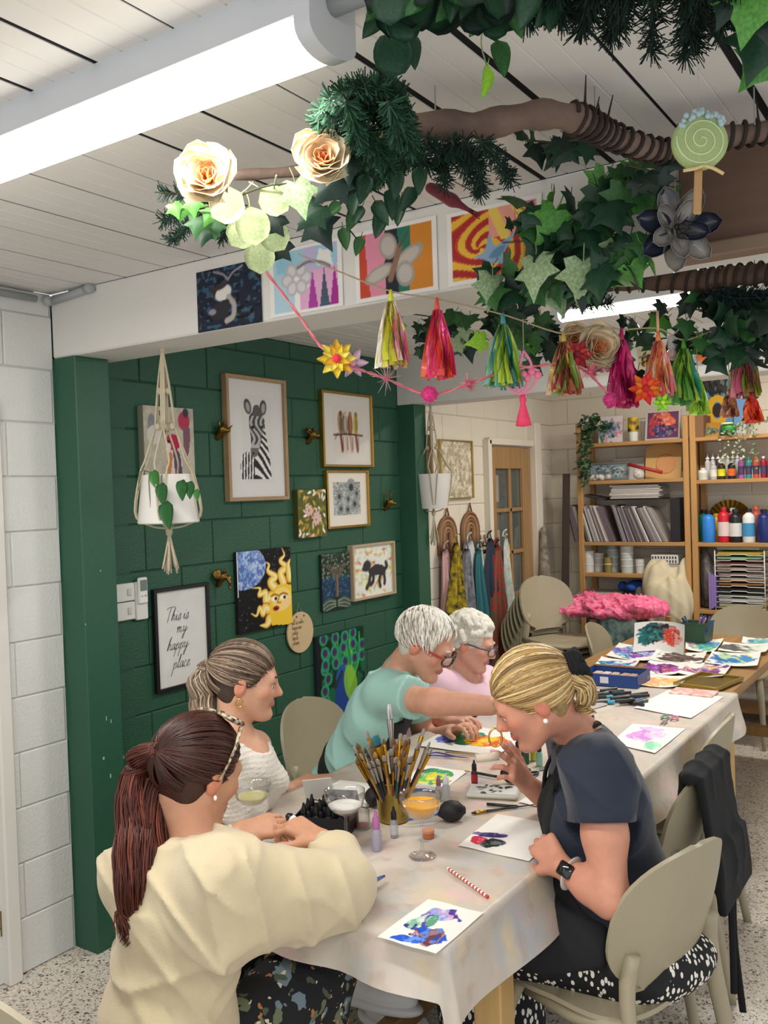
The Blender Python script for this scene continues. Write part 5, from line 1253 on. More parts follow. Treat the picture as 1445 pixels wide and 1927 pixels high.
# hand-lettering as fine strokes
GL = {'T': (1.15,[[(-.1,1.75),(.3,2.0),(1.5,2.05)],[(.75,2.0),(.55,1.0),(.42,-.15)]]),'h': (.85,[[(0,.05),(.2,1.2),(.45,1.95),(.34,1.4),(.1,.0)],[(.1,.3),(.3,.8),(.5,.85),(.48,.3),(.58,.02),(.85,.25)]]),
  'i': (.5,[[(0,.25),(.15,.85),(.12,.2),(.22,.0),(.5,.25)],[(.25,1.25),(.27,1.32)]]),'s': (.62,[[(0,.25),(.35,.95),(.42,.5),(.34,-.05),(.05,-.02),(.1,.12),(.62,.25)]]),' ': (.45,[]),
  'm': (1.2,[[(0,.6),(.12,.85),(.1,0)],[(.1,.3),(.3,.85),(.45,.7),(.42,0)],[(.42,.3),(.62,.85),(.78,.7),(.75,.2),(.88,0),(1.2,.3)]]),'y': (.85,[[(0,.7),(.12,.85),(.1,.25),(.3,.05),(.5,.4),(.6,.85)],[(.6,.85),(.5,0),(.3,-.85),(.12,-.9),(.3,-.3),(1.0,.5)]]),
  'a': (.75,[[(.55,.8),(.25,.85),(.02,.4),(.15,.02),(.4,.25),(.56,.8),(.5,.2),(.6,.0),(.75,.25)]]),'p': (.8,[[(.1,.8),(.08,.0),(-.1,-1.0)],[(.08,.3),(.3,.85),(.55,.75),(.5,.2),(.25,.02),(.1,.1)],[(.5,.15),(.8,.25)]]),
  'l': (.5,[[(0,.2),(.3,1.2),(.42,1.9),(.25,1.6),(.12,.4),(.2,.0),(.5,.25)]]),'c': (.65,[[(.5,.75),(.3,.88),(.05,.45),(.15,.02),(.4,.02),(.65,.25)]]),'e': (.62,[[(0,.25),(.35,.5),(.42,.8),(.25,.88),(.08,.45),(.18,.02),(.38,.02),(.62,.3)]])}
def lettering(parent,text,x,z,sc,m,y=-0.0008,r=0.0011,slant=0.30,flat=0.3):
 for ch in text:
  adv,strokes = GL[ch]
  if strokes:
   mb = MB()
   for S_ in strokes:
    P = spline(S_,3*len(S_)+2) if len(S_) > 2 else np.array(S_); mb.tube([(x+(p[0]+slant*p[1])*sc,y,z+p[1]*sc) for p in P],r,5)
   mb.build('letter',m,parent)
  x += adv*sc
ink = mat('ink_black','#26262a',0.7)
_h = 0.0
c_,w_,h_ = plate([(291,1109),(393.5,1096),(401,1283),(297,1303)],'x',XG+.025)
for tx,xx,zz,sc in (('This is',-.30*w_,.67*h_,.0255),('my',-.11*w_,.545*h_,.0255),('happy',-.29*w_,.385*h_,.0265),('place',-.20*w_,.20*h_,.0265)): lettering(hp,tx,xx,zz,sc*w_/0.285,ink,y=0.0110,r=0.0009)
# round wooden plaque on a cord
c = on(564.6,1189.6,'x',XG+0.012)
pl = thing('wooden_plaque','round pale wooden plaque with faint brown lettering hung on a cord','plaque',c,PI/2); rr = 0.105
MB().lathe([(0,-.004),(rr,-.004),(rr,.004),(0,.004)],48,(0,0,0),Rx(PI/2)).build('disc',mat('birch_ply','#cdb48a',0.55,var=.08,vscale=12),pl)
MB().tube([(-.03,-.002,.085),(0,0.004,.15),(.03,-.002,.085)],.0012,5).build('cord',col_mat('#a99b80',0.8),pl)
for k in (-1,1): MB().lathe([(0,0),(.006,0),(.004,.004),(0,.004)],10,(k*.03,-.0045,.083),Rx(PI/2)).build('rivet',col_mat('#7a5b3a',.6),pl)
plm = mat('burnt_brown','#8a6742',0.7)
for i,tx in enumerate(('all is calm','happiness','peace','smile','please')):
 GLx = [ch for ch in tx if ch in GL]; lettering(pl,''.join(GLx),-.068,.046-.026*i,.0135,plm,y=-.0048,r=.0010,slant=0.1)
# light switches and the air-conditioner remote
t = thing('light_switch','two stacked white light switch plates beside the remote on the green wall','light switch',on(238.5,1168,'x',XG+.012),PI/2); sw = mat('switch_white','#d9d8d2',0.35)
for z in (.032,.110):
 pt_ = MB().box((0,0.006,z+.006),(.098,.012,.074),bev=.003).build('plate',sw,t); MB().box((.018,-.002,z+.006),(.02,.006,.03),bev=.002).build('rocker',mat('switch_rocker','#c4c3bd',.3),pt_)
t = thing('remote_control','white air conditioner remote in a holder on the green wall','remote',on(269,1165,'x',XG+.02),PI/2)
MB().box((0,.008,.078),(.062,.016,.16),bev=.003).build('holder',sw,t); MB().box((0,-.004,.12),(.05,.014,.11),bev=.005).build('body',mat('remote_white','#e3e2dd',.35),t)
MB().box((0,-.012,.142),(.034,.002,.045)).build('screen',mat('lcd_grey','#6f7a74',.2),t)
for i in range(2): MB().box((-.008+.018*i,-.012,.098),(.010,.002,.006)).build('button',col_mat('#c98a5a' if i else '#b9b9b4',.5),t)

# brass animal-head hooks
M_BRASS = mat('aged_brass','#8a6a34',0.35,1.0,var=0.3,vscale=40)
def animal_hook(px,py,kind,label):
 c = on(px,py,'x',XG+0.002); t = thing('animal_head_hook',label,'hook',c,PI/2,'brass animal head hooks'); S = SDF()
 s = 1.0
 S.cone((0,-.004,-.035),(0,-.030,-.004),.016,.017,.01); S.cone((0,-.030,-.002),(.012,-.062,-.008),.017,.010,.01); S.ell((.002,-.036,.004),(.017,.020,.017),None,.008)
 if kind == 'rhino':
  S.cone((.012,-.062,-.004),(.024,-.076,.016),.006,.0022,.005); S.cone((.008,-.052,.008),(.013,-.058,.020),.004,.0018,.004)
  for e in (-1,1): S.cone((e*.012,-.030,.018),(e*.018,-.030,.040),.006,.003,.004)
 elif kind == 'ram':
  for e in (-1,1): S.chain([(e*.010,-.03,.018),(e*.024,-.02,.028),(e*.034,-.03,.014),(e*.028,-.044,.000),(e*.018,-.046,.006)],[.007,.007,.006,.0045,.003],.004)
 elif kind == 'stag':
  for e in (-1,1):
   S.cone((e*.012,-.03,.014),(e*.026,-.028,.020),.005,.002,.004); S.chain([(e*.007,-.032,.018),(e*.020,-.030,.046),(e*.040,-.030,.066)],[.0035,.003,.0022],.003); S.cone((e*.020,-.03,.046),(e*.014,-.034,.072),.0028,.002,.002); S.cone((e*.030,-.03,.056),(e*.046,-.03,.050),.0026,.002,.002)
 else:
  for e in (-1,1): S.ell((e*.026,-.024,.010),(.020,.005,.024),Rz(e*.5),.005)
  S.chain([(.004,-.058,-.006),(.006,-.070,-.028),(.008,-.066,-.052),(.010,-.078,-.060)],[.009,.007,.005,.004],.005)
 S.build('head',M_BRASS,t,h=0.0032,world=False); MB().lathe([(0,0),(.019,0),(.017,.005),(0,.005)],18,(0,0,-.034),Rx(PI/2)).build('back_plate',M_BRASS,t,smooth=True,auto=40)
animal_hook(408,808,'rhino','brass rhino head hook between the parrot canvas and the zebra drawing')
animal_hook(578,818,'ram','brass ram head hook with curled horns between the two tall frames')
animal_hook(724,945,'stag','brass stag head hook with antlers right of the gold frames')
animal_hook(409,1084,'elephant','brass elephant head hook above the black lettered frame')

# paintings on the near beam
def p_fairy(a):
 w,h = a.w,a.h; a.fill('#1b2233'); n = vnoise(a.X*60,a.Y*90,3); a.mask(n > .72,'#2f5f7d',.8); a.mask(vnoise(a.X*70,a.Y*80,9) > .8,'#55636f',.7); a.mask(vnoise(a.X*50,a.Y*70,5) < .2,'#0d1018')
 a.ell(.42*w,.58*h,.13*w,.12*h,'#d9d5d0',.3); a.ell(.40*w,.70*h,.10*w,.05*h,'#3b3035',.3); a.ell(.26*w,.66*h,.05*w,.06*h,'#3a3038'); a.line([(.5*w,.5*h),(.58*w,.36*h),(.56*w,.18*h),(.46*w,.12*h)],.07*w,'#a79f98'); a.blob(np.array([(.28,.42),(.5,.46),(.46,.2),(.3,.16),(.2,.25)])*[w,h],'#2c2a31'); a.ell(.24*w,.30*h,.06*w,.05*h,'#8d8794')
 for s in (-1,1): a.line([(.5*w,.78*h),((.5+s*.08)*w,.88*h),((.5+s*.22)*w,.95*h)],.025*w,'#8e8a90')
def p_moth(a):
 w,h = a.w,a.h; a.fill('#e4e2df'); m = (a.X > .06*w) & (a.X < .94*w) & (a.Y > .05*h) & (a.Y < .95*h); X,Y = a.X/w,a.Y/h; n = a.noise(14,3)
 a.mask(m & (X < .35),'#9cc4d6',.8); a.mask(m & (Y > .62) & (n > .42),'#86bcd2',.8); a.mask(m & (X > .42) & (Y < .62) & (n > .35),'#d9a0c4',.9); a.mask(m & (X > .5) & (Y > .6) & (n > .5),'#c9a8d2',.7)
 for x,c in ((.60,'#a53a9a'),(.76,'#45566a'),(.90,'#a02a8a')): a.mask(m & (np.abs(X-x) < .07*(1.05-Y*1.7)),c)
 for k in range(6): a.ell((.38+.13*math.cos(k*1.05))*w,(.52+.15*math.sin(k*1.05))*h,.08*w,.12*h,'#b5b3b6',k*1.05-PI/2); a.ell((.38+.13*math.cos(k*1.05))*w,(.52+.15*math.sin(k*1.05))*h,.05*w,.08*h,'#d0ced0',k*1.05-PI/2)
 a.line([(.40*w,.68*h),(.55*w,.74*h),(.72*w,.70*h),(.84*w,.62*h)],.03*w,'#74747f')
def p_butterfly(a):
 w,h = a.w,a.h; a.fill('#e3e1dd'); X,Y = a.X/w,a.Y/h; m = (X > .05) & (X < .95) & (Y > .06) & (Y < .94); n = (a.noise(9,4)-.5)*.12
 for x0,x1,c in ((0,.16,'#c0452c'),(.16,.36,'#d98aa0'),(.36,.52,'#20232c'),(.52,.68,'#27705a'),(.68,1,'#c9802a')): a.mask(m & (X+n >= x0) & (X+n < x1),c)
 for (x,y,rx,ry,r) in ((.30,.36,.19,.11,.35),(.66,.52,.20,.12,.5),(.42,.72,.11,.19,.3),(.62,.30,.11,.18,.2)): a.ell(x*w,y*h,rx*w,ry*h,'#9f978f',r); a.ell(x*w,y*h,rx*.75*w,ry*.7*h,'#b9b1a9',r)
 a.line([(.44*w,.26*h),(.50*w,.46*h),(.56*w,.68*h)],.07*w,'#8a6a55'); a.line([(.56*w,.68*h),(.66*w,.86*h)],.02*w,'#5a4a40')
def p_bluebird(a):
 w,h = a.w,a.h; a.fill('#e5e3df'); X,Y = a.X/w,a.Y/h; m = (X > .05) & (X < .95) & (Y > .05) & (Y < .95); an = np.arctan2(Y-.45,X-.35); rd = np.hypot(X-.35,Y-.45)
 v = np.sin(rd*34+3*an+2*np.sin(X*9)); a.mask(m,'#e0b23a'); a.mask(m & (v > -.2),'#c2411f'); a.mask(m & (v > .45),'#a3262a'); a.mask(m & (X > .45) & (Y > .55),'#e39a8a'); a.mask(m & (X > .45) & (Y > .5) & (np.sin(X*26+Y*8) > .2),'#e6c65a'); a.mask(m & (X > .72) & (Y > .6) & (np.sin(X*30) > 0),'#c96a8a'); a.mask(m & (X > .8) & (Y < .4),'#c9902a')
 a.blob(np.array([(.28,.34),(.40,.40),(.46,.62),(.52,.44),(.72,.56),(.60,.30),(.66,.14),(.50,.22),(.38,.12),(.42,.26)])*[w,h],'#86a6bf'); a.blob(np.array([(.44,.30),(.52,.40),(.62,.42),(.55,.28)])*[w,h],'#5f86a6'); a.line([(.6*w,.46*h),(.8*w,.43*h)],.015*w,'#2a2a2a')
YB = 2.168
for nm,lb,cs,fn,nx in (('unframed_painting','dark painting of a pale moth-winged figure stuck on the beam',[(368,509),(492,491),(493,609),(374,624)],p_fairy,80),('unframed_painting','pastel painting of a grey winged insect stuck on the beam',[(505,472),(643,450),(645,577),(511,597)],p_moth,80),('unframed_painting','painting of a large grey butterfly over bold colour bands on the beam',[(667,437),(819,407),(826,546),(670,571)],p_butterfly,84),('unframed_painting','fiery swirled painting of a blue bird on the beam',[(838,402),(1018,365),(1024,506),(846,543)],p_bluebird,90)):
 frame_thing(nm,lb,'painting',cs,'canvas',.004,fn,nx,axis='y',wall=YB,edge=mat('paper_edge','#dad7d0',.8))

# macrame hangers with potted plants
M_CORD = mat('cotton_cord','#c9bda2',0.9,var=0.12,vscale=90,bump=0.4,bscale=260)
def heart_leaf(l=0.07,w=0.05,fold=0.25,n=7):
 G = []
 for i in range(n):
  u = i/(n-1); hw = w/2*(math.sin(PI*u**0.62)**0.8+0.02) if 0 < u < 1 else 0.0006; row = []
  for v in (-1,-.5,0,.5,1): row.append((hw*v,u*l-(0.10*l*abs(v) if u < .2 else 0)*0,fold*hw*abs(v)-0.12*l*u*u))
  G.append(row)
 return np.array(G)
def leaf_mesh(name,G,m): return MB().sheet(G,0.0008).mesh(name,m,smooth=True)
def leaf_mat(h,h2=None): return mat('leaf_'+h.strip('#'),h,0.4,var=0.0 if h2 else 0.25,vscale=30,col2=h2,spec=0.4)
def hanger(top,lab,s,pot_dz,pot_r,pot_h,tail,plant_label,pot_label,spread=0.0):
 t = thing('macrame_hanger',lab,'plant hanger',top); pr0,pr1 = pot_r
 for k in range(4):
  a = k*PI/2+0.6; x,y = math.cos(a),math.sin(a)
  mb = MB()
  for e in (-1,0,1):
   o = np.array([-y,x,0])*e*.0055*s
   mb.tube(spline([o*.6,o+np.array([x*.02*s,y*.02*s,-.30*pot_dz]),o+np.array([x*.035*s,y*.035*s,-.62*pot_dz])],10),.0036*s,6)
  for e in (-1,1):
   o = np.array([-y,x,0])*e
   mb.tube(spline([np.array([x*.035*s,y*.035*s,-.62*pot_dz]),np.array([x,y,0])*pr0*.8+o*pr0*.28+[0,0,-.88*pot_dz],np.array([x,y,0])*(pr0*1.0+.006)+o*pr0*.2+[0,0,-pot_dz],np.array([x,y,0])*(pr1+.008)+o*.008+[0,0,-pot_dz-pot_h*.8],np.array([x,y,0])*pr1*.6+[0,0,-pot_dz-pot_h-.008],(0,0,-pot_dz-pot_h-.02*s)],20),.0036*s,6)
  for z in (-.34,-.62): mb.ell(np.array([x*.06*(-z)*s*.7,y*.06*(-z)*s*.7,z*pot_dz]),(.011*s,.011*s,.014*s))
  mb.build('cord',M_CORD,t,smooth=True)
 mb = MB(); z0 = -pot_dz-pot_h-.02*s; mb.ell((0,0,z0-.008*s),(.013*s,.013*s,.022*s)); rg = random.Random(3)
 for k in range(16):
  a = rg.random()*2*PI; q = .004+rg.random()*.03*s
  mb.tube(spline([(0,0,z0-.012*s),(math.cos(a)*q*.4,math.sin(a)*q*.4,z0-tail*.45),(math.cos(a)*q,math.sin(a)*q,z0-tail*(.8+.25*rg.random()))],8),.0034*s,5)
 mb.build('tassel',M_CORD,t,smooth=True)
 mb = MB(); mb.ell((0,0,-.004),(.012*s,.012*s,.012*s)); mb.build('hanging_knot',M_CORD,t,smooth=True)
 p = thing('potted_plant',plant_label,'plant',(top[0],top[1],top[2]-pot_dz-pot_h));
 MB().lathe([(0,0),(pr1*.97,0),(pr1,.004),(pr0,pot_h),(pr0*.93,pot_h),(pr0*.9,pot_h-.01),(pr1*.9,.01),(0,.01)],32).build('pot',mat('white_glaze','#dedbd4',.35),p,smooth=True,auto=40)
 MB().lathe([(0,pot_h-.012),(pr0*.9,pot_h-.012)],20).build('soil',col_mat('#3a2d24',.95),p)
 return t,p
LM = leaf_mesh('leaf',heart_leaf(),leaf_mat('#2f6b2c','#3f8238')); LM2 = leaf_mesh('leaf',heart_leaf(.075,.055),leaf_mat('#22522a','#2f6633'))
tp = on(306,676,'y',2.285); tp[2] = 2.245
t,p = hanger(tp,'cream macrame hanger hung from the near beam',1.0,.455,(.088,.110),.175,.16,'trailing heart-leaf plant in a white pot in the near macrame hanger','')
for px,py,sz,rz,lm in ((291,884,1.0,2.6,LM),(307,908,1.1,3.3,LM2),(315,942,1.35,3.0,LM2),(346,902,1.0,3.9,LM2),(361,905,.85,4.4,LM2),(372,920,.6,3.6,LM)):
 q = on(px,py,'y',2.19)-np.array(p.location); F = frame(unit([.25*math.sin(rz),-.1,-1]),(0,-1,0)); R_ = np.stack([F[:,0],F[:,2],F[:,1]],1)
 link('leaf',lm,p,q,Matrix(np.stack([F[:,0],F[:,2],np.cross(F[:,0],F[:,2])],1).tolist()).to_euler(),sz)
for P in ([(0,-.02,.16),(-.03,-.09,.19),(-.04,-.1,.12)],[(.01,-.02,.16),(.01,-.09,.18),(.02,-.1,.05)],[(.02,-.02,.16),(.06,-.08,.17),(.075,-.09,.1)]): MB().tube(spline(P,10),.0016,5).build('stem',col_mat('#5b6a3a',.7),p,smooth=True)
tp = on(808,768,'y',4.60); tp = on(810,765,'z',2.222); tp[1] = 4.75; tp = np.array([on(810,770,'y',4.75)[0],4.75,2.222])
t,p = hanger(tp,'cream macrame hanger hung from the far beam',1.0,.42,(.112,.085),.21,.2,'small white pot with a wooden stake in the far macrame hanger','')
MB().box((-.02,.0,.30),(.05,.02,.30),bev=.004).build('wooden_stake',mat('stake_wood','#9b7f5c',.7),p)

# ================================================================ things on the tables
TT = TZ+0.006
def ontab(px,py,z=TT): return on(px,py,'z',z)
def paper(name,label,cat,corners,paint,nx=50,z=TT,curl=0.0,group=None,lift=None):
 """sheet lying on the table: four pixel corners in order near-left, near-right, far-right, far-left"""
 C = [on(x,y,'z',z) for x,y in corners]; c0 = sum(C)/4; t = thing(name,label,cat,c0,0,group)
 w = np.linalg.norm(C[1]-C[0]); h = np.linalg.norm(C[3]-C[0]); a = Art(w,h,nx); paint(a); U = a.X/w; V = a.Y/h
 G = ((1-U)*(1-V))[...,None]*C[0]+(U*(1-V))[...,None]*C[1]+(U*V)[...,None]*C[2]+((1-U)*V)[...,None]*C[3]-c0
 G[...,2] += 0.0012+curl*(np.abs(U-.5)**3*8+0.5*np.abs(V-.5)**3*8)*0.02+0.0008*np.sin(9*U+5*V)
 if lift is not None: G = lift(G,U,V)
 n,m = a.nx,a.ny; i = np.arange(m-1)[:,None]*n+np.arange(n-1)[None]; Q = np.stack([i,i+1,i+n+1,i+n],-1).reshape(-1,4)
 link('sheet',fast_mesh('sheet',G.reshape(-1,3),Q,mat('print_55','#ffffff',0.55,attr=True,spec=0.3),True,a.C.reshape(-1,3)),t)
 return t
def blot(a,cx,cy,rx,ry,cols,seed=0,rot=0.0,rough=0.55,sc=7.0):
 X,Y = a.X/a.w-cx,a.Y/a.h-cy; c,s = math.cos(rot),math.sin(rot); x = X*c+Y*s; y = -X*s+Y*c
 d = np.sqrt((x/rx)**2+(y/ry)**2)+(fbm(a.X/a.w*sc,a.Y/a.h*sc,seed,5)-.5)*rough*2.2; m = d < 1
 n = fbm(a.X/a.w*sc*.9+3,a.Y/a.h*sc*.9+x*4,seed+7,4)+(x/rx)*.22; q = np.clip((n-.25)/.5,0,.999); k = (q*len(cols)).astype(int)
 for i,cc in enumerate(cols): a.mask(m & (k == i),cc)
 a.mask(m & (fbm(a.X/a.w*sc*1.6,a.Y/a.h*sc*1.6,seed+20,4) > .62),'#ffffff',.3); return a
WP = '#e9e6df'
def pt(f):
 def g(a): a.fill(WP); f(a)
 return g
paper('ink_painting','white card with blue and violet ink swirls at the table corner','painting',[(710,1764),(820,1796),(910,1719),(806,1692)],pt(lambda a: (blot(a,.48,.74,.30,.16,['#5a3f9a','#7d6cc0','#8fa0d6','#c99bc4','#4a2f8f'],3,.1),blot(a,.36,.52,.22,.20,['#3b2a86','#7fb59a','#b9d0c0','#4a3c98','#5d9a80'],8),blot(a,.60,.28,.28,.18,['#1f4fc2','#2b45a0','#6a3a44','#b98a86','#2256c8'],12,-.3),blot(a,.42,.12,.22,.07,['#1c54c8','#2a68d8'],15,.2))),90)
paper('ink_painting','large white sheet with a small red, violet and black feathered blot','painting',[(862,1592),(995,1622),(1065,1556),(935,1532)],pt(lambda a: (blot(a,.20,.22,.17,.09,['#c9203f','#d8405a','#a8183a'],4,-.1,.4),blot(a,.22,.42,.20,.07,['#38206a','#2c1c5c','#4a3a80'],6,.25,.4),blot(a,.36,.24,.14,.13,['#15161c','#1d2a2a','#23382f','#10121a'],9,0,.5))),100)
paper('ink_painting','sheet with a rainbow feather of blue, green, yellow and orange ink','painting',[(785,1404),(930,1422),(1010,1386),(860,1362)],pt(lambda a: (blot(a,.22,.42,.16,.18,['#5a6ac0','#7a8fd6','#4a4fa8'],4,0,.4),blot(a,.42,.5,.20,.26,['#3f9a62','#2f7a6a','#5ab070','#2a6aa0'],5,0,.4),blot(a,.66,.5,.22,.26,['#e6c22a','#e68a1e','#d8481c','#e0601c'],6,0,.5))),80)
paper('ink_painting','leaf-shaped green and yellow ink painting behind the brush cup','painting',[(745,1478),(830,1490),(880,1452),(795,1440)],pt(lambda a: (blot(a,.45,.72,.34,.16,['#6d3f58','#2f6a58','#2f8a6a','#3a9a58'],4),blot(a,.5,.45,.36,.26,['#2f9a62','#7fc25a','#e0d23a','#e6dc4a','#2a7a5a'],9))),70)
paper('blank_sheet','blank white sheet in front of the young woman in white','paper',[(575,1502),(690,1520),(745,1482),(640,1468)],pt(lambda a: a.mottle(.02,9)),12)
paper('blank_sheet','blank white sheet beside the pink scissors','paper',[(1192,1332),(1300,1352),(1362,1312),(1258,1298)],pt(lambda a: a.mottle(.02,9)),12)
paper('blank_sheet','small blank paper between the palette tin and the navy top','paper',[(975,1510),(1030,1522),(1050,1495),(1010,1488)],pt(lambda a: a.mottle(.02,9)),10)
paper('ink_painting','white sheet with pale pink and green ink beside the navy shoulder','painting',[(1150,1398),(1232,1418),(1290,1372),(1190,1362)],pt(lambda a: (blot(a,.45,.55,.3,.3,['#d39ad6','#c98ad0','#e6b8d8'],4),blot(a,.8,.2,.15,.15,['#8fd0a8','#a8dcc0'],9))),40)

# gold cup full of brushes
M_CUP = mat('gold_tin','#a8904a',0.3,0.85,var=0.1,vscale=30)
cc = ontab(741,1541); cup = thing('brush_cup','gold metal tumbler crammed with paint brushes','cup',cc)
r0,r1,ch = .044,.052,.115
MB().lathe([(0,0),(r0,0),(r0,.003),(r1,ch),(r1-.002,ch),(r0-.002,.005),(0,.005)],40).build('tumbler',M_CUP,cup,smooth=True,auto=40)
MB().tube([(r1*math.cos(a),r1*math.sin(a),ch) for a in np.linspace(0,2*PI,33)],.0018,6,caps=False).build('rim',M_CUP,cup,smooth=True)
def brush_mesh(L,hr,hc,fc,bc,bl,br,flatb):
 h = MB().lathe([(0,0),(hr*.45,.002),(hr*.8,L*.2),(hr*1.15,L*.42),(hr,L*.6),(hr*.95,L*.62)],8)
 f = MB().lathe([(hr,L*.60),(hr*1.02,L*.62),(br*1.02,L*.82),(br,L*.84)],8)
 s = np.diag([1,.45 if flatb else 1,1]); b = MB().lathe([(br*.95,L*.84),(br*1.12,L*.84+bl*.4),(br*(.95 if flatb else .5),L*.84+bl*.85),(br*(.6 if flatb else .05),L*.84+bl)],8,(0,0,0),s)
 b.rings(np.array([[(br*(.6 if flatb else .05)*math.cos(a),.4*br*(.6 if flatb else .05)*math.sin(a),L*.84+bl) for a in np.arange(8)*PI/4],[(0,0,L*.84+bl+.0005)]*8]),False)
 return h.mesh('handle',hc,True),f.mesh('ferrule',fc,True),b.mesh('bristles',bc,True)
sil = mat('ferrule_silver','#b5b2ac',.3,.9); gf = mat('ferrule_gold','#c4962f',.3,.9)
protos = [brush_mesh(.24,.0042,col_mat('#1d1b1c',.3),gf,col_mat('#6a4a2f',.8),.018,.0055,False),brush_mesh(.22,.0038,col_mat('#6a4526',.4),sil,col_mat('#3a302a',.8),.016,.0045,False),brush_mesh(.23,.0040,col_mat('#2a2a30',.3),sil,col_mat('#8f867c',.8),.020,.007,True),brush_mesh(.21,.0035,col_mat('#6a2f3c',.35),gf,col_mat('#3a302a',.8),.015,.004,False),brush_mesh(.22,.0036,col_mat('#2f5a48',.35),sil,col_mat('#a87a3a',.8),.018,.0048,False),brush_mesh(.25,.0042,col_mat('#c08a3e',.4),gf,col_mat('#8f877c',.8),.020,.006,True)]
big = brush_mesh(.30,.0052,col_mat('#9a8a72',.4),gf,col_mat('#2f6a74',.8),.030,.013,True)
knife = brush_mesh(.29,.0045,col_mat('#2a2a2d',.3),sil,mat('foil_grey','#c9c9cb',.25,.6),.04,.009,True)
rg = random.Random(21)
blabels = ['black-handled round brush with gold ferrule standing in the gold cup','brown-handled round brush standing in the gold cup','dark flat brush with silver ferrule standing in the gold cup','maroon-handled fine brush standing in the gold cup','green-handled brush with tan bristles standing in the gold cup','ochre-handled flat brush with grey bristles standing in the gold cup']
for i in range(60):
 k = rg.choice((0,0,1,2,2,3,4,5,3)); pm = protos[k]; lb = blabels[k]
 a = rg.random()*2*PI; q = math.sqrt(rg.random()); br_,tr = .030*q,.036*q+.006; sc = .92+.22*rg.random(); tl = .085*q+.01
 if i == 0: pm,lb,dx,dy = big,'big flat brush with teal bristles leaning out of the gold cup',-.055,.0; base = np.array([.02,0,.006]); dirv = -IR*.62*.6+Z
 elif i == 1: pm,lb = knife,'brush wrapped in crumpled foil standing in the gold cup'; base = np.array([0,.01,.006]); dirv = IR*.10+Z
 else: base = np.array([-math.cos(a)*br_*.5,-math.sin(a)*br_*.5,.006]); top = np.array([math.cos(a)*tl,math.sin(a)*tl,.2]); dirv = top-base
 dirv = unit(dirv); F = frame(dirv,(math.cos(a),math.sin(a),.1)); e = Matrix(F.tolist()).to_euler()
 b = thing('paint_brush',lb,'paint brush',cc+base,tuple(e),'brushes in the gold cup')
 for nm,me in zip(('handle','ferrule','bristles'),pm): link(nm,me,b,scale=sc)

# coupe glasses
GLASS = glass('clear_glass','#ffffff',0.0,1.45)
def coupe(px,py,label,liq=None,lh=0.0,s=1.0):
 c = ontab(px,py); t = thing('coupe_glass',label,'glass',c,0,'coupe glasses'); s *= 1.0
 prof = [(.0,.0),(.034,.0),(.035,.0015),(.030,.003),(.010,.006),(.0045,.012),(.0040,.05),(.0042,.085),(.008,.092),(.030,.101),(.046,.117),(.0525,.137),(.0535,.158),(.0525,.1585),(.0512,.137),(.0448,.1185),(.029,.1035),(.006,.096),(0,.0955)]
 MB().lathe([(r*s,z*s) for r,z in prof],36).build('bowl_and_stem',GLASS,t,smooth=True)
 if liq:
  z1 = .0975+lh; rr = np.interp(z1,[.0965,.1035,.1185,.137,.158],[.008,.0285,.0443,.0507,.052])
  P = [(0,.0975)]+[(np.interp(z,[.0965,.1035,.1185,.137,.158],[.008,.0285,.0443,.0507,.052])-.0008,z) for z in np.linspace(.0978,z1,8)]+[(0,z1)]
  MB().lathe([(r*s,z*s) for r,z in P],36).build('drink',liq,t,smooth=True,auto=40)
 return t
coupe(795,1611,'coupe glass of orange juice in front of the gold cup',mat('orange_juice','#f0a90e',.15,emit=0.0),.036,1.04)
coupe(652,1600,'coupe glass with a last splash of clear drink beside the ink box',mat('clear_drink','#e9e9e4',.2),.022,1.02)
coupe(478,1577,'coupe glass of pale yellow drink in front of the white knitted top',mat('lemon_drink','#e3dd9a',.1,trans=.5),.024,.98)

# ink bottles and droppers
def bottle(px,py,label,body,cap,h=.052,r=.0095,caph=.026,tip=True,lab=None,z=TT,group='ink bottles on the long table',mt=None):
 t = thing('ink_bottle',label,'bottle',ontab(px,py,z),0,group); b = mt or col_mat(body,.3)
 bo = MB().lathe([(0,0),(r*.95,0),(r,.002),(r,h*.84),(r*.55,h),(0,h)],18).build('bottle',b,t,smooth=True,auto=40)
 if lab: MB().lathe([(r+.0003,h*.18),(r+.0003,h*.72)],18).build('label',col_mat(lab,.6),bo,smooth=True)
 MB().lathe([(0,h),(r*.78,h),(r*.72,h+caph*.55),(r*.42,h+caph*.7),(r*.25 if tip else r*.42,h+caph),(0,h+caph)],14).build('cap',col_mat(cap,.35),t,smooth=True,auto=40)
 return t
bottle(742,1575,'small bottle with silver label and black cap in front of the gold cup','#8d8f92','#121214',.05,.0105,.034,lab='#b9babd')
bottle(893,1475,'small dark red ink bottle with a black cap','#4a0f1c','#15121a',.045,.0105,.032,lab='#a01f35')
bottle(709,1600,'squeeze bottle of lavender ink with a needle tip','#b9afc9','#b06aa0',.06,.0135,.045,mt=mat('frosted_lavender','#c3bdd0',.35,trans=.4))
bottle(840,1512,'clear squeeze bottle behind the orange juice','#cfd2d4','#d9dcde',.06,.0125,.03,mt=mat('frosted_clear','#d3d6d8',.3,trans=.5))
bottle(826,1508,'clear squeeze bottle with a pink collar behind the orange juice','#cfd2d4','#9a5a78',.05,.010,.03,mt=mat('frosted_clear','#d3d6d8'))
for i,(px,py,bc,lb) in enumerate(((975,1432,'#c9a58f','peach'),(990,1436,'#2f5a3a','dark green'),(1004,1430,'#c2c23a','lime'),(982,1424,'#2a3a5a','navy'),(1015,1440,'#8fc0b0','pale green'))):
 bottle(px,py,lb+' ink bottle in the cluster behind the raised hand',bc,'#17171b',.048,.0115,.03,lab=None)
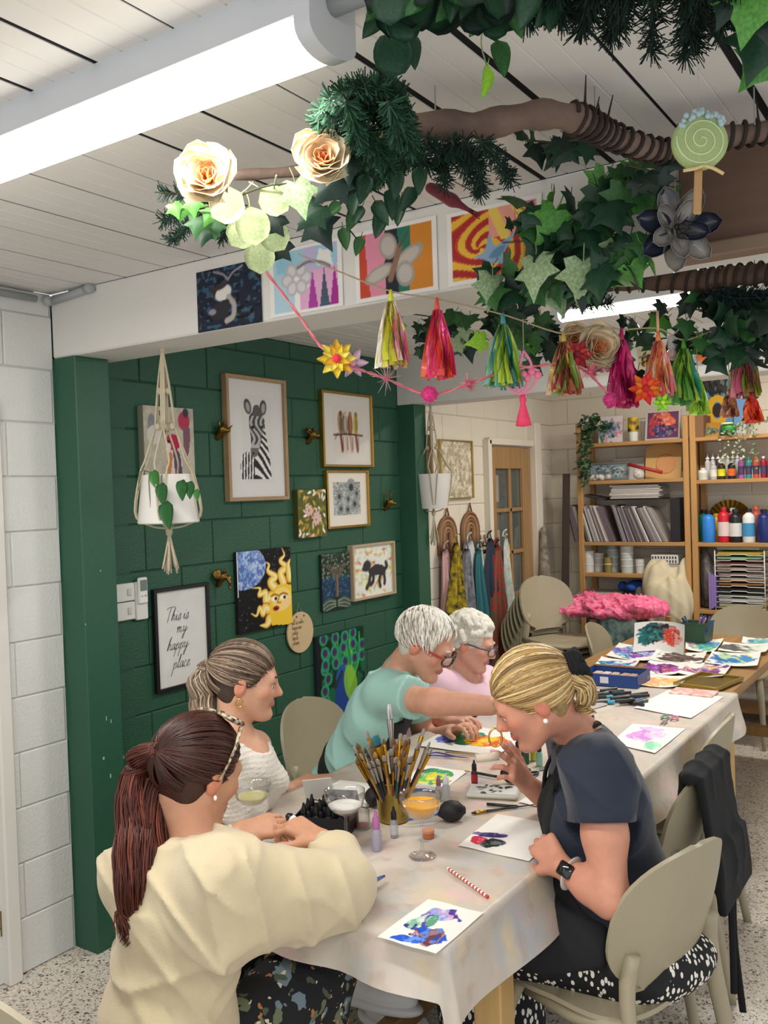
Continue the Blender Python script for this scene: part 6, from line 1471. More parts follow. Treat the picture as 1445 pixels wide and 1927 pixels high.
t = thing('glass_jar','small glass jar stained with red ink beside the coupe glasses','jar',ontab(682,1558)); MB().lathe([(0,0),(.021,0),(.022,.004),(.022,.05),(.018,.058),(.018,.066),(.0165,.066),(.0165,.058),(.0202,.05),(.0202,.005),(0,.005)],28).build('jar',GLASS,t,smooth=True)
MB().lathe([(0,.0052),(.0198,.0052),(.0198,.009),(0,.009)],24).build('ink_dregs',col_mat('#a8404a',.3),t)
t = thing('pigment_pot','tiny clear pot of copper powder behind the juice glass stem','pot',ontab(806,1575)); MB().lathe([(0,0),(.0165,0),(.0165,.014),(0,.014)],24).build('powder',col_mat('#b5673f',.5),t,smooth=True,auto=40); MB().lathe([(0,.014),(.0172,.014),(.0172,.021),(0,.021)],24).build('lid',mat('lid_clear','#c98f74',.15),t,smooth=True,auto=40)
# rubber air blowers
M_RUB = mat('black_rubber','#18181a',.6,var=.1,vscale=30)
def blower(px,py,dirp,label,nozzle='#4a63b5',s=1.0,nz=True):
 c = ontab(px,py); t = thing('air_blower',label,'air blower',c,0,'rubber air blowers'); d = unit(dirp); F = frame(d,(0,0,1)); R_ = np.stack([F[:,2],F[:,0],F[:,1]],1)
 MB().lathe([(0,-.042*s),(.010*s,-.040*s),(.014*s,-.034*s),(.026*s,-.022*s),(.0305*s,0),(.027*s,.018*s),(.016*s,.032*s),(.011*s,.040*s),(0,.040*s)],28,(0,0,.029*s),F).build('bulb',M_RUB,t,smooth=True)
 if nz: MB().tube([np.array([0,0,.029*s])+d*.036*s,np.array([0,0,.022*s])+d*.075*s,np.array([0,0,.012*s])+d*.13*s],[.0085*s,.006*s,.003*s],12).build('nozzle',col_mat(nozzle,.4),t,smooth=True)
 return t
blower(850,1545,-IR+IF*-.12,'black rubber air blower with a blue nozzle beside the juice glass')
blower(888,1352,IR*.3+IF,'black rubber air blower under the outstretched arm',nz=False)
blower(966,1473,IR,'black rubber air blower behind the palette tin',nz=False)
blower(703,1515,IF,'black rubber air blower behind the clear drink glass',nz=False,s=.9)
blower(676,1700,unit(IR*.45+IF*.9),'black rubber air blower with a blue nozzle under the cream sleeve')
MB().tube(spline([ontab(770,1492)+Z*.004,ontab(795,1488)+Z*.004,ontab(818,1492)+Z*.004],8),.004,8).build('blue_pipette',col_mat('#3f5f9a',.4),smooth=True,label='blue plastic pipette lying behind the brush cup',cat='pipette')
# palette tin, pens, tweezers, straw
def flat_box(name,label,cat,corners,h,m,bev=.004,part='body',z=TT):
 C = [on(x,y,'z',z) for x,y in corners]; c0 = sum(C)/4; ax = unit(C[1]-C[0]+C[2]-C[3]); w = (np.linalg.norm(C[1]-C[0])+np.linalg.norm(C[2]-C[3]))/2; l = (np.linalg.norm(C[3]-C[0])+np.linalg.norm(C[2]-C[1]))/2
 t = thing(name,label,cat,c0,math.atan2(ax[1],ax[0])); MB().box((0,0,h/2),(w,l,h),bev=bev).build(part,m,t,smooth=False); return t,w,l
t,w,l = flat_box('palette_tin','white mixing palette tin smeared with black ink','palette',[(875,1503),(968,1507),(985,1488),(885,1483)],.016,mat('tin_cream','#c4c4b8',.4),.006)
a = Art(w-.012,l-.012,44); a.fill('#d5d6d2'); rg = random.Random(6)
for i in range(22): a.ell(rg.random()*a.w,rg.random()*a.h,.006+.007*rg.random(),.003+.004*rg.random(),rg.choice(['#2a2c2e','#4a4d50','#8d9092','#1c1d1f']),rg.random()*3)
o = link('ink_smears',a.mesh('ink_smears',.3),t,(0,-(l-.012)/2,.0165),(-PI/2,0,0))
def rod(name,label,cat,p0,p1,r,parts,z=TT):
 a = ontab(*p0)+Z*r; b = ontab(*p1)+Z*r; t = thing(name,label,cat,a); d = b-a
 for nm,u0,u1,f0,f1,m in parts: MB().tube([d*u0,d*(u0+u1)/2,d*u1],[r*f0,r*(f0+f1)/2,r*f1],10).build(nm,m,t,smooth=True)
 return t
k1 = col_mat('#232326',.35)
rod('fineliner_pen','black fineliner pen lying above the brush','pen',(916,1516),(978,1521),.0046,[('barrel',0,.92,1,1,k1),('tip',.92,1,.8,.3,k1)])
rod('paint_brush','black-handled brush with a gold ferrule lying on the cloth','paint brush',(887,1533),(1010,1516),.0042,[('bristles',0,.06,.5,1.2,col_mat('#3a3024',.8)),('ferrule',.06,.22,1.2,1.0,gf),('handle',.22,1,1.0,.3,k1)])
rod('craft_knife','black pen lying behind the dark red ink bottle','pen',(874,1453),(935,1464),.0045,[('barrel',.3,1,1,1,k1),('tip',0,.3,.3,.8,mat('steel','#b9babd',.3,1))])
rod('wooden_stick','long pale wooden stick lying behind the tweezers','stick',(838,1417),(935,1424),.0034,[('shaft',0,1,1,1,col_mat('#c9a878',.6))])
t = thing('tweezers','purple plastic tweezers beside the wooden stick','tweezers',ontab(800,1423)); P0 = ontab(800,1423); mp_ = col_mat('#4a3a8f',.4)
for e in (-1,1): MB().tube(spline([np.array([0,0,.004]),(ontab(822,1421+e*3)-P0)+Z*.004,(ontab(858,1426)-P0)+Z*.004,(ontab(882,1428)-P0)+Z*.004],10),[.004]*6+[.003,.0025,.002,.0015],8,flat=.6).build('arm',mp_,t,smooth=True)
t = thing('paper_straw','red and white striped paper straw on the cloth','straw',ontab(843,1637)+Z*.004); dd = ontab(918,1691)-ontab(843,1637); n = 26
for i in range(n): MB().tube([dd*i/n,dd*(i+1)/n],.004,10).build('stripe',col_mat('#c9403a' if i % 2 else '#ece7df',.6),t,smooth=True)
# box of black ink bottles with an opened card lid
bx = thing('ink_box','open black box of ink bottles between the two women','box',ontab(615,1562),YAW*0.0+0.35)
kb = col_mat('#17171a',.5); W_,L_,H_ = .15,.12,.055
for sx,sy,w,l in ((0,-L_/2,W_,.003),(0,L_/2,W_,.003),(-W_/2,0,.003,L_),(W_/2,0,.003,L_)): MB().box((sx,sy,H_/2),(w,l,H_)).build('side',kb,bx)
MB().box((0,0,.002),(W_,L_,.004)).build('base',kb,bx)
MB().box((-.05,L_/2+.03,.085),(.085,.0016,.075),Rx(.45)@Rz(.2)).build('card_flap',col_mat('#dcdad4',.7),bx)
MB().box((.03,L_/2+.012,.075),(.09,.0016,.05),Rx(.5)).build('lid',col_mat('#bdbdbb',.7),bx)
MB().box((W_/2+.003,-.01,.05),(.0016,.075,.075),Ry(.15)).build('picture_flap',mat('box_print','#1d1512',.35,col2='#5a1f1c',vscale=30),bx)
bx_w = np.array(bx.location)
for i in range(4):
 for j in range(3):
  p = Rz(.35)@np.array([-.054+.036*i,-.036+.036*j,.005])+bx_w; q = thing('ink_bottle','small black ink bottle standing in the open ink box','bottle',p,0,'ink bottles in the box')
  MB().lathe([(0,0),(.0115,0),(.0115,.042),(.007,.05),(0,.05)],14).build('bottle',col_mat('#1b1a20',.3),q,smooth=True,auto=40); MB().lathe([(0,.05),(.0085,.05),(.0078,.066),(.005,.071),(.003,.082),(0,.082)],12).build('cap',col_mat('#0f0f11',.35),q,smooth=True,auto=40)
q = thing('ink_bottle','black ink bottle with a white label held over the ink box','bottle',dep(566,1556,2.31)); MB().lathe([(0,0),(.0115,0),(.0115,.042),(.007,.05),(0,.05)],14,(0,0,0),Ry(-1.1)).build('bottle',col_mat('#1b1a20',.3),q,smooth=True,auto=40); MB().lathe([(.0118,.01),(.0118,.034)],14,(0,0,0),Ry(-1.1)).build('label',col_mat('#e3e1dc',.6),q,smooth=True)
# crumpled clear wrap
S = SDF(); rg = random.Random(31); c = ontab(540,1598)
for i in range(14): p = c+np.array([rg.uniform(-.07,.07),rg.uniform(-.05,.05),.012]); S.ell(p,(rg.uniform(.015,.035),rg.uniform(.01,.03),rg.uniform(.006,.014)),Rz(rg.random()*3),.008)
S.build('plastic_wrap',mat('clear_wrap','#d8d9da',.15,trans=.35),h=.006,disp=folds(.003,[((1,.3,.2),160,0,(.3,1,.2),2),((.2,1,.5),190,1,(1,.1,.3),2)]),label='crumpled clear plastic wrap on the cloth by the ink box',cat='plastic wrap',world=False)
# brass ring tool and eraser in the raised hand
rc = dep(932,1388,2.47); MB().tube([rc+CR*.018*math.cos(a)+(CU*.95)*.026*math.sin(a) for a in np.linspace(0,2*PI,26)],.0026,7,caps=False).build('brass_ring',mat('gold_metal','#d9b25a',.25,1.0),smooth=True,label='brass ring held up to the blonde woman\'s face',cat='ring')
q = dep(930,1424,2.46); MB().tube([q-CR*.05-CU*.004,q-CR*.01,q+CR*.012+CU*.003],[.012,.0125,.0125],12).build('ink_pen',col_mat('#d3c3b0',.5),smooth=True,label='short beige applicator held in the raised hand',cat='applicator')
# scissors
def scissors(px,py,ang,label,c1,c2,s=1.0):
 t = thing('scissors',label,'scissors',ontab(px,py),ang); st = mat('steel','#b9babd',.3,1)
 for e in (-1,1):
  MB().prism([(0,-.004*s),(.075*s,e*.006*s),(.02*s,e*.006*s+.003*s)] if e > 0 else [(0,.004*s),(.02*s,-.009*s),(.075*s,-.006*s)],.0016,(0,0,.004+.0018*(e > 0)),(1,0,0),(0,1,0)).build('blade',st,t)
  MB().tube([np.array([-.035*s+.022*s*math.cos(a),e*.016*s+.011*s*math.sin(a),.006]) for a in np.linspace(0,2*PI,18)],.0035*s,7,caps=False).build('handle',col_mat(c1 if e > 0 else c2,.4),t,smooth=True)
scissors(1255,1357,math.atan2(*(ontab(1245,1365)-ontab(1262,1350))[[1,0]]),'pink and green handled scissors on the cloth','#c98a9a','#7f9a8a',1.15)
scissors(1010,1452,1.2,'black handled scissors beside the raised hand','#1f1f22','#1f1f22',1.2)
flat_box('mobile_phone','pale phone lying face down behind the blonde ponytail','phone',[(1100,1336),(1122,1340),(1130,1326),(1110,1322)],.009,col_mat('#b9b6b0',.3),.003)

# far end: paint box, markers, tray, drying paintings
pb = thing('pastel_box','blue box tray full of chalk pastels','box',ontab(1158,1283),.04); blue = col_mat('#23407f',.45); w,l,h = .27,.21,.055
for sx,sy,a_,b_ in ((0,-l/2,w,.005),(0,l/2,w,.005),(-w/2,0,.005,l),(w/2,0,.005,l)): MB().box((sx,sy,h/2),(a_,b_,h)).build('side',blue,pb)
MB().box((0,0,.003),(w,l,.006)).build('base',blue,pb); MB().box((-.02,-l/2-.003,.028),(.04,.001,.03)).build('sticker',col_mat('#cfd3d8',.6),pb); MB().box((0,l/2,h),(w,.012,.006)).build('lip',col_mat('#8a7348',.4),pb)
rg = random.Random(17); pw = np.array(pb.location)
for i in range(18):
 p = pw+np.array([-.11+.045*(i % 6)+rg.uniform(-.004,.004),-.06+.06*(i//6),.018]); q = MB().box((0,0,0),(.036,.05,.024),bev=.004).build('chalk_pastel',col_mat(rg.choice(['#c9b3a0','#b08f7a','#d3c4b8','#a88a86','#bda79c']),.9),loc=p,rot=rg.uniform(-.2,.2),label='stubby chalk pastel in the blue box',cat='pastel',group='chalk pastels in the blue box')
rg = random.Random(23)
for i in range(22):
 px = 1120+rg.random()*85; py = 1305+rg.random()*20+(px-1120)*.05; c = ontab(px,py)+Z*(.008+.012*(i % 2)); a = rg.uniform(.5,1.2) if i > 2 else 2.8; cl = rg.choice([('#1c1c20','black'),('#2f62b5','blue'),('#22222a','black'),('#3a9ac0','turquoise'),('#3a4a3a','dark green'),('#8d9092','grey')])
 t = thing('marker_pen',cl[1]+'-capped marker pen in the loose pile','marker',c,a,'marker pens piled on the cloth'); MB().tube([(-.035,0,0),(.02,0,0)],.0075,8).build('barrel',col_mat('#2a2a2e',.4),t,smooth=True,auto=40); MB().tube([(.02,0,0),(.05,0,0)],.008,8).build('cap',col_mat(cl[0],.35),t,smooth=True,auto=40)
t,w,l = flat_box('gilded_tray','shallow gold tray with flaked foil on the bare table','tray',[(1270,1292),(1355,1302),(1392,1280),(1318,1270)],.006,mat('gold_leaf','#8f7a3c',.35,.8,var=.35,vscale=40),.002)
for x,y,a_,b_ in ((0,-l/2,w,.008),(0,l/2,w,.008),(-w/2,0,.008,l),(w/2,0,.008,l)): MB().box((x,y,.010),(a_,b_,.018),bev=.002).build('rim',mat('gold_rim','#a8904a',.35,.8),t)
t,w,l = flat_box('straw_packet','clear packet of red and white striped straws by the gold tray','packet',[(1262,1306),(1342,1314),(1350,1304),(1268,1296)],.010,mat('straw_stripes','#e8dcd6',.35,col2='#d98a80',vscale=60),.003)
FB = ['#a58a6a']
def wash(seed,cols,bg=WP):
 def f(a): a.fill(bg); blot(a,.5,.5,.46,.42,cols,seed,.2,.7,4.5); a.mottle(.06,20,seed)
 return f
far = [([(1140,1238),(1222,1248),(1255,1222),(1165,1214)],['#7f6fc0','#4a58b5','#3a9aa8','#a8b8e0','#7a3a9a'],'violet and teal'),([(1222,1246),(1320,1252),(1330,1232),(1235,1226)],['#4a3a38','#5a4842','#6a5650','#3c302e'],'brown-black'),
  ([(1325,1252),(1425,1258),(1432,1232),(1340,1230)],['#3a62b0','#2a7ab0','#a8d0c8','#c9d84a','#4a8ac8'],'blue and lime'),([(1112,1262),(1185,1270),(1205,1246),(1132,1240)],['#2a7a9a','#3a62b5','#5ab0b8','#7a4aa8'],'turquoise and blue'),
  ([(1200,1268),(1272,1274),(1300,1250),(1225,1244)],['#8a2f9a','#6a2a6a','#3a2a4a','#b04a5a','#a848b0'],'purple and black'),([(1275,1272),(1360,1278),(1378,1254),(1300,1248)],['#8a2a86','#a84aa0','#e0a85a','#4a6ab5','#7a2a80'],'magenta and blue'),
  ([(1195,1292),(1272,1298),(1300,1276),(1205,1270)],['#e8a85a','#e6c27a','#e09a6a','#f0d8a8'],'pale orange'),([(1290,1226),(1345,1230),(1362,1206),(1290,1204)],['#c98ac0','#7fc06a','#5ab88a','#4a8ac0'],'pink and green'),
  ([(1350,1228),(1440,1232),(1452,1214),(1362,1212)],['#5a5a58','#8a8a86','#a8b8a0','#d8d8d0'],'grey'),([(1395,1214),(1450,1216),(1458,1204),(1398,1202)],['#4a7ab0','#5aa88a','#7ab0c8'],'blue-green')]
for i,(cs,cols,nm) in enumerate(far): paper('ink_painting',nm+' ink painting drying on the bare wooden table','painting',cs,wash(40+i*3,cols),44,TZ+.004+.0014*(i % 3),.5,'drying ink paintings')
# curled upright sheet and the green caddy of pens
c0,w,h = plate([(1203,1172),(1297,1166),(1290,1226),(1203,1218)],'y',on(1250,1222,'z',TZ+.01)[1])
t = thing('curled_painting','curled sheet with teal and red ink standing up on the far table','painting',(c0[0],c0[1],TZ+.012),.1); a = Art(w,h,56); a.fill('#e8e5de'); blot(a,.36,.55,.32,.34,['#1f6a6a','#2a5058','#123c42','#2a7a74','#302a2e'],4); blot(a,.72,.52,.22,.3,['#d84a3a','#e07a68','#c23a30','#e8a898'],9)
X = a.X-w/2; V = np.stack([X,-.10*(X/w*2)**2-.06*(1-a.Y/h)**2,a.Y*(1-.02)],2).reshape(-1,3); n,m_ = a.nx,a.ny; i = np.arange(m_-1)[:,None]*n+np.arange(n-1)[None]
link('sheet',fast_mesh('sheet',V,np.stack([i,i+1,i+n+1,i+n],-1).reshape(-1,4),mat('print_55','#ffffff',.55,attr=True),True,a.C.reshape(-1,3)),t)
c = ontab(1312,1208); t = thing('pen_caddy','dark green plastic basket of pens on the far table','basket',c,0); gm = col_mat('#33503a',.5)
MB().lathe([(0,0),(.078,0),(.09,.115),(.094,.115),(.094,.12),(.086,.12),(.074,.004),(0,.004)],4,(0,0,0),Rz(PI/4)@np.diag([1.25,1,1])).build('basket',gm,t)
rg = random.Random(29)
for i in range(9):
 p = np.array([rg.uniform(-.06,.06),rg.uniform(-.04,.04),.02]); d = unit([rg.uniform(-.6,.6),rg.uniform(-.3,.3),1]); q = thing('felt_pen',rg.choice(['lilac','black','pink','blue'])+' felt pen sticking out of the green basket','pen',c+p,0,'pens in the green basket'); MB().tube([d*0,d*.14],.006,8).build('barrel',col_mat(q['label'].split()[0].replace('lilac','#9a86c8').replace('black','#222226').replace('pink','#c98a9a').replace('blue','#3a5a9a'),.4),q,smooth=True,auto=40)
# white trainer shoes of the young woman, resting under the table
def trainer(c,d,label):
 f = unit([d[0],d[1],0]); Rr = np.stack([np.cross(f,(0,0,1)),f,(0,0,1.0)],1); t = thing('trainer_shoe',label,'shoe',c,0); T = lambda x,y,z: c+Rr@np.array([x,y,z])
 S = SDF(); S.ell(T(0,.04,.045),(.042,.115,.04),Rr,.02); S.ell(T(0,-.06,.07),(.037,.05,.055),Rr,.03); S.ell(T(0,-.055,.125),(.028,.036,.04),Rr,.01,None,True); up_ = S.build('upper',mat('white_leather','#efeeea',.5),t,h=.006,cut=lambda P: c[2]+.018-P[:,2])
 S = SDF(); S.ell(T(0,.03,.018),(.048,.14,.03),Rr,.02); S.ell(T(0,-.07,.018),(.042,.06,.03),Rr,.02); S.build('sole',mat('white_rubber','#f0efec',.6),t,h=.006,cut=lambda P: np.maximum(c[2]+.002-P[:,2],P[:,2]-c[2]-.03))
 for k in range(5): MB().tube(spline([T(-.026,.0+.022*k,.088-.008*k),T(0,.002+.022*k,.096-.008*k),T(.026,.0+.022*k,.088-.008*k)],6),.0032,6).build('lace',col_mat('#8a7868',.8),up_,smooth=True,world=True)
trainer(np.array([-1.50,2.09,.232]),(.95,.1),'white trainer with brown laces resting on the table stretcher')
trainer(np.array([-1.60,2.34,.0]),(1,-.1),'white trainer on the floor under the long table')
# black apron hung over the chair back
S = SDF(); q0 = np.array([-.735,2.80,.845])
S.cone(q0+[.0,-.16,.0],q0+[0,.15,.0],.022,.022,.02);
S.box(q0+[.050,0,-.15],(.006,.15,.15),Ry(-.14),.008,.02); S.box(q0+[.080,.005,-.30],(.006,.165,.08),Ry(-.10),.008,.03); S.box(q0+[-.028,0,-.06],(.005,.14,.06),Ry(.08),.007,.02)
ap = thing('black_apron','black paint-flecked apron slung over a chair back','apron',(-.66,2.80,.45));
S.build('cloth',mat('flecked_black','#17181b',.9,var=.1,vscale=20,bump=.15,bscale=120),ap,h=.0075,disp=folds(.009,[((.05,1,.05),48,0,(0,0,1),1.0),((.1,.9,.3),33,1,(0,.2,1),1.5)]))
for e in (0,1): MB().tube(spline([q0+[.085,-.05+.03*e,-.34],q0+[.09,-.06+.02*e,-.5],q0+[.088+.02*e,-.05+.02*e,-.66-.06*e]],10),.010,6,flat=.3).build('tie',col_mat('#141416',.9),ap,smooth=True,world=True)

# ================================================================ back of the room: shelving, aprons, clutter
M_SHELF = mat('shelf_pine','#b58a55',0.5,var=0.18,vscale=4,stretch=(1,6,6))
M_POST = mat('post_pine','#bd9058',0.5,var=0.18,vscale=4,stretch=(8,8,.6))
YF,YK = 6.62,6.92
def shelf_unit(name,x0,x1,top,boards,label):
 t = thing(name,label,'shelf',((x0+x1)/2,(YF+YK)/2,0)); w = x1-x0; d = YK-YF
 for sx in (-1,1):
  for sy in (-1,1): MB().box((sx*(w/2-.02),sy*(d/2-.018),top/2),(.04,.036,top),bev=.003).build('post',M_POST,t)
 for z in boards: MB().box((0,0,z-.014),(w-.006,d-.01,.028),bev=.003).build('shelf_board',M_SHELF,t)
 return t
SB_L = [2.02,1.735,1.27,1.03,.62,.15]; SB_R = [2.02,1.715,1.267,.785,.40,.10]
shelf_unit('shelving_unit',-2.63,-1.785,2.18,SB_L,'pine shelving unit packed with leaning magazines and jars')
shelf_unit('shelving_unit',-1.775,-.90,2.22,SB_R,'pine shelving unit with paint bottles and a wire paper rack')
def sx(px,py=900): return on(px,py,'y',YF+.06)[0]
def onshelf(px,z,dy=.08): return np.array([on(px,900,'y',YF+dy)[0],YF+dy,z+.0005])
# leaning magazines
rg = random.Random(51)
def magazines(px0,px1,n,z,lean,hgt,label,group):
 xa,xb = sx(px0),sx(px1)
 for i in range(n):
  x = xa+(xb-xa)*i/n; th = (xb-xa)/n*.86; h = hgt*(.93+.1*rg.random()); a = lean*(.75+.5*i/n)
  o = MB().box((0,0,h/2),(th*math.cos(a)*.9,.20+.03*rg.random(),h),bev=.0012).build('magazine',col_mat((mc_ := rg.choice([('#8d8a88','grey'),('#b5b0aa','pale grey'),('#5a5654','dark grey'),('#c9c4bd','off-white'),('#3f3c3e','near-black'),('#a39a92','beige-grey'),('#77706c','brown-grey'),('#d3cec6','cream'),('#6d5f66','mauve'),('#928e96','lilac-grey')]))[0],.5),loc=(x,YF+.12,z+.001),label=mc_[1]+' '+label,cat='magazine',group=group); o.rotation_euler = (0,-a,0)
magazines(1083,1160,22,1.27,.30,.285,'thin magazine leaning in the left run on the third shelf','leaning magazines')
magazines(1172,1258,26,1.27,.38,.285,'thin magazine leaning in the right run under the flat pile','leaning magazines')
for i in range(8): MB().box((0,0,0),(.38-.02*rg.random(),.24,.011),bev=.0015).build('magazine',col_mat(rg.choice(['#b9b4ae','#8f8a86','#d0cbc3','#6a6664','#a8a09a']),.5),loc=(sx(1196)+rg.uniform(-.01,.01),YF+.14,1.60+.0125*i),rot=rg.uniform(-.04,.04),label='magazine lying in the flat pile above the leaning ones',cat='magazine',group='flat magazines')
MB().box((0,0,0),(.40,.22,.010)).build('magazine_board',col_mat('#242326',.5),loc=(sx(1196),YF+.14,1.588),label='black board laid under the flat magazine pile',cat='board')
o = MB().box((0,0,.16),(.07,.22,.32),bev=.003).build('magazine_file',col_mat('#232226',.5),loc=(sx(1271),YF+.13,1.272),label='black magazine file at the right end of the third shelf',cat='file')
o = MB().box((0,0,.05),(.17,.18,.02),bev=.003).build('black_folder',col_mat('#2f2d30',.5),loc=(sx(1108)+.03,YF+.14,1.56),rot=.1,label='black folder slid on top of the left magazines',cat='folder'); o.rotation_euler = (0,.2,.1)
# top shelf
def p_birds(a): a.fill('#d8cfd0'); blot(a,.5,.5,.4,.4,['#4a6a8a','#2a4a5a','#7a9aa8','#c98a9a'],3); blot(a,.2,.2,.2,.2,['#3a7a6a','#d8a0a8'],9)
def lean_pic(px0,px1,pyt,pyb,label,fn,nx,bar=.012,fm=None,th=.018,dy=.10,tilt=.12,z=None):
 xa,xb = on(px0,pyb,'y',YF+dy)[0],on(px1,pyb,'y',YF+dy)[0]; z0 = on(px0,pyb,'y',YF+dy)[2] if z is None else z; z1 = on(px0,pyt,'y',YF+dy)[2]; w,h = xb-xa,(z1-z0)/math.cos(tilt)
 t = thing('leaning_picture',label,'picture',((xa+xb)/2,YF+dy,z0+.001),(-tilt,0,0))
 if fm:
  for x in (-w/2+bar/2,w/2-bar/2): MB().box((x,th/2,h/2),(bar,th,h),bev=.001).build('frame_bar',fm,t)
  for zz in (bar/2,h-bar/2): MB().box((0,th/2,zz),(w-2*bar,th,bar),bev=.001).build('frame_bar',fm,t)
  a = Art(w-2*bar,h-2*bar,nx); fn(a); link('print',a.mesh('print',.5),t,(0,th*.4,bar)); MB().box((0,th*.8,h/2),(w-bar,.003,h-bar)).build('backing',M_CANV,t)
 else:
  MB().box((0,th/2+.001,h/2),(w,th,h),bev=.001).build('canvas',M_CANV,t); a = Art(w,h,nx); fn(a); link('painting',a.mesh('painting',.6),t)
 return t
lean_pic(1126,1171,785,832,'small square canvas of blue birds beside the trailing plant',p_birds,40,z=2.02)
def p_red(a): a.fill('#6a3a5a'); blot(a,.45,.55,.4,.45,['#a83a4a','#c9503f','#7a2a4a','#d86a4a'],4); blot(a,.6,.3,.35,.25,['#4a3a6a','#2a2a4a','#8a4a6a'],8)
lean_pic(1213,1279,774,826,'silver-framed red and purple picture on the top shelf',p_red,44,.014,col_mat('#b9b4ae',.4),tilt=.2,z=2.02)
t = thing('yellow_tumbler','yellow leopard-print cup upside down on a white pot','cup',onshelf(1194,2.02,.09)); MB().lathe([(0,0),(.032,0),(.036,.075),(0,.075)],20).build('pot',col_mat('#d9d8d2',.4),t,smooth=True,auto=40); MB().lathe([(0,.075),(.042,.075),(.038,.18),(0,.18)],24).build('cup',mat('leopard_yellow','#d8b21c',.45,col2='#2a1d10',vscale=24,detail=0),t,smooth=True,auto=40)
def foliage(name,label,anchor,strands,lm,n,seed,size=(.7,1.2),cat='plant',stem='#4a5a38',parts=None):
 t = thing(name,label,cat,anchor); rg = random.Random(seed); V = []; F = []; mb = MB(); st = MB()
 for P in strands:
  S = spline(P,14); st.tube(S,.0016,5)
  for k in range(n):
   u = rg.random()*13; i = min(int(u),12); p = S[i]+(S[i+1]-S[i])*(u-i)+np.array([rg.gauss(0,.018),rg.gauss(0,.015),rg.gauss(0,.012)])
   d = unit([rg.gauss(0,.7),rg.gauss(0,.5)-.4,-.5+rg.gauss(0,.4)]); R_ = frame(d,(rg.gauss(0,.4),-1,.5)); sc = rg.uniform(*size); G = (lm*sc)@np.stack([R_[:,0],R_[:,2],-R_[:,1]],1).T+p
   mb.sheet(G,0.0,col=np.clip(hexc(rg.choice(parts or ['#2c4630','#3a5a3a','#223a28','#486a46']))*rg.uniform(.85,1.15),0,1))
 o = mb.build('foliage',mat('leaf_attr','#ffffff',.5,attr=True),t,smooth=True,colors=True,kind='stuff'); st.build('stems',col_mat(stem,.8),t,smooth=True); return t
SMALL = heart_leaf(.04,.022,.3,5)
c = onshelf(1112,2.02,.02); foliage('trailing_plant','dark artificial ivy trailing down the left shelf post',c,[[(0,0,.12),(-.02,-.03,.0),(-.03,-.05,-.15),(-.03,-.05,-.32)],[(.02,0,.14),(.0,-.04,.05),(-.01,-.06,-.12),(-.015,-.05,-.28)],[(-.03,.02,.13),(-.06,-.03,.06),(-.055,-.05,-.1),(-.05,-.05,-.25)],[(.05,0,.13),(.03,-.03,.14),(.10,-.02,.12),(.16,.0,.15)],[(0,0,.1),(-.03,-.02,.18),(.02,-.02,.2),(.06,0,.19)]],SMALL,60,3,(.8,1.3))
# second shelf
def p_silver(a): a.fill('#7d8d92'); blot(a,.5,.5,.45,.4,['#5a6a70','#8da0a4','#3f4a50','#a8b8b8'],5)
lean_pic(1108,1182,872,910,'silver-framed grey seascape leaning on the second shelf',p_silver,40,.014,mat('silver_frame','#8f9292',.35,.6),tilt=.25,z=1.735)
lean_pic(1152,1212,864,905,'blank white board leaning behind the red roll',lambda a: a.fill('#cfcdc8'),6,dy=.2,tilt=.15,z=1.735)
t = thing('chopping_board','round-cornered pale wooden board propped on the second shelf','board',onshelf(1247,1.735,.13),(-.16,0,0)); hwd = (sx(1281)-sx(1213))/2
MB().prism([(-hwd,0),(hwd,0),(hwd,.25)]+[(hwd*math.cos(a),.22+.05*math.sin(a)) for a in np.linspace(.2,PI-.2,12)]+[(-hwd,.17)],.018,(0,.018,0),(1,0,0),(0,0,1)).build('board',mat('beech','#cfa468',.5,var=.1,vscale=6),t); MB().lathe([(0,0),(.075,0),(.07,.004),(0,.004)],28,(.02,-.001,.11),Rx(PI/2)).build('hollow',col_mat('#c98f5c',.6),t)
S = SDF(); rg = random.Random(5)
for i,px in enumerate((1112,1122,1133,1143)): S = SDF(); q = onshelf(px,1.735,.03); [S.ell(q+np.array([rg.uniform(-.015,.015),rg.uniform(-.01,.01),.016+.008*k]),(.024,.02,.017),Rz(k),.01) for k in range(3)]; S.build('clay_piece',mat('white_clay','#d8d4cc',.6,col2='#a8a29a',vscale=50),h=.006,world=False,label='small lumpy white clay piece below the silver picture',cat='ornament',group='white clay pieces on the second shelf')
S = SDF(); q = onshelf(1202,1.735,.03); S.ell(q+[0,0,.035],(.042,.03,.036),None,.02); S.ell(q+[-.02,0,.06],(.015,.012,.02),None,.01); S.build('clay_mug',mat('white_clay','#d8d4cc'),h=.006,world=False,label='white clay lump in front of the red roll',cat='ornament')
MB().tube([onshelf(1182,1.80,.05)+[0,0,.05],onshelf(1246,1.76,.05)+[0,0,.02]],.013,10).build('red_roll',col_mat('#a32a2a',.5),smooth=True,label='red rolled tube leaning across the second shelf',cat='roll')
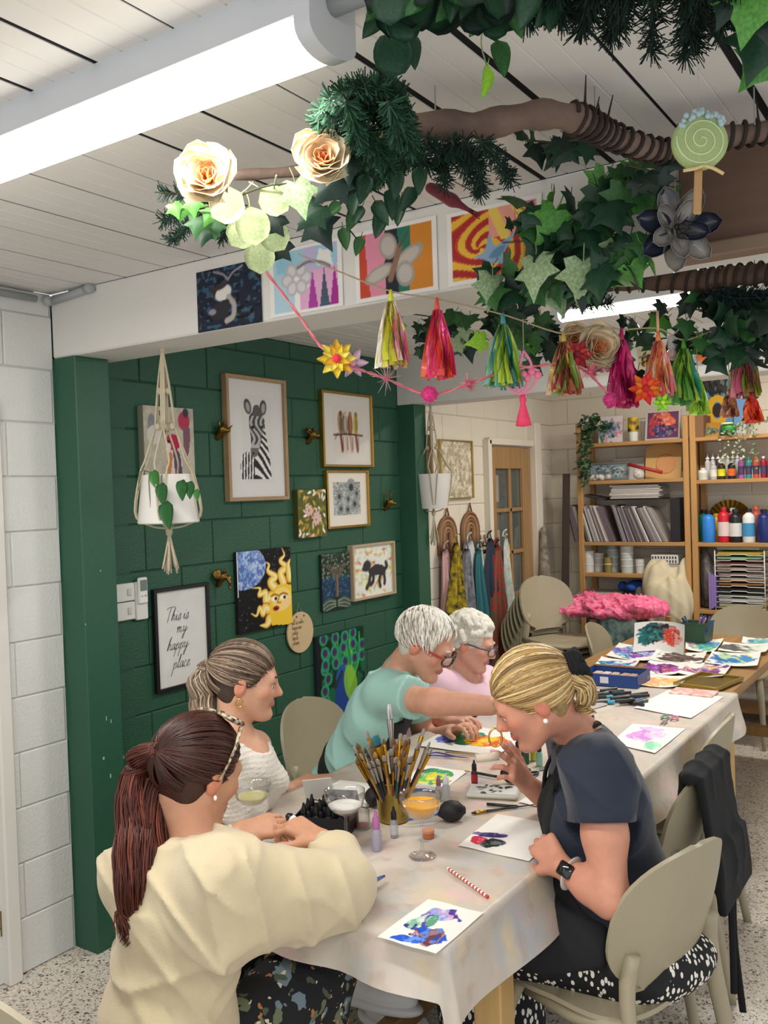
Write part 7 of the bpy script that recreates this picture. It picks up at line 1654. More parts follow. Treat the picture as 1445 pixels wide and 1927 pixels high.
# jars and tubs on the fourth shelf
CL = mat('cloudy_plastic','#bdbdb4',.35,trans=.35)
for i,(px,r,h,cl,lb) in enumerate(((1103,.045,.17,'#c9cac6','stack of clear takeaway tubs'),(1122,.045,.15,'#b9bab4','cloudy plastic jar'),(1140,.030,.12,'#8a7a3a','yellow-brown jar'),(1150,.045,.22,'#9fb0ac','tall stack of blue-lidded tubs'),(1176,.050,.24,'#b9c0ba','tall stack of pale tubs'),(1185,.036,.10,'#d8d8d2','white squat tub'),(1200,.034,.11,'#cfcfc9','small white cup'))):
 t = thing('storage_jar',lb+' on the fourth shelf','jar',onshelf(px,1.03,.09+.07*(i % 2)),0,'jars on the fourth shelf'); n = max(2,int(h/.045))
 MB().lathe([(0,0),(r*.88,0),(r,h*.96),(r*.96,h*.96),(r*.84,.004),(0,.004)],20).build('tub',col_mat(cl,.4),t,smooth=True,auto=40)
 for k in range(1,n): MB().lathe([(r*(.88+.12*k/n),h*k/n),(r*(.88+.12*k/n)+.004,h*k/n+.003),(r*(.88+.12*k/n),h*k/n+.008)],20).build('rim',col_mat('#d9dad6',.35),t,smooth=True)
t = thing('perforated_basket','white perforated basket on top of grey boxes','basket',onshelf(1252,1.03+.075,.13)); bk_ = MB().box((0,0,.035),(.20,.16,.07),bev=.006).build('basket',col_mat('#d9d8d4',.5),t)
for i in range(9):
 for j in range(2): MB().box((-.084+.021*i,-.081,.02+.028*j),(.010,.003,.018)).build('slot',col_mat('#3a3835',.8),bk_)
for k,cl in ((0,'#8d8a84'),(1,'#a39e96')): MB().box((0,0,.018),(.24,.18,.034),bev=.003).build('flat_box',col_mat(cl,.6),loc=onshelf(1252,1.03+.037*k,.13),label=('lower' if k == 0 else 'upper')+' flat grey box under the perforated basket',cat='box')
# bottom shelf: tubs, cloth and bag
t = thing('storage_tub','dark blue plastic tub with a white lid on the low shelf','tub',onshelf(1130,.62,.14)); MB().box((0,0,.12),(.30,.26,.24),bev=.012).build('tub',col_mat('#27384a',.5),t); MB().box((0,0,.25),(.31,.27,.02),bev=.006).build('lid',col_mat('#a8a69e',.5),t)
def heap(name,label,cat,c,r,m,seed,n=9,fl=.006,k=.03,h=.010,ff=1.0):
 S = SDF(); rg = random.Random(seed); c = np.asarray(c,float)
 for i in range(n): p = c+np.array([rg.uniform(-1,1)*r[0]*.6,rg.uniform(-1,1)*r[1]*.6,r[2]*(.35+.5*rg.random())]); S.ell(p,(r[0]*rg.uniform(.3,.55),r[1]*rg.uniform(.35,.6),r[2]*rg.uniform(.3,.5)),Rz(rg.random()*3),k)
 return S.build(name,m,h=h,world=False,label=label,cat=cat,cut=lambda P: c[2]-P[:,2],disp=folds(fl,[((1,.4,.3),45*ff,seed,(.3,1,.2),2),((.3,.2,1),38*ff,1,(1,.1,.3),2),((.2,1,.4),52*ff,2,(.6,.1,.8),1.6)]))
heap('blue_cloth','bright blue cloth bundled on the low shelf','cloth',onshelf(1180,.88,.12),(.12,.08,.07),col_mat('#1f4a9a',.8),3)
heap('grey_bag','grey fabric bundle under the blue cloth','cloth',onshelf(1215,.62,.06),(.16,.10,.24),mat('grey_fabric','#55534f',.9,var=.2,vscale=20),5)
heap('canvas_bag','crumpled cream canvas bag slumped on the low shelf','bag',onshelf(1254,.62,.02),(.19,.12,.40),mat('cream_canvas','#cfc3a4',.9,var=.08,vscale=15),8,26,.010,.02)
# second unit: upper shelf
t = thing('cardboard_box','brown cardboard box at the left of the top right shelf','box',onshelf(1318,2.02,.12)); MB().box((0,0,.08),(.11,.2,.16),bev=.002).build('carton',col_mat('#7d5a3f',.8),t)
lean_pic(1320,1352,796,818,'small framed landscape lying low on the top shelf',lambda a: (a.fill('#a8782f'),blot(a,.5,.4,.4,.3,['#5a6a50','#3a4a40'],3)),24,tilt=.5,dy=.05,z=2.02)
def p_sunflower(a): a.fill('#4f93c9'); a.mask(a.Y < .2*a.h,'#3a5a4a'); blot(a,.5,.85,.5,.2,['#2a2a28','#1f201f','#3a3a38'],3); [a.ell(a.w*(.5+.28*math.cos(k*.52)),a.h*(.45+.2*math.sin(k*.52)),.12*a.w,.07*a.h,'#d9a21c',k*.52) for k in range(12)]; a.ell(.5*a.w,.45*a.h,.17*a.w,.12*a.h,'#2c2018')
lean_pic(1322,1378,712,798,'sunflower painting standing on the top right shelf',p_sunflower,50,dy=.22,z=2.02,tilt=.05)
lean_pic(1381,1404,750,812,'narrow blue canvas on the top right shelf',lambda a: (a.fill('#6a9ac8'),a.mask(a.Y < .3*a.h,'#c9c4c0')),16,dy=.2,z=2.02,tilt=.05)
S = SDF(); q = onshelf(1374,2.02,.05); S.ell(q+[0,0,.05],(.05,.045,.05),None,.02); S.ell(q+[0,-.05,.085],(.045,.01,.008),None,.005,hexc('#d9d6a0')); S.build('green_ornament',mat('green_gloss','#ffffff',.4,attr=True),h=.006,world=False,col='#2f8a3a',label='green rounded ornament with a pale rim on the top right shelf',cat='ornament')
c = onshelf(1408,2.02,.03); foliage('trailing_plant','grey-green string plant trailing from the top right shelf',c,[[(-.05,0,.08),(-.06,-.05,.03),(-.06,-.07,-.1),(-.08,-.06,-.2)],[(-.02,0,.1),(-.02,-.05,.04),(-.01,-.07,-.08),(-.03,-.06,-.16)],[(.04,0,.1),(.05,-.05,.03),(.06,-.07,-.1),(.07,-.06,-.22)],[(.0,0,.08),(.06,-.02,.1),(.12,0,.09),(.18,0,.12)],[(-.1,-.02,.04),(-.13,-.05,.0),(-.14,-.07,-.1),(-.15,-.06,-.18)]],SMALL*.7,34,9,(.7,1.1),parts=['#7a8a68','#8f9a7a','#5f7055','#a3ab8a'])
# paint bottles
def paint_bottle(px,z,r,h,body,cap,label,dy=.06,nozzle=False,lab=None,grp='small paint bottles',nm='paint_bottle'):
 t = thing(nm,label,'bottle',onshelf(px,z,dy),0,grp)
 bo = MB().lathe([(0,0),(r*.96,0),(r,.004),(r,h*.74),(r*.9,h*.80),(r*.42,h*.88),(r*.42,h*.9),(0,h*.9)],18).build('bottle',col_mat(body,.35),t,smooth=True,auto=40)
 if nozzle: MB().lathe([(0,h*.9),(r*.75,h*.9),(r*.7,h*.95),(r*.25,h*1.0),(r*.12,h*1.16),(0,h*1.16)],12).build('nozzle',col_mat(cap,.4),t,smooth=True,auto=40)
 else: MB().lathe([(0,h*.9),(r*.5,h*.9),(r*.5,h),(0,h)],14).build('cap',col_mat(cap,.4),t,smooth=True,auto=40)
 if lab: MB().lathe([(r+.0006,h*.18),(r+.0006,h*.58)],18).build('label',col_mat(lab,.6),bo,smooth=True)
 return t
for i,px in enumerate((1332,1342,1352,1361,1370,1380,1388)): paint_bottle(px,1.715,.019,.165,['#c9c9c6','#bdbdb9','#3a3a3c','#b5b0b8','#c4c0b4','#8a8a90','#bfc4c4'][i],'#e8e6e0','white-nozzled paint bottle in the back row of the second shelf',.17,True,grp='white-nozzled paint bottles')
for px,r,h,b,cp,lb,lbl in ((1323,.034,.085,'#cfcdc2','#dcdad0','white squat jar with a pale label','#b9bdae'),(1343,.024,.12,'#b5b0aa','#cfcdc8','clear jar of grey glitter','#d8d6d0'),(1358,.026,.125,'#3a2c10','#c9cfc9','jar with a bright yellow label','#d9d21c'),(1377,.026,.125,'#1f1c1c','#c4c4c0','dark jar with an orange label','#e0662a')): paint_bottle(px,1.715,r,h,b,cp,lb+' on the second right shelf',.06,lab=lbl)
for px,b,cp,lb in ((1395,'#a85aa0','#e0d8dc','pink'),(1409,'#2f8f8f','#2a9a98','teal'),(1423,'#c9502f','#d8703f','orange-red'),(1437,'#8f1f3a','#e6e0dc','crimson'),(1449,'#a82a3a','#e6e0dc','red')): paint_bottle(px,1.715,.021,.15,b,cp,lb+' craft paint bottle on the second right shelf',.07,lab='#4a3a5a')
for px,r,h,b,cp,lb,lbl,dy in ((1323,.045,.23,'#1f6a5a','#16181a','teal',None,.17),(1331,.046,.225,'#2f7fd0','#14161c','bright blue',None,.06),(1346,.04,.2,'#d9a81c','#d8a020','yellow',None,.2),(1360,.042,.25,'#c2202f','#b81c2a','red','#d8c4c0',.07),(1382,.044,.235,'#1c1c20','#2a2a2e','black','#d0d0cc',.07),(1377,.04,.24,'#9a5a7a','#d8d8d4','mauve',None,.2),(1407,.042,.235,'#dcdcd8','#1a1a1c','white','#3f8ab8',.07),(1421,.04,.25,'#a8503f','#d8604f','rust',None,.19),(1436,.046,.23,'#1c2a6a','#16161c','navy',None,.07),(1448,.04,.25,'#2a4ab0','#d8c82a','blue',None,.2)):
 paint_bottle(px,1.267,r,h,b,cp,'large '+lb+' paint bottle on the third right shelf',dy,lab=lbl,grp='large paint bottles',nm='large_paint_bottle')
t = thing('gold_fan','gold pleated paper fan behind the large paint bottles','fan',onshelf(1371,1.40,.24)); mb = MB()
for k in range(28): a0,a1 = PI*k/28,PI*(k+1)/28; mb.add([(0,0,0),(.165*math.cos(a0),-.012*(k % 2),.165*math.sin(a0)),(.165*math.cos(a1),-.012*((k+1) % 2),.165*math.sin(a1))],[(0,1,2)])
mb.build('pleats',mat('gold_paper','#8a6a1f',.4,.6),t); MB().box((0,.005,-.065),(.02,.006,.13)).build('stand',col_mat('#6a5020',.6),t)
# wire rack of paper
xa,xb = sx(1348,1100),sx(1441,1100); rk = thing('paper_rack','white wire rack stacked with sheets of coloured paper','rack',((xa+xb)/2,YF+.15,.786)); W_ = xb-xa; wm = col_mat('#d8d6d0',.4)
for s_ in (-1,1):
 for e in (-1,1): MB().tube([(s_*W_/2,e*.12,0),(s_*W_/2,e*.12,.43)],.004,8).build('upright',wm,rk,smooth=True)
cnm = ['lime','pale grey','white','dark green','black','tan','grey','taupe','beige','maroon','mint']
ccs = ['#c2c24a','#c9c6bc','#d8d8d4','#2f3a2a','#2a2826','#a8743a','#b9b4ae','#7d6a64','#b5a29a','#6a3028','#8fc0a0']
rg = random.Random(61); rkw = np.array(rk.location)
for k in range(11):
 z = .02+.037*k; MB().tube([(-W_/2,.12,z),(W_/2,.12,z)],.003,6).build('back_wire',wm,rk,smooth=True); MB().tube([(-W_/2,-.12,z),(-W_*.2,-.12,z),(-W_*.15,-.122,z+.008),(W_*.12,-.122,z+.008),(W_*.17,-.12,z),(W_/2,-.12,z)],.003,6).build('wire_tray',wm,rk,smooth=True)
 for q in range(2): MB().box((0,0,0),(W_-.03-.02*rg.random(),.22,.005+.006*q),bev=.001).build('paper_stack',col_mat(ccs[(k+q) % 11] if k < 10 else '#e6c64a',.7),loc=rkw+[rg.uniform(-.008,.008),0,z+.009+.009*q],label=(cnm[(k+q) % 11] if k < 10 else 'yellow')+' paper stack lying in the wire rack'+(' as a bottom layer' if q == 0 else ' as a top layer'),cat='paper',group='paper in the wire rack')
for k in range(5): MB().box((0,0,0),(W_-.05,.22,.008),bev=.001).build('paper_stack',col_mat(['#8fc0a8','#d8b0a0','#e6d2a0','#e8c84a','#e0d24a'][k],.7),loc=rkw+[-.01,0,.435+.010*k],rot=rg.uniform(-.03,.03),label=['mint','pink','cream','amber','yellow'][k]+' paper stack on top of the wire rack',cat='paper')
for k in range(3): MB().box((0,0,.13),(.016,.2,.26-.02*k),bev=.002).build('lilac_folder',col_mat('#8a74b0',.6),loc=onshelf(1337+4.5*k,.786,.12),label='lilac folder standing beside the wire rack',cat='folder',group='lilac folders')
heap('plastic_bag','grey see-through plastic bag stuffed beside the lilac folders','bag',onshelf(1325,.79,.1),(.055,.1,.36),mat('smoky_plastic','#6a625f',.3,col2='#4a4442',vscale=30),12,9,.008,.03,.009)
heap('dark_bundle','dark bundle of bags on the lowest right shelf','bag',onshelf(1425,.40,.1),(.22,.1,.22),col_mat('#1d1c1e',.7),15)
MB().box((0,0,0),(.16,.12,.02),bev=.002).build('paper_wad',col_mat('#d8d6d2',.7),loc=onshelf(1403,.63,-.02)+[0,0,.02],rot=.4,label='white paper wad on the dark bundle',cat='paper')
heap('red_cloth','dark red cloth lying behind the white paper wad','cloth',onshelf(1393,.40,.2),(.12,.06,.3),col_mat('#5a2220',.9),18)
# tall timber offcut and fabric roll in the corner
o = MB().box((0,0,.9),(.055,.03,1.8),bev=.004).build('timber_offcut',col_mat('#3a2a24',.7),loc=(-2.74,6.52,0),label='tall dark timber offcut leaning in the back corner',cat='timber'); o.rotation_euler = (-.05,.03,.3)
t = thing('fabric_roll','roll of grey patterned fabric standing in the back corner','fabric roll',(-2.86,6.48,0)); MB().lathe([(0,0),(.08,0),(.075,.6),(.05,1.0),(.02,1.38),(0,1.4)],18).build('roll',mat('patterned_grey','#a39a88',.9,col2='#5a5248',vscale=20),t,smooth=True)
# pile of things by the chair stack: pink ruffled cloth, slatted crate, leaf-print bag
c = on(1118,1188,'y',5.95);
def slatted(cx,cy,z):
 t = thing('wooden_crate','slatted wooden crate under the pink ruffled cloth','crate',(cx,cy,z));
 for k in range(4):
  MB().box((0,-.17,.06+.21*k),(.46,.016,.075),bev=.002).build('slat',M_POST,t); MB().box((0,.17,.06+.21*k),(.46,.016,.075),bev=.002).build('slat',M_POST,t)
 for sx_ in (-1,1):
  for sy_ in (-1,1): MB().box((sx_*.21,sy_*.15,.40),(.035,.035,.80),bev=.002).build('post',M_POST,t)
 return t
slatted(-2.02,5.98,0)
heap('ruffled_cloth','hot pink ruffled cloth heaped over the crate','cloth',(-2.14,5.93,.815),(.40,.22,.11),mat('pink_ruffle','#d04070',.75,col2='#e888a4',vscale=34),33,44,.034,.008,.007,2.0)
heap('leaf_print_bag','green leaf-print bag hanging below the pink cloth','bag',(-2.05,5.72,.60),(.15,.06,.22),mat('leaf_print','#8fa08a',.8,col2='#3a5a6a',vscale=24),21)
for i in range(2): MB().box((0,0,.02),(.3,.26,.04),bev=.004).build('brown_carton',col_mat('#5a3a44' if i else '#3a2a2c',.8),loc=(-2.42,6.28,.45+.05*i),label=('upper' if i else 'lower')+' dark folded cloth pile behind the pink ruffles',cat='cloth')
MB().box((0,0,.225),(.34,.3,.45),bev=.01).build('storage_tub',col_mat('#3a3c40',.6),loc=(-2.42,6.28,0),label='dark storage tub under the folded cloth pile',cat='tub')

# cream textured canvas on the cream wall
def p_cream(a): a.fill('#b5a98c'); n = a.noise(30,4); a.mask(n > .5,'#cfc6b0',.9); a.mask(a.noise(44,9) > .58,'#e0dac8',.9); a.mask(a.noise(38,15) < .36,'#9a8c68',.8)
frame_thing('canvas_painting','cream and gold textured canvas above the rainbow hooks','painting',[(834,825),(891.5,831),(892,939),(828,938)],'frame',.03,p_cream,60,.008,fm=mat('thin_gold','#b59f60',.4,.7))
# rainbow hook racks with aprons
M_RB = mat('rattan_brown','#8a6242',.6,var=.2,vscale=20); M_RB2 = mat('rattan_light','#a8825c',.6,var=.2,vscale=20)
def rainbow(px,py,label,w):
 c = on(px,py,'x',XG+.012); t = thing('rainbow_hook_rack',label,'hook rack',c,PI/2,'rainbow hook racks')
 for k,r in enumerate(np.linspace(w,w*.22,5)):
  P = [(-r,0,0)]+[(-r,0,.10+.02*0)]+[(r*math.cos(a),0,.12+r*1.05*math.sin(a)) for a in np.linspace(PI,0,15)]+[(r,0,.10),(r,0,0)]
  MB().tube(P,.0115,8,up=(0,1,0)).build('arch',M_RB if k % 2 == 0 else M_RB2,t,smooth=True)
  for s_ in (-1,1): MB().tube(spline([(s_*r,-.005,.0),(s_*r,-.012,-.03),(s_*r,-.045,-.04),(s_*r,-.06,-.015)],9),.006,7).build('hook',M_RB,t,smooth=True)
 MB().tube([(-.03,0,.12+w),(0,-.002,.19+w),(.03,0,.12+w)],.006,6).build('hanging_loop',M_RB,t,smooth=True)
 return c
c1 = rainbow(843,1042,'brown woven rainbow hook rack next to the green pier',.115); c2 = rainbow(886,1032,'brown woven rainbow hook rack under the cream canvas',.12)
t = thing('coat_hook_rail','short brown row of hooks beside the glazed door','hook rail',on(912,1022,'x',XG+.012),PI/2,'rainbow hook racks')
for x in np.linspace(-.13,.07,4): MB().tube(spline([(x,0,.06),(x,-.01,.0),(x,-.045,-.015),(x,-.062,.02)],9),.007,7).build('hook',M_RB,t,smooth=True)
def apron(y,x,ztop,w,h,m,label,seed,flare=1.0):
 t = thing('hanging_apron',label,'apron',(XG+x,y,ztop),PI/2,'aprons on the rainbow hooks'); rg = random.Random(seed); ph = rg.random()*6; G = []
 for i in range(22):
  v = i/21; hw = w/2*(.22+.78*min(1,(v*1.5)**.7))*(1+.15*flare*v); row = []
  for j in range(21):
   u = j/20*2-1; row.append((hw*u+.01*math.sin(v*7+ph),-.012-.028*math.sin(u*9+ph+1.5*v)*min(1,v*2)-.015*math.sin(u*17+ph*2),-h*v-.02*abs(u)*(1-v)))
  G.append(row)
 MB().sheet(G,.003).build('cloth',m,t,smooth=True)
 MB().tube(spline([(-.03,-.01,.0),(-.012,-.01,.035),(.0,-.03,.05),(.012,-.01,.035),(.03,-.01,0)],12),.006,6,flat=.4).build('neck_strap',m,t,smooth=True); return t
tartan = mat('tartan','#a8232a',.85,col2='#4a5a38',vscale=22,stretch=(2,2,1))
aps = [(.0,.05,'#c9a0a0',None,'dusty pink apron'),(.03,.10,'#bfa51c','#1a1a14','black and yellow shiny apron'),(.09,.06,'#d8d4c9',None,'off-white apron'),(.15,.10,'#8d8a90','#5a5a62','grey patterned apron'),(.22,.08,'#c9cfca',None,'pale mint apron'),(.28,.11,'#2f6a70',None,'teal apron'),(.36,.07,'#dcdad2',None,'white cotton apron'),(.42,.11,'#2a3444',None,'navy apron'),(.47,.13,None,None,'red tartan apron'),(.53,.10,'#17171a',None,'plain black apron'),(.60,.12,'#cfd4d0','#a8b0aa','white apron with pale print'),(.66,.09,'#c9b92a','#d8d4c8','yellow trimmed apron')]
y0 = c1[1]-.11
for i,(dy,dx,cl,c2_,lb) in enumerate(aps):
 m = tartan if cl is None else mat('apron_'+cl.strip('#'),cl,.85,col2=c2_,vscale=26,var=.06)
 apron(y0+dy*1.18,dx,1.325+.04*math.sin(i*2),.17+.03*(i % 3),.74+.10*((i*7) % 3),m,lb+' hanging from the rainbow hooks',i)
# paintings along the far beam
def p_far(seed,cols,bg): return lambda a: (a.fill(bg),blot(a,.5,.45,.42,.38,cols,seed))
for (pa,pb,pt_,pb_,lb,fn) in ((1305,1385,632,690,'grey mountain painting with orange birds on the far beam',p_far(4,['#d86a2a','#e08a3a','#8a3a3a','#c9c4c0','#b9b4b0'],'#a8a6a6')),(1085,1180,650,712,'crimson flower painting on the far beam',p_far(9,['#7a1f34','#a8384a','#5a2a3a','#c97a6a'],'#cfc2b4')),(1200,1290,645,702,'dark bear painting with yellow ground on the far beam',p_far(14,['#3a2c22','#5a4430','#2a1f18','#c9982a'],'#c4b896'))):
 frame_thing('unframed_painting',lb,'painting',[(pa,pt_+10),(pb,pt_),(pb,pb_-10),(pa,pb_)],'canvas',.004,fn,46,axis='y',wall=4.62,edge=mat('paper_edge','#dad7d0',.8))

# ================================================================ branches, greenery and garlands under the ceiling
def leaf_basis(d,n):
 d = unit(d); n = unit(n-d*(n@d)); return np.stack([np.cross(d,n),d,n],1)
def put_leaf(t,me,p,d,n,s,name='leaf'):
 R_ = leaf_basis(np.asarray(d,float),np.asarray(n,float)); return link(name,me,t,np.asarray(p)-np.array(t.location),Matrix(R_.tolist()).to_euler(),s)
def ivy_mesh(m,seed=0):
 rg = random.Random(seed); L = [(0,-.02),(.20,-.16),(.46,-.10),(.36,.12),(.62,.34),(.34,.42),(.16,.66),(0,1.0)]
 P = [(x,y) for x,y in L]+[(-x,y) for x,y in L[::-1][1:-1]]; V = [(0,.18,.03)]
 for x,y in P: V.append((x,y,-.16*abs(x)-.12*max(0,y-.3)**2+.02*rg.gauss(0,1)))
 n = len(P); mb = MB(); mid = [(x*.5,.18+(y-.18)*.5,.05-.05*abs(x)) for x,y in P]; V += mid
 F = []
 for i in range(n): j = (i+1) % n; F += [(0,1+n+i,1+n+j),(1+n+i,1+i,1+j,1+n+j)]
 F = [f[::-1] for f in F]; mb.add(V,F); mb.tube([(0,0,0),(0,-.2,-.04),(.03,-.42,-.02)],.016,4)
 return mb.mesh('leaf',m,smooth=True)
def round_mesh(m):
 G = []
 for i in range(7):
  u = i/6; hw = .5*math.sqrt(max(0,1-(2*u-1)**2))*.92+.004; G.append([(hw*v,u,-.10*(hw*v)**2-.18*u*u+.03*abs(v)*hw) for v in (-1,-.6,-.2,.0,.2,.6,1)])
 return MB().sheet(np.array(G)[:,::-1],.006).tube([(0,.02,0),(0,-.18,.0),(.04,-.4,.03)],.02,4).mesh('leaf',m,smooth=True)
def oval_mesh(m):
 return MB().sheet(heart_leaf(1.0,.55,.25,8)[:,::-1],.008).tube([(0,0,0),(0,-.2,.02)],.018,4).mesh('leaf',m,smooth=True)
def lm(key,a,b): return mat('foliage_'+key,a,.42,col2=b,vscale=14,spec=.4,detail=2)
G_DEEP,G_MID,G_BRIGHT,G_DARK,G_PALE,G_LIME,G_VAR = lm('deep','#24492f','#1b3a27'),lm('mid','#37672f','#2a5530'),lm('bright','#5b9a3c','#3f7a34'),lm('dark','#1c3129','#16271f'),lm('pale','#a9b983','#c2cf9c'),lm('lime','#a4d43f','#7fbf2f'),lm('var','#6f8d5c','#9db08a')
IVY = {k: ivy_mesh(m,i) for i,(k,m) in enumerate((('deep',G_DEEP),('mid',G_MID),('bright',G_BRIGHT),('dark',G_DARK),('lime',G_LIME),('var',G_VAR)))}
RND = {'pale': round_mesh(G_PALE),'deep': round_mesh(G_DEEP),'dark': round_mesh(G_DARK)}; OVL = {'deep': oval_mesh(G_DEEP),'mid': oval_mesh(G_MID),'lime': oval_mesh(G_LIME),'bright': oval_mesh(G_BRIGHT)}
VIEW = -CF
def ivy(t,pts,n,size,spread,kinds,seed,lib=IVY,hang=.8):
 """leaves along a vine given in world points; the vine itself is a part"""
 rg = random.Random(seed); S = spline(pts,max(8,len(pts)*5)); MB().tube(S,.0022,5).build('vine',col_mat('#4a4a30',.8),t,smooth=True,world=True)
 for k in range(n):
  u = (k+rg.random())/n*(len(S)-1); i = min(int(u),len(S)-2); p = S[i]+(S[i+1]-S[i])*(u-i)+np.array([rg.gauss(0,1),rg.gauss(0,1),rg.gauss(0,.8)])*spread
  d = np.array([rg.gauss(0,.6),rg.gauss(0,.6),-hang+rg.gauss(0,.35)]); nn = VIEW+np.array([rg.gauss(0,.5),rg.gauss(0,.5),rg.gauss(0,.4)-.1]); put_leaf(t,lib[rg.choice(kinds)],p,d,nn,size*rg.uniform(.65,1.25))
def needles(name,label,sprigs,seed,col=('#1c332b','#244236','#16291f'),L=.05,n=170,cat='greenery',r=.0011,group=None,sp=1.0):
 """fir sprigs: each a stem with needles all round"""
 base = np.asarray(sprigs[0][0]); t = thing(name,label,cat,base,0,group); rg = random.Random(seed); V = []; F = []; C = []; b = 0; st = MB()
 for P in sprigs:
  S = spline(P,16); st.tube(S,.0024,5)
  T = np.gradient(S,axis=0)
  for k in range(n):
   u = rg.random()*14.9; i = int(u); p = S[i]+(S[i+1]-S[i])*(u-i); tt = unit(T[i]); a = rg.random()*2*PI; Fm = frame(tt); rad = Fm[:,0]*math.cos(a)+Fm[:,1]*math.sin(a); d = unit(tt*rg.uniform(.25,.9)+rad*sp); l = L*rg.uniform(.6,1.15); s = unit(np.cross(d,VIEW+Fm[:,0]*.3))*r
   V += [p-s,p+s,p+d*l*.9+s*.8,p+d*l*.9-s*.8]; F.append((b,b+1,b+2,b+3)); b += 4; c = np.clip(hexc(rg.choice(col))*rg.uniform(.8,1.25),0,1); C += [c]*4
 me = fast_mesh('needles',np.array(V)-base,F,mat('needle_attr','#ffffff',.75,attr=True,spec=.15),False,np.array(C)); link('needles',me,t,kind='stuff'); st.build('stems',col_mat('#3a3226',.8),t,smooth=True,world=True); return t
Zc = 2.40
A = lambda px,py,z=Zc: on(px,py,'z',z)
M_BARK = mat('branch_bark','#5f4f47',.8,col2='#7d685c',vscale=10,stretch=(1,1,1),bump=.4,bscale=40); M_VINEW = mat('wrap_vine','#2c211c',.8)
# branch under the near ceiling
br = thing('hanging_branch','crooked bare branch slung under the near plank ceiling','branch',A(1000,215))
P1 = spline([np.append(A(440,330,2.35),.010),np.append(A(580,318,2.36),.013),np.append(A(700,270,2.39),.020),np.append(A(790,237,2.40),.026),np.append(A(900,236,2.41),.027),np.append(A(1010,216,2.415),.027),np.append(A(1090,226,2.41),.026),np.append(A(1150,256,2.40),.023),np.append(A(1250,285,2.39),.021),np.append(A(1340,262,2.40),.021),np.append(A(1460,245,2.41),.021)],60)
MB().tube(P1[:,:3],P1[:,3]*(1+.12*np.sin(np.arange(60)*1.3)),12).build('branch',M_BARK,br,smooth=True,world=True)
hel = []; TT_ = np.gradient(P1[:,:3],axis=0)
for k in range(260):
 u = 34+k/260*25; i = int(u); f = u-i; p = P1[i]*(1-f)+P1[min(i+1,59)]*f; Fm = frame(TT_[i]); a = k*.55; hel.append(p[:3]+(Fm[:,0]*math.cos(a)+Fm[:,1]*math.sin(a))*(p[3]+.004))
MB().tube(hel,.0042,6).build('wrapped_vine',M_VINEW,br,smooth=True,world=True)
rg = random.Random(4)
for k in range(14): p = hel[rg.randrange(len(hel))]; MB().tube([p,p+np.array([rg.gauss(0,.012),rg.gauss(0,.012),.03+.02*rg.random()])],[.003,.001],5).build('thorn',M_VINEW,br,smooth=True,world=True)
MB().tube(spline([A(560,318,2.36),A(620,330,2.34),A(660,345,2.32)],8),[.009,.008,.008,.007,.006,.006,.005,.003],8).build('side_twig',M_BARK,br,smooth=True,world=True)
for px in (820,1120,1420): q = A(px,235,2.41); MB().tube([q,[q[0],q[1],CEIL]],.0015,5).build('hanging_wire',col_mat('#8a8a8a',.5),br,world=True)
# second branch beyond the beam
b2 = thing('hanging_branch','vine-wrapped branch hanging beyond the near beam','branch',on(1250,530,'y',2.6)); D2 = lambda px,py: on(px,py,'y',2.62)
P2 = spline([np.append(D2(985,556),.012),np.append(D2(1080,545),.020),np.append(D2(1180,530),.026),np.append(D2(1300,528),.028),np.append(D2(1380,520),.028),np.append(D2(1470,512),.028)],40)
MB().tube(P2[:,:3],P2[:,3]*(1+.1*np.sin(np.arange(40)*1.7)),12).build('branch',mat('branch_dark','#4a3a33',.8,col2='#66503f',vscale=10,bump=.4,bscale=40),b2,smooth=True,world=True)
hel = []; TT_ = np.gradient(P2[:,:3],axis=0)
for k in range(240):
 u = 6+k/240*33; i = int(u); f = u-i; p = P2[i]*(1-f)+P2[min(i+1,39)]*f; Fm = frame(TT_[i]); a = k*.5; hel.append(p[:3]+(Fm[:,0]*math.cos(a)+Fm[:,1]*math.sin(a))*(p[3]+.004))
MB().tube(hel,.0045,6).build('wrapped_vine',M_VINEW,b2,smooth=True,world=True)
for px in (1150,1420): q = D2(px,525); MB().tube([q,[q[0],q[1],CEIL]],.0015,5).build('hanging_wire',col_mat('#8a8a8a',.5),b2,world=True)
# branch along the very top of the view, nearer to us
Zt = 2.36; T0 = lambda px,py,z=Zt: on(px,py,'z',z)
b3 = thing('hanging_branch','leafy branch slung under the ceiling beside the long batten','branch',T0(1000,-60)); P3 = spline([T0(700,-10),T0(850,-45),T0(1000,-60),T0(1200,-70),T0(1480,-70)],30)
MB().tube(P3,.016,10).build('branch',M_BARK,b3,smooth=True,world=True)
for px in (800,1200): q = T0(px,-55); MB().tube([q,[q[0],q[1],CEIL]],.0015,5).build('hanging_wire',col_mat('#8a8a8a',.5),b3,world=True)

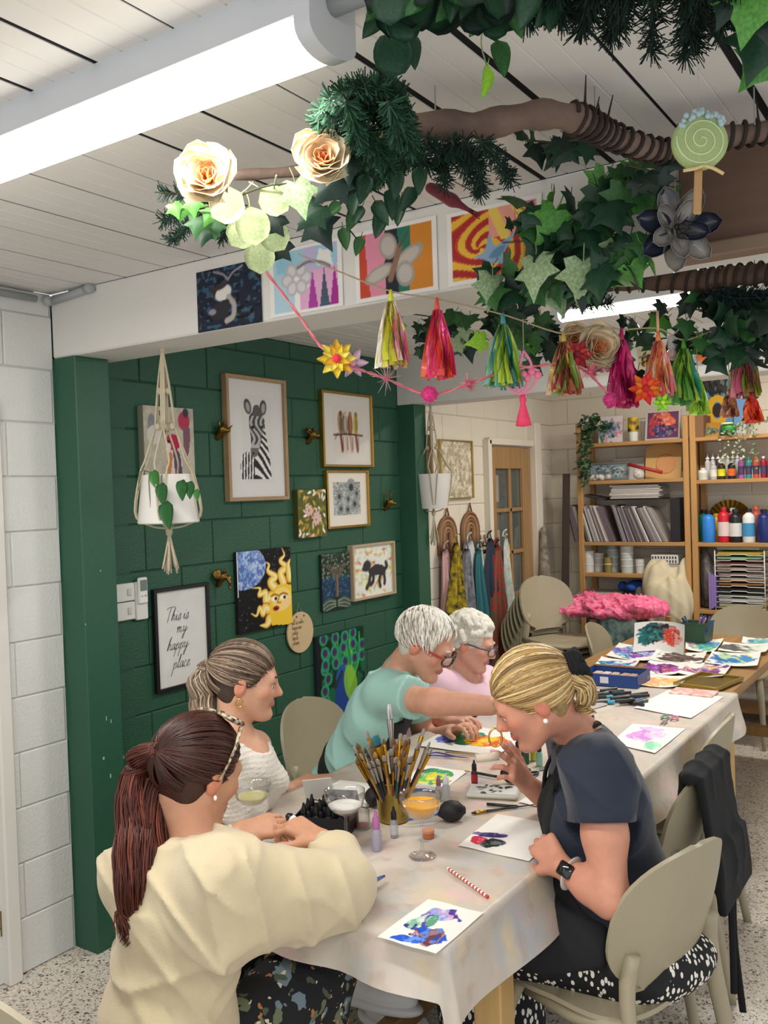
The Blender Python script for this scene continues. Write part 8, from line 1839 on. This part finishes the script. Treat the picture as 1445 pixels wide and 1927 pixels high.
# roses
def rose(c,n,label,s=1.0):
 t = thing('artificial_rose',label,'rose',c,0,'cream roses on the branch'); n = unit(n); F = frame(n,(0,0,1)); rg = random.Random(int(c[0]*1000)); k = 0
 for ring,(cnt,rad,opn,hh,col) in enumerate(((5,.040,.62,.046,'#ecdcbc'),(5,.034,.40,.050,'#efdab8'),(5,.026,.26,.050,'#f0d2ac'),(4,.014,.2,.040,'#efb98a'),(3,.007,.08,.036,'#ec9f68'))):
  for j in range(cnt):
   a0 = j*2*PI/cnt+ring*.7+rg.gauss(0,.22); kr = rg.uniform(.86,1.1); kh = rg.uniform(.82,1.1); kp = rg.random()*6; G = []
   for v in np.linspace(0,1,6):
    row = []
    for u in np.linspace(-1,1,7):
     a = a0+u*(PI/cnt)*1.75; r = rad*kr*(.42+.58*math.sin(min(1,v*1.15)*PI/2))+opn*.016*v**4*(1+.5*math.cos(u*3+j))+.0035*v*v*math.sin(u*4.5+kp)-.10*rad*u*abs(u)*v; h = hh*kh*v*(1-.22*opn*v)-.010*(u*u*u*u)*v+.003*math.sin(u*5+j*2)*v; row.append(F[:,0]*r*math.cos(a)+F[:,1]*r*math.sin(a)+F[:,2]*(h-.015))
    G.append(row)
   MB().sheet(np.array(G)*s,.0010).build('petal',mat('petal_'+col.strip('#'),col,.6,sss=.25),t,smooth=True)
 for j in range(5): a = j*1.26; MB().sheet(np.array([[F[:,0]*(u*.008*(1-v))+(F[:,0]*math.cos(a)+F[:,1]*math.sin(a))*.035*v-F[:,2]*(.017+.008*v) for u in (-1,0,1)] for v in np.linspace(0,1,4)])*s,.001).build('sepal',G_MID,t,smooth=True)
 MB().tube([-F[:,2]*.015*s,-F[:,2]*.06*s+Z*.01],.003,6).build('stem',G_MID,t,smooth=True)
rose(on(388,332,'z',2.30),VIEW*1.0+Z*-.1,'cream rose with an orange heart at the tip of the branch',1.10)
rose(on(607,300,'z',2.29),VIEW+CR*.1,'cream rose with an orange heart beside the fir clump',.95)
# left spray of ivy and eucalyptus
g = thing('ivy_spray','spray of variegated ivy and round eucalyptus leaves at the branch tip','greenery',on(450,400,'z',2.3))
E_ = lambda px,py,z=2.30: on(px,py,'z',z)
for px,py,s,rx in ((455,375,.058,-.9),(490,368,.05,.9),(470,400,.06,.1),(475,425,.055,-.6),(497,430,.055,.5),(488,462,.060,.0)): put_leaf(g,RND['pale'],E_(px,py-12),np.array(CR*rx-CU*.7),VIEW-CU*.3,s*1.3)
for px,py,s,k in ((470,405,.026,'lime'),(507,425,.030,'lime'),(325,395,.034,'bright'),(362,385,.04,'bright'),(372,420,.05,'mid'),(400,405,.042,'bright'),(405,425,.045,'mid'),(345,398,.035,'bright'),(390,440,.045,'deep')): put_leaf(g,IVY[k],E_(px,py-10),-CU+CR*rnd.gauss(0,.5),VIEW+CU*rnd.gauss(0,.3),s)
for px,py,s,k,lib in ((555,360,.075,'var',IVY),(530,470,.075,'dark',IVY),(590,425,.085,'dark',IVY),(600,405,.07,'deep',IVY),(640,350,.075,'dark',IVY),(520,420,.07,'dark',IVY)): put_leaf(g,lib[k],E_(px,py-16),-CU+CR*rnd.gauss(0,.5),VIEW+CU*rnd.gauss(0,.3)+CR*rnd.gauss(0,.4),s)
MB().tube(spline([E_(520,330),E_(512,380),E_(522,405),E_(490,415),E_(480,430)],14),.0018,5).build('vine',G_VAR,g,smooth=True,world=True)
MB().tube(spline([E_(560,345),E_(500,350),E_(420,380),E_(360,395)],12),.0022,5).build('vine',col_mat('#4a4a30',.8),g,smooth=True,world=True)
FN = lambda px,py,z=2.34: on(px,py,'z',z)
needles('fir_sprig','dark fir sprigs at the far tip of the branch below the rose',[[FN(430,350),FN(370,365),FN(300,362)],[FN(410,370),FN(350,400),FN(305,415)],[FN(400,380),FN(350,430),FN(318,455)],[FN(450,380),FN(430,420),FN(415,450)]],3,L=.028,n=220)
needles('fir_clump','thick clump of fir around the crook of the branch',[[FN(690+30*math.cos(a),250+30*math.sin(a)),FN(690+(70+14*math.sin(a*3))*math.cos(a),250+(72+10*math.cos(a*5))*math.sin(a)),FN(690+(90+12*math.sin(a*4))*math.cos(a+.15),250+92*math.sin(a+.15))] for a in np.linspace(0,2*PI,26)[:-1]]+[[FN(650+20*i,190+25*(i % 4),2.31),FN(665+20*i,230+25*(i % 4),2.30),FN(672+20*i,260+20*(i % 4),2.29)] for i in range(6)],5,('#223c2b','#2b4a34','#1a2e24','#36583f'),L=.028,n=270,r=.0013)
needles('fir_sprig','fir sprigs drooping below the middle of the branch',[[FN(800,262),FN(830,300),FN(838,352)],[FN(850,265),FN(872,310),FN(905,368)],[FN(900,262),FN(935,300),FN(962,340)],[FN(870,262),FN(900,310),FN(905,360)],[FN(780,270),FN(800,310),FN(850,300)],[FN(830,275),FN(870,290),FN(885,300)]],7,('#1a2d26','#15251f','#22382f'),L=.030,n=300)
g2 = thing('ivy_spray','dark heart leaves and ivy hanging under the fir clump','greenery',FN(700,350))
for px,py,s,k,lib in ((690,345,.06,'deep',OVL),(735,372,.065,'deep',OVL),(705,395,.06,'deep',OVL),(755,390,.06,'deep',OVL),(745,335,.06,'deep',OVL),(780,370,.055,'deep',OVL),(665,370,.06,'deep',OVL),(720,415,.062,'deep',OVL),(790,330,.055,'deep',OVL),(640,398,.045,'mid',OVL),(672,415,.05,'mid',OVL),(682,405,.045,'deep',OVL),(645,445,.055,'mid',OVL),(680,462,.05,'mid',OVL),(640,345,.045,'deep',OVL),(715,438,.03,'bright',IVY),(660,350,.06,'dark',IVY),(655,320,.05,'dark',IVY)): put_leaf(g2,lib[k],FN(px,py-18,2.32),-CU+CR*rnd.gauss(0,.35),VIEW+CU*rnd.gauss(0,.3)+CR*rnd.gauss(0,.4),s)
MB().tube(spline([FN(655,300,2.33),FN(658,380,2.32),FN(652,420,2.31),FN(670,448,2.31)],14),.002,5).build('vine',col_mat('#3a3a28',.8),g2,smooth=True,world=True)
# top greenery
g3 = thing('ivy_spray','dark pothos leaves crowding the top beside the batten end','greenery',T0(850,20)); rg = random.Random(19)
for k in range(40):
 px,py = rg.uniform(710,1090),rg.uniform(-60,44)
 if py > 25+40*math.sin((px-700)/120)**2: py -= 40
 put_leaf(g3,rg.choice((RND['dark'],RND['deep'],OVL['deep'],RND['dark'],OVL['mid'])),T0(px,py-25,2.34+.03*rg.random()),-CU+CR*rg.gauss(0,.6),VIEW+CU*rg.gauss(0,.4)+CR*rg.gauss(0,.4),rg.uniform(.04,.06))
for px,py,s,m,dx in ((744,60,.062,RND['deep'],-.1),(770,65,.05,OVL['deep'],.2),(935,75,.055,OVL['mid'],.25),(920,8,.05,OVL['bright'],-.6),(918,122,.052,OVL['lime'],-.1),(730,10,.055,OVL['deep'],-.8)): put_leaf(g3,m,T0(px,py),-CU+CR*dx,VIEW+CR*(1.1 if py > 115 else .2),s)
MB().tube(spline([T0(912,40),T0(905,80),T0(915,122)],8),.0012,5).build('vine',G_VAR,g3,smooth=True,world=True); MB().tube(spline([T0(690,-5),T0(850,-20),T0(1000,-30),T0(1100,-20)],12),.003,5).build('vine',col_mat('#3a3a28',.8),g3,smooth=True,world=True)
needles('fir_sprig','loose fir sprigs hanging along the top of the ceiling',[[T0(px,-60),T0(px+dx*.5,-10),T0(px+dx,py)] for px,dx,py in ((1120,-20,35),(1180,-30,75),(1240,-15,100),(1300,-10,112),(1330,-25,95),(1060,-40,20),(1010,-20,32),(1150,-60,60),(1370,-10,60),(1210,-50,60),(1280,20,80),(1400,-30,30),(1040,20,30))],13,('#16251f','#1c2f27','#111c17'),L=.033,n=330)
g4 = thing('ivy_spray','large bright and dark ivy leaves at the ceiling edge','greenery',T0(1430,60))
for px,py,s,k,dx in ((1420,0,.085,'bright',-.2),(1440,75,.09,'deep',-.3),(1452,120,.08,'bright',-.8),(1450,20,.09,'dark',.1),(1380,5,.06,'dark',-.4)): put_leaf(g4,IVY[k],T0(px,py-25),-CU+CR*dx,VIEW+CU*.2,s)
MB().tube(spline([T0(1390,-40),T0(1430,10),T0(1455,70)],8),.002,5).build('vine',col_mat('#3a3a28',.8),g4,smooth=True,world=True)
# ivy curtain in front of the beam, and ivy lit by the far batten
I_ = lambda px,py,dd=2.03: on(px,py,'y',dd)
gi = thing('ivy_garland','thick curtain of ivy hanging in front of the beam paintings','greenery',I_(1080,480))
for pts,n,sz,spd,kinds,sd in (([I_(1215,318),I_(1150,345),I_(1100,385),I_(1040,425)],24,.085,.035,['mid','deep','bright','mid'],1),([I_(1190,390),I_(1130,425),I_(1070,440),I_(1010,450)],24,.085,.04,['deep','mid','var','deep'],2),([I_(1170,450),I_(1110,485),I_(1045,495),I_(985,510)],26,.085,.04,['var','deep','mid','deep'],3),([I_(1170,500,2.07),I_(1090,520,2.07),I_(1020,530,2.07),I_(950,530,2.07)],26,.08,.026,['dark','deep','mid','deep'],4),([I_(1215,440),I_(1205,480),I_(1180,510)],7,.07,.02,['mid','deep','bright'],6)): ivy(gi,pts,n,sz,spd,kinds,sd)
for pts,n,sz,spd,kinds,sd in (([I_(980,262,1.82),I_(1040,268,1.82),I_(1090,262,1.82)],9,.06,.012,['dark','deep'],8),([I_(960,420,1.98),I_(1000,400,1.98)],4,.05,.012,['deep'],9),([I_(1180,310,1.92),I_(1240,330,1.92),I_(1200,350,1.92)],5,.055,.02,['dark','deep'],10)): ivy(gi,pts,n,sz,spd,kinds,sd)
gl_ = thing('ivy_garland','loose ivy lit by the far batten behind the tassels','greenery',dep(980,620,2.75)); J_ = lambda px,py,dd=2.66: on(px,py,'y',dd)
for pts,n,sz,spd,kinds,sd in (([J_(770,590),J_(830,600),J_(880,620),J_(920,640)],34,.07,.05,['deep','mid','var','dark'],21),([J_(920,590),J_(970,605),J_(1010,625),J_(1060,645)],30,.07,.05,['dark','deep','mid','mid'],22),([J_(1140,645),J_(1210,640),J_(1290,632),J_(1360,615)],26,.065,.045,['deep','mid','bright','dark'],23),([J_(1290,580),J_(1370,590),J_(1460,600)],40,.075,.055,['dark','deep','dark','mid'],24),([J_(1380,620),J_(1420,640),J_(1460,660)],16,.065,.04,['deep','mid','dark'],25),([J_(985,620),J_(1010,650),J_(1040,640)],6,.04,.02,['lime','bright'],26)): ivy(gl_,pts,n,sz,spd,kinds,sd)
put_leaf(gl_,IVY['lime'],J_(912,640,2.45),-CR*.9-CU*.2,VIEW,.065)
needles('fir_sprig','dark fir garland around the far branch',[[D2(1050,560),D2(1100,575),D2(1150,570)],[D2(1320,548),D2(1380,560),D2(1450,560)],[D2(1340,540),D2(1400,555),D2(1460,548)],[D2(1030,610),D2(1040,640),D2(1030,665)]],17,('#182a2c','#1f3638','#13201f'),L=.035,n=260)

# tassel garland on a twine string
TW = col_mat('#b3a184',.8)
def dP(px,py,d): return dep(px,py,d)
tas = [(735,548,690,24,2.44,['#dfe04a','#e8c9a8','#e6729a','#ede6d2','#d8d850'],'yellow, pink and pearl'),(822,563,711,23,2.46,['#f0584a','#e83a86','#f06a3a','#e8a0a8','#f04a7a'],'coral and hot pink'),(946,592,728,29,2.50,['#4a9aa0','#9ac43a','#3f8f8a','#c9d84a','#6ab0a8'],'teal and lime'),(1060,628,742,24,2.52,['#c9b04a','#a83a4a','#7fa04a','#d8b890','#b85a4a'],'gold, red and olive'),(1169,620,765,24,2.54,['#b81f5f','#c92f70','#a01850','#d8407f'],'glittery magenta'),(1238,626,745,22,2.54,['#f08a4a','#f0a8b8','#f0c9a8','#f06a8a','#f0b04a'],'peach and orange'),(1286,640,760,27,2.56,['#5a9a3a','#2f8f80','#8fc24a','#3f7a3a','#a8c84a'],'green and teal'),(1397,622,748,23,2.58,['#8f9a3a','#c95a78','#a8a84a','#7a7a5a','#d87a8a'],'olive and rose'),(1312,705,780,14,2.58,['#8fc23a','#a8d84a','#c9e86a'],'small lime'),(1372,738,785,11,2.58,['#c98a6a','#b8704f','#d8a888'],'small copper'),(1414,742,795,14,2.58,['#f04a2a','#f0703a','#e83a4a'],'small fiery red')]
def tassel(px,y0,y1,hw,d,cols,nm,k):
 top = dP(px,y0,d); sc = d/FPX; L = (y1-y0)*sc; r = hw*sc*1.38; t = thing('paper_tassel',nm+' foil tassel on the twine garland','tassel',top,0,'foil tassels'); rg = random.Random(100+k)
 MB().tube([(0,0,.004),(0,0,-L*.08),(0,0,-L*.15)],[.004,.007,.009],8).tube([(0,0,-L*.15),(0,0,-L*.17)],.0095,10).build('knot',col_mat(cols[0],.4),t,smooth=True)
 for c in cols:
  mb = MB()
  for j in range(24):
   a = rg.random()*2*PI; q = r*(.30+.70*rg.random()); w = .0064*(.7+.6*rg.random()); ph = rg.random()*6; l = L*(.9+.12*rg.random()); G = []
   tan = np.array([-math.sin(a),math.cos(a),0])
   for v in np.linspace(0,1,8): rr_ = .006+(q-.006)*v**.75; p = np.array([math.cos(a)*rr_,math.sin(a)*rr_,-L*.14-(l-L*.14)*v])+tan*.004*math.sin(ph+v*9); tw = tan*math.cos(ph*.2+v*2)+np.array([math.cos(a),math.sin(a),0])*math.sin(ph*.2+v*2); G.append([p-tw*w,p+tw*w])
   mb.sheet(G,0.0)
  mb.build('foil_strips',mat('foil_'+c.strip('#'),c,.32,.15,coat=.3),t,smooth=True,kind='stuff')
 return t
tass = [tassel(*a,i) for i,a in enumerate(tas)]; tops = [np.array(t.location) for t in tass]
MB().tube(spline([dP(560,478,2.40),dP(640,512,2.42),tops[0],tops[1],tops[2],tops[3]+Z*.0,dP(1120,612,2.53),tops[4],dP(1238,618,2.54),tops[6],dP(1345,622,2.57),tops[7],dP(1470,622,2.6)],60),.0022,5).build('twine_string',TW,smooth=True,label='twine string of the tassel garland strung below the beam',cat='string')
MB().tube([(0,0,0),(0,0,.06)],.004,6).build('cord',col_mat('#e8b08a',.5),tass[5],smooth=True)
for k in (8,9,10): MB().tube([(0,0,0),(0,0,.14)],.0012,5).build('thread',TW,tass[k],smooth=True)
# pink twisted garland with flowers and pompoms
gp = [dP(498,508,2.38),dP(560,590,2.38),dP(602,650,2.38),dP(640,682,2.38),dP(690,700,2.40),dP(727,713,2.42),dP(808,742,2.44),dP(882,722,2.46),dP(935,703,2.48),dP(1000,690,2.50),dP(1070,685,2.52),dP(1110,705,2.52),dP(1150,745,2.52),dP(1200,750,2.54),dP(1250,720,2.56)]
pg = thing('pink_garland','twisted pink cord garland looping below the beam','garland',gp[3]); S = spline(gp,110); Tg = np.gradient(S,axis=0)
for s_ in (0,PI):
 Q = [];
 for i in range(110): Fm = frame(Tg[i]); a = i*1.1+s_; Q.append(S[i]+(Fm[:,0]*math.cos(a)+Fm[:,1]*math.sin(a))*.0022)
 MB().tube(Q,.0024,5).build('twist_cord',col_mat('#d86a78' if s_ else '#e08a92',.7),pg,smooth=True,world=True)
def pompom(c,r,col,label):
 t = thing('pompom',label,'pompom',c,0,'pompoms on the pink garland'); rg = random.Random(int(r*1e5)); V = []; F = []; b = 0
 MB().ell((0,0,0),r*.75).build('core',col_mat(col,.9),t,smooth=True)
 for k in range(700):
  d = unit([rg.gauss(0,1),rg.gauss(0,1),rg.gauss(0,1)]); s = unit(np.cross(d,[rg.gauss(0,1),rg.gauss(0,1),1]))*.0014; V += [d*r*.6-s,d*r*.6+s,d*r*rg.uniform(.9,1.08)]; F.append((b,b+1,b+2)); b += 3
 MB().add(V,F).build('yarn',col_mat(col,.9),t,kind='stuff')
pompom(dP(808,742,2.43),.025,'#e0468f','hot pink pompom at the lowest loop of the pink garland'); pompom(dP(1148,752,2.5),.022,'#d84a8f','pink pompom beside the magenta tassel'); pompom(dP(1065,700,2.5),.010,'#e86a9a','tiny pink pompom above the pink bow')
def tinsel(c,label,col,r=.045):
 t = thing('tinsel_burst',label,'tinsel',c,0,'tinsel bursts on the pink garland'); rg = random.Random(int(abs(c[0])*1e4)); mb = MB()
 for k in range(46): d = unit([rg.gauss(0,1),rg.gauss(0,1),rg.gauss(0,1)]); mb.tube([d*.004,d*r*.6,d*r*rg.uniform(.7,1.1)],[.0007,.0006,.0002],3)
 mb.build('filaments',mat('tinsel_'+col.strip('#'),col,.2,.6),t,kind='stuff'); MB().ell((0,0,0),.008).build('core',col_mat('#c95a78',.6),t,smooth=True)
tinsel(dP(727,713,2.42),'silver and pink tinsel burst beside the yellow flower','#d8c4c4'); tinsel(dP(882,722,2.46),'small red tinsel twist between pompom and teal tassel','#d85a6a',.028); tinsel(dP(1110,700,2.5),'pink tinsel burst beside the peach rose','#f08aa0',.03)
def paper_flower(c,label,cols,cen,r,n=8,layers=2,nrm=None):
 t = thing('paper_flower',label,'flower',c,0,'paper flowers on the pink garland'); F = frame(VIEW if nrm is None else nrm,(0,0,1)); k = 0
 for l in range(layers):
  for j in range(n):
   a = j*2*PI/n+l*PI/n; G = []; dr = F[:,0]*math.cos(a)+F[:,1]*math.sin(a); tn = -F[:,0]*math.sin(a)+F[:,1]*math.cos(a); R_ = r*(1-.28*l)
   for v in np.linspace(0,1,6): hw = R_*.24*math.sin(PI*min(.98,v**.8))+.0005; G.append([dr*R_*v+tn*hw*u+F[:,2]*(.006*l+.35*R_*v*v*(.4+.5*l)+.004*abs(u)) for u in (-1,0,1)])
   MB().sheet(np.array(G)[:,::-1],.0008).build('petal',mat('petal_'+cols[(j+l) % len(cols)].strip('#'),cols[(j+l) % len(cols)],.55),t,smooth=True)
 MB().ell(F[:,2]*.012,r*.22).build('centre',col_mat(cen,.8),t,smooth=True)
paper_flower(dP(634,676,2.36),'yellow paper flower with a red pompom heart',['#e6c83a','#ecd85a','#e0b02a'],'#e8344a',.052,8); paper_flower(dP(664,684,2.40),'lilac paper flower tucked behind the yellow one',['#c9a8c4','#d8b8cc'],'#d8a0b8',.042,6,1)
paper_flower(dP(1085,668,2.52),'deep red open flower beside the gold tassel',['#a82a34','#c2383a'],'#7a1a24',.046,6); paper_flower(dP(1213,732,2.5),'orange and red open flower between the pink tassels',['#f0582a','#f0842a','#e83a3a'],'#c2202a',.048,7); paper_flower(dP(1242,742,2.52),'pink flower beside the orange one',['#f06a9a','#f08ab0'],'#e83a7a',.03,6,1); paper_flower(dP(1245,758,2.5),'lime green flower under the peach tassel',['#a8e83a','#8fd82a'],'#c9e84a',.028,6,1)
rose(dP(1124,655,2.55),VIEW+CR*.2,'large peach rose among the tassels',1.25); rose(dP(1082,636,2.6),VIEW-CR*.2,'pale peach rose peeping above the red flower',.8)
# pink cord bow with its tassel
w0 = dP(985,700,2.5); bw = thing('pink_bow_tassel','pink cord lattice bow ending in a neon tassel','tassel',w0); B_ = lambda px,py: dP(px,py,2.5)
for P in ([(985,660),(975,700),(985,742)],[(985,660),(1000,690),(985,742)],[(960,712),(975,735),(985,742)],[(1012,705),(1000,730),(985,742)],[(945,715),(968,738),(985,742)],[(970,695),(985,690),(1015,698)]): MB().tube(spline([B_(*q) for q in P],8),.004,6).build('cord',col_mat('#ee8fae',.6),bw,smooth=True,world=True)
for q in ((985,705),(1000,700),(1012,706),(992,712)): MB().ell(B_(*q),.011).build('bead',col_mat('#f07fa0',.5),bw,smooth=True,world=True)
q = B_(984,752)-w0; MB().lathe([(0,-.075),(.022,-.072),(.018,-.05),(.007,-.012),(.010,0),(.008,.012),(0,.014)],16,q).build('tassel_skirt',mat('neon_pink','#f0446a',.6),bw,smooth=True)
MB().tube([B_(985,660),B_(984,600)],.0012,5).build('thread',TW,bw,world=True)
# string bulb
c = dP(1264,655,2.6); t = thing('string_bulb','small white festoon bulb hanging among the tassels','light bulb',c); MB().lathe([(0,.035),(.010,.035),(.012,.03),(.012,.0),(.009,-.004)],16).build('socket',col_mat('#c9ccd0',.4),t,smooth=True,auto=40); MB().ell((0,0,-.018),(.014,.014,.018)).build('bulb',mat('bulb_pink','#e8c0c4',.1,coat=.5),t,smooth=True); MB().tube(spline([np.array([0,0,.035]),dP(1275,622,2.6)-c,dP(1300,590,2.62)-c],10),.002,5).build('cable',col_mat('#d8d6d0',.5),t,smooth=True)
# lollipop ornament
c = dep(1316,268,1.55); lp = thing('lollipop_ornament','pale green glitter lollipop ornament with bead trim and wooden stick','ornament',c); F = frame(VIEW,(0,0,1)); r = .047
ld = MB().lathe([(0,-.012),(r*.9,-.012),(r,-.006),(r,.006),(r*.9,.012),(0,.012)],40,(0,0,0),F).build('disc',mat('pale_glitter_green','#a9bd7f',.5,var=.12,vscale=200),lp,smooth=True,auto=40)
MB().tube([F@np.array([r*.92*u*math.cos(u*19),r*.92*u*math.sin(u*19),.0125]) for u in np.linspace(.05,1,90)],.0013,5).build('spiral',col_mat('#d3dfb4',.6),ld,smooth=True)
rg = random.Random(2)
for k in range(26): a = PI/2+rg.uniform(-1.0,1.0); q = r*rg.uniform(.82,1.05); MB().ell(F@np.array([q*math.cos(a),q*math.sin(a),.012+.005*rg.random()]),rg.uniform(.0035,.006),None,8,6).build('bead',mat('pearl_blue','#a9c2c9',.2,coat=.6),ld,smooth=True)
MB().box(F@np.array([.006,-r-.036,.002]),(.014,.082,.004),F@Rz(.06),.002).build('stick',mat('lolly_wood','#b08a5c',.7),lp)
for s_ in (-1,1): MB().tube(spline([F@np.array([0,-r*.96,.014]),F@np.array([s_*.016,-r*1.08,.016]),F@np.array([s_*.034,-r*(1.28 if s_ < 0 else 1.12),.014])],8),.003,6).build('raffia_bow',col_mat('#d3bd86',.7),lp,smooth=True)
MB().tube([np.array([0,0,r]),np.array([c[0],c[1],CEIL])-c],.0006,4).build('thread',col_mat('#b5b0a4',.7),lp)
# mussel-shell flower
c = dep(1272,432,1.92); ms = thing('shell_flower','flower made of grey mussel shells hung among the ivy','ornament',c); F = frame(unit(VIEW-Z*.15),(0,0,1)); sm = mat('mussel_shell','#6a6a70',.25,col2='#9a9486',vscale=20,coat=.4); sm2 = mat('mussel_dark','#2c3140',.25,coat=.4)
for k,(a,q,s_,tl) in enumerate([(j*2*PI/7+.3,.048,.040,.45) for j in range(7)]+[(j*2*PI/5+.8,.024,.032,.8) for j in range(5)]):
 dr = F[:,0]*math.cos(a)+F[:,1]*math.sin(a); tn = -F[:,0]*math.sin(a)+F[:,1]*math.cos(a); G = []
 for v in np.linspace(0,1,8):
  hw = s_*.62*math.sqrt(max(.0,1-(2*min(1,.04+.96*v)**.85-1)**2))+.0006; G.append([dr*(q*.3+s_*2*v*math.cos(tl*.6))+tn*hw*u+F[:,2]*(tl*s_*1.2*v-.010*(1-u*u)*1.6) for u in np.linspace(-1,1,7)])
 MB().sheet(np.array(G)[:,::-1],.0015).build('shell',sm if k % 3 else sm2,ms,smooth=True)
for k in range(9): MB().ell(F[:,2]*.02+np.array([rnd.gauss(0,.006),rnd.gauss(0,.006),rnd.gauss(0,.006)]),.007).build('shell_heart',col_mat('#1c1a18',.6),ms,smooth=True)
MB().tube([np.array([0,0,0]),np.array([c[0],c[1],2.40])-c],.0008,4).build('thread',TW,ms)
t = thing('brown_felt_leaf','brown velvet magnolia leaf above the shell flower','leaf',dep(1270,352,2.16)); MB().sheet(heart_leaf(.10,.07,.2,7)[:,::-1]@np.stack([CR,-CU,VIEW],1).T,.001).build('blade',mat('brown_velvet','#6d4d33',.8,sheen=.3),t,smooth=True)
# red bird ornament
c = dep(842,372,2.05); t = thing('bird_ornament','deep red feathered bird ornament tucked under the fir','ornament',c); ax = unit(CR*.86-CU*.5); S = SDF(); S.cone(c-ax*.030,c+ax*.012,.0135,.0145,.01); S.ell(c-ax*.044,(.013,.013,.012),None,.008); S.cone(c+ax*.01,c+ax*.055,.012,.005,.01); S.build('body',mat('crimson_feather','#6a1024',.7,var=.3,vscale=60,sheen=.3),t,h=.0035)
for k in (-1,0,1): MB().tube([ax*.045+CU*.002*k,ax*.085+CU*.006*k],[.003,.001],5).build('tail_feather',col_mat('#4a0c18',.8),t)
MB().tube([np.array([0,0,.01]),Z*.05-CF*0],.0012,5).build('clip',col_mat('#3a3a3a',.5),t)
# loose twine running up to the brown board
MB().tube(spline([dep(1235,345,2.1),dep(1330,330,2.08),dep(1445,260,2.02),dep(1490,225,2.0)],14),.002,5).build('twine_string',col_mat('#8a7450',.8),smooth=True,label='loose twine running from the shell flower up past the brown board',cat='string')
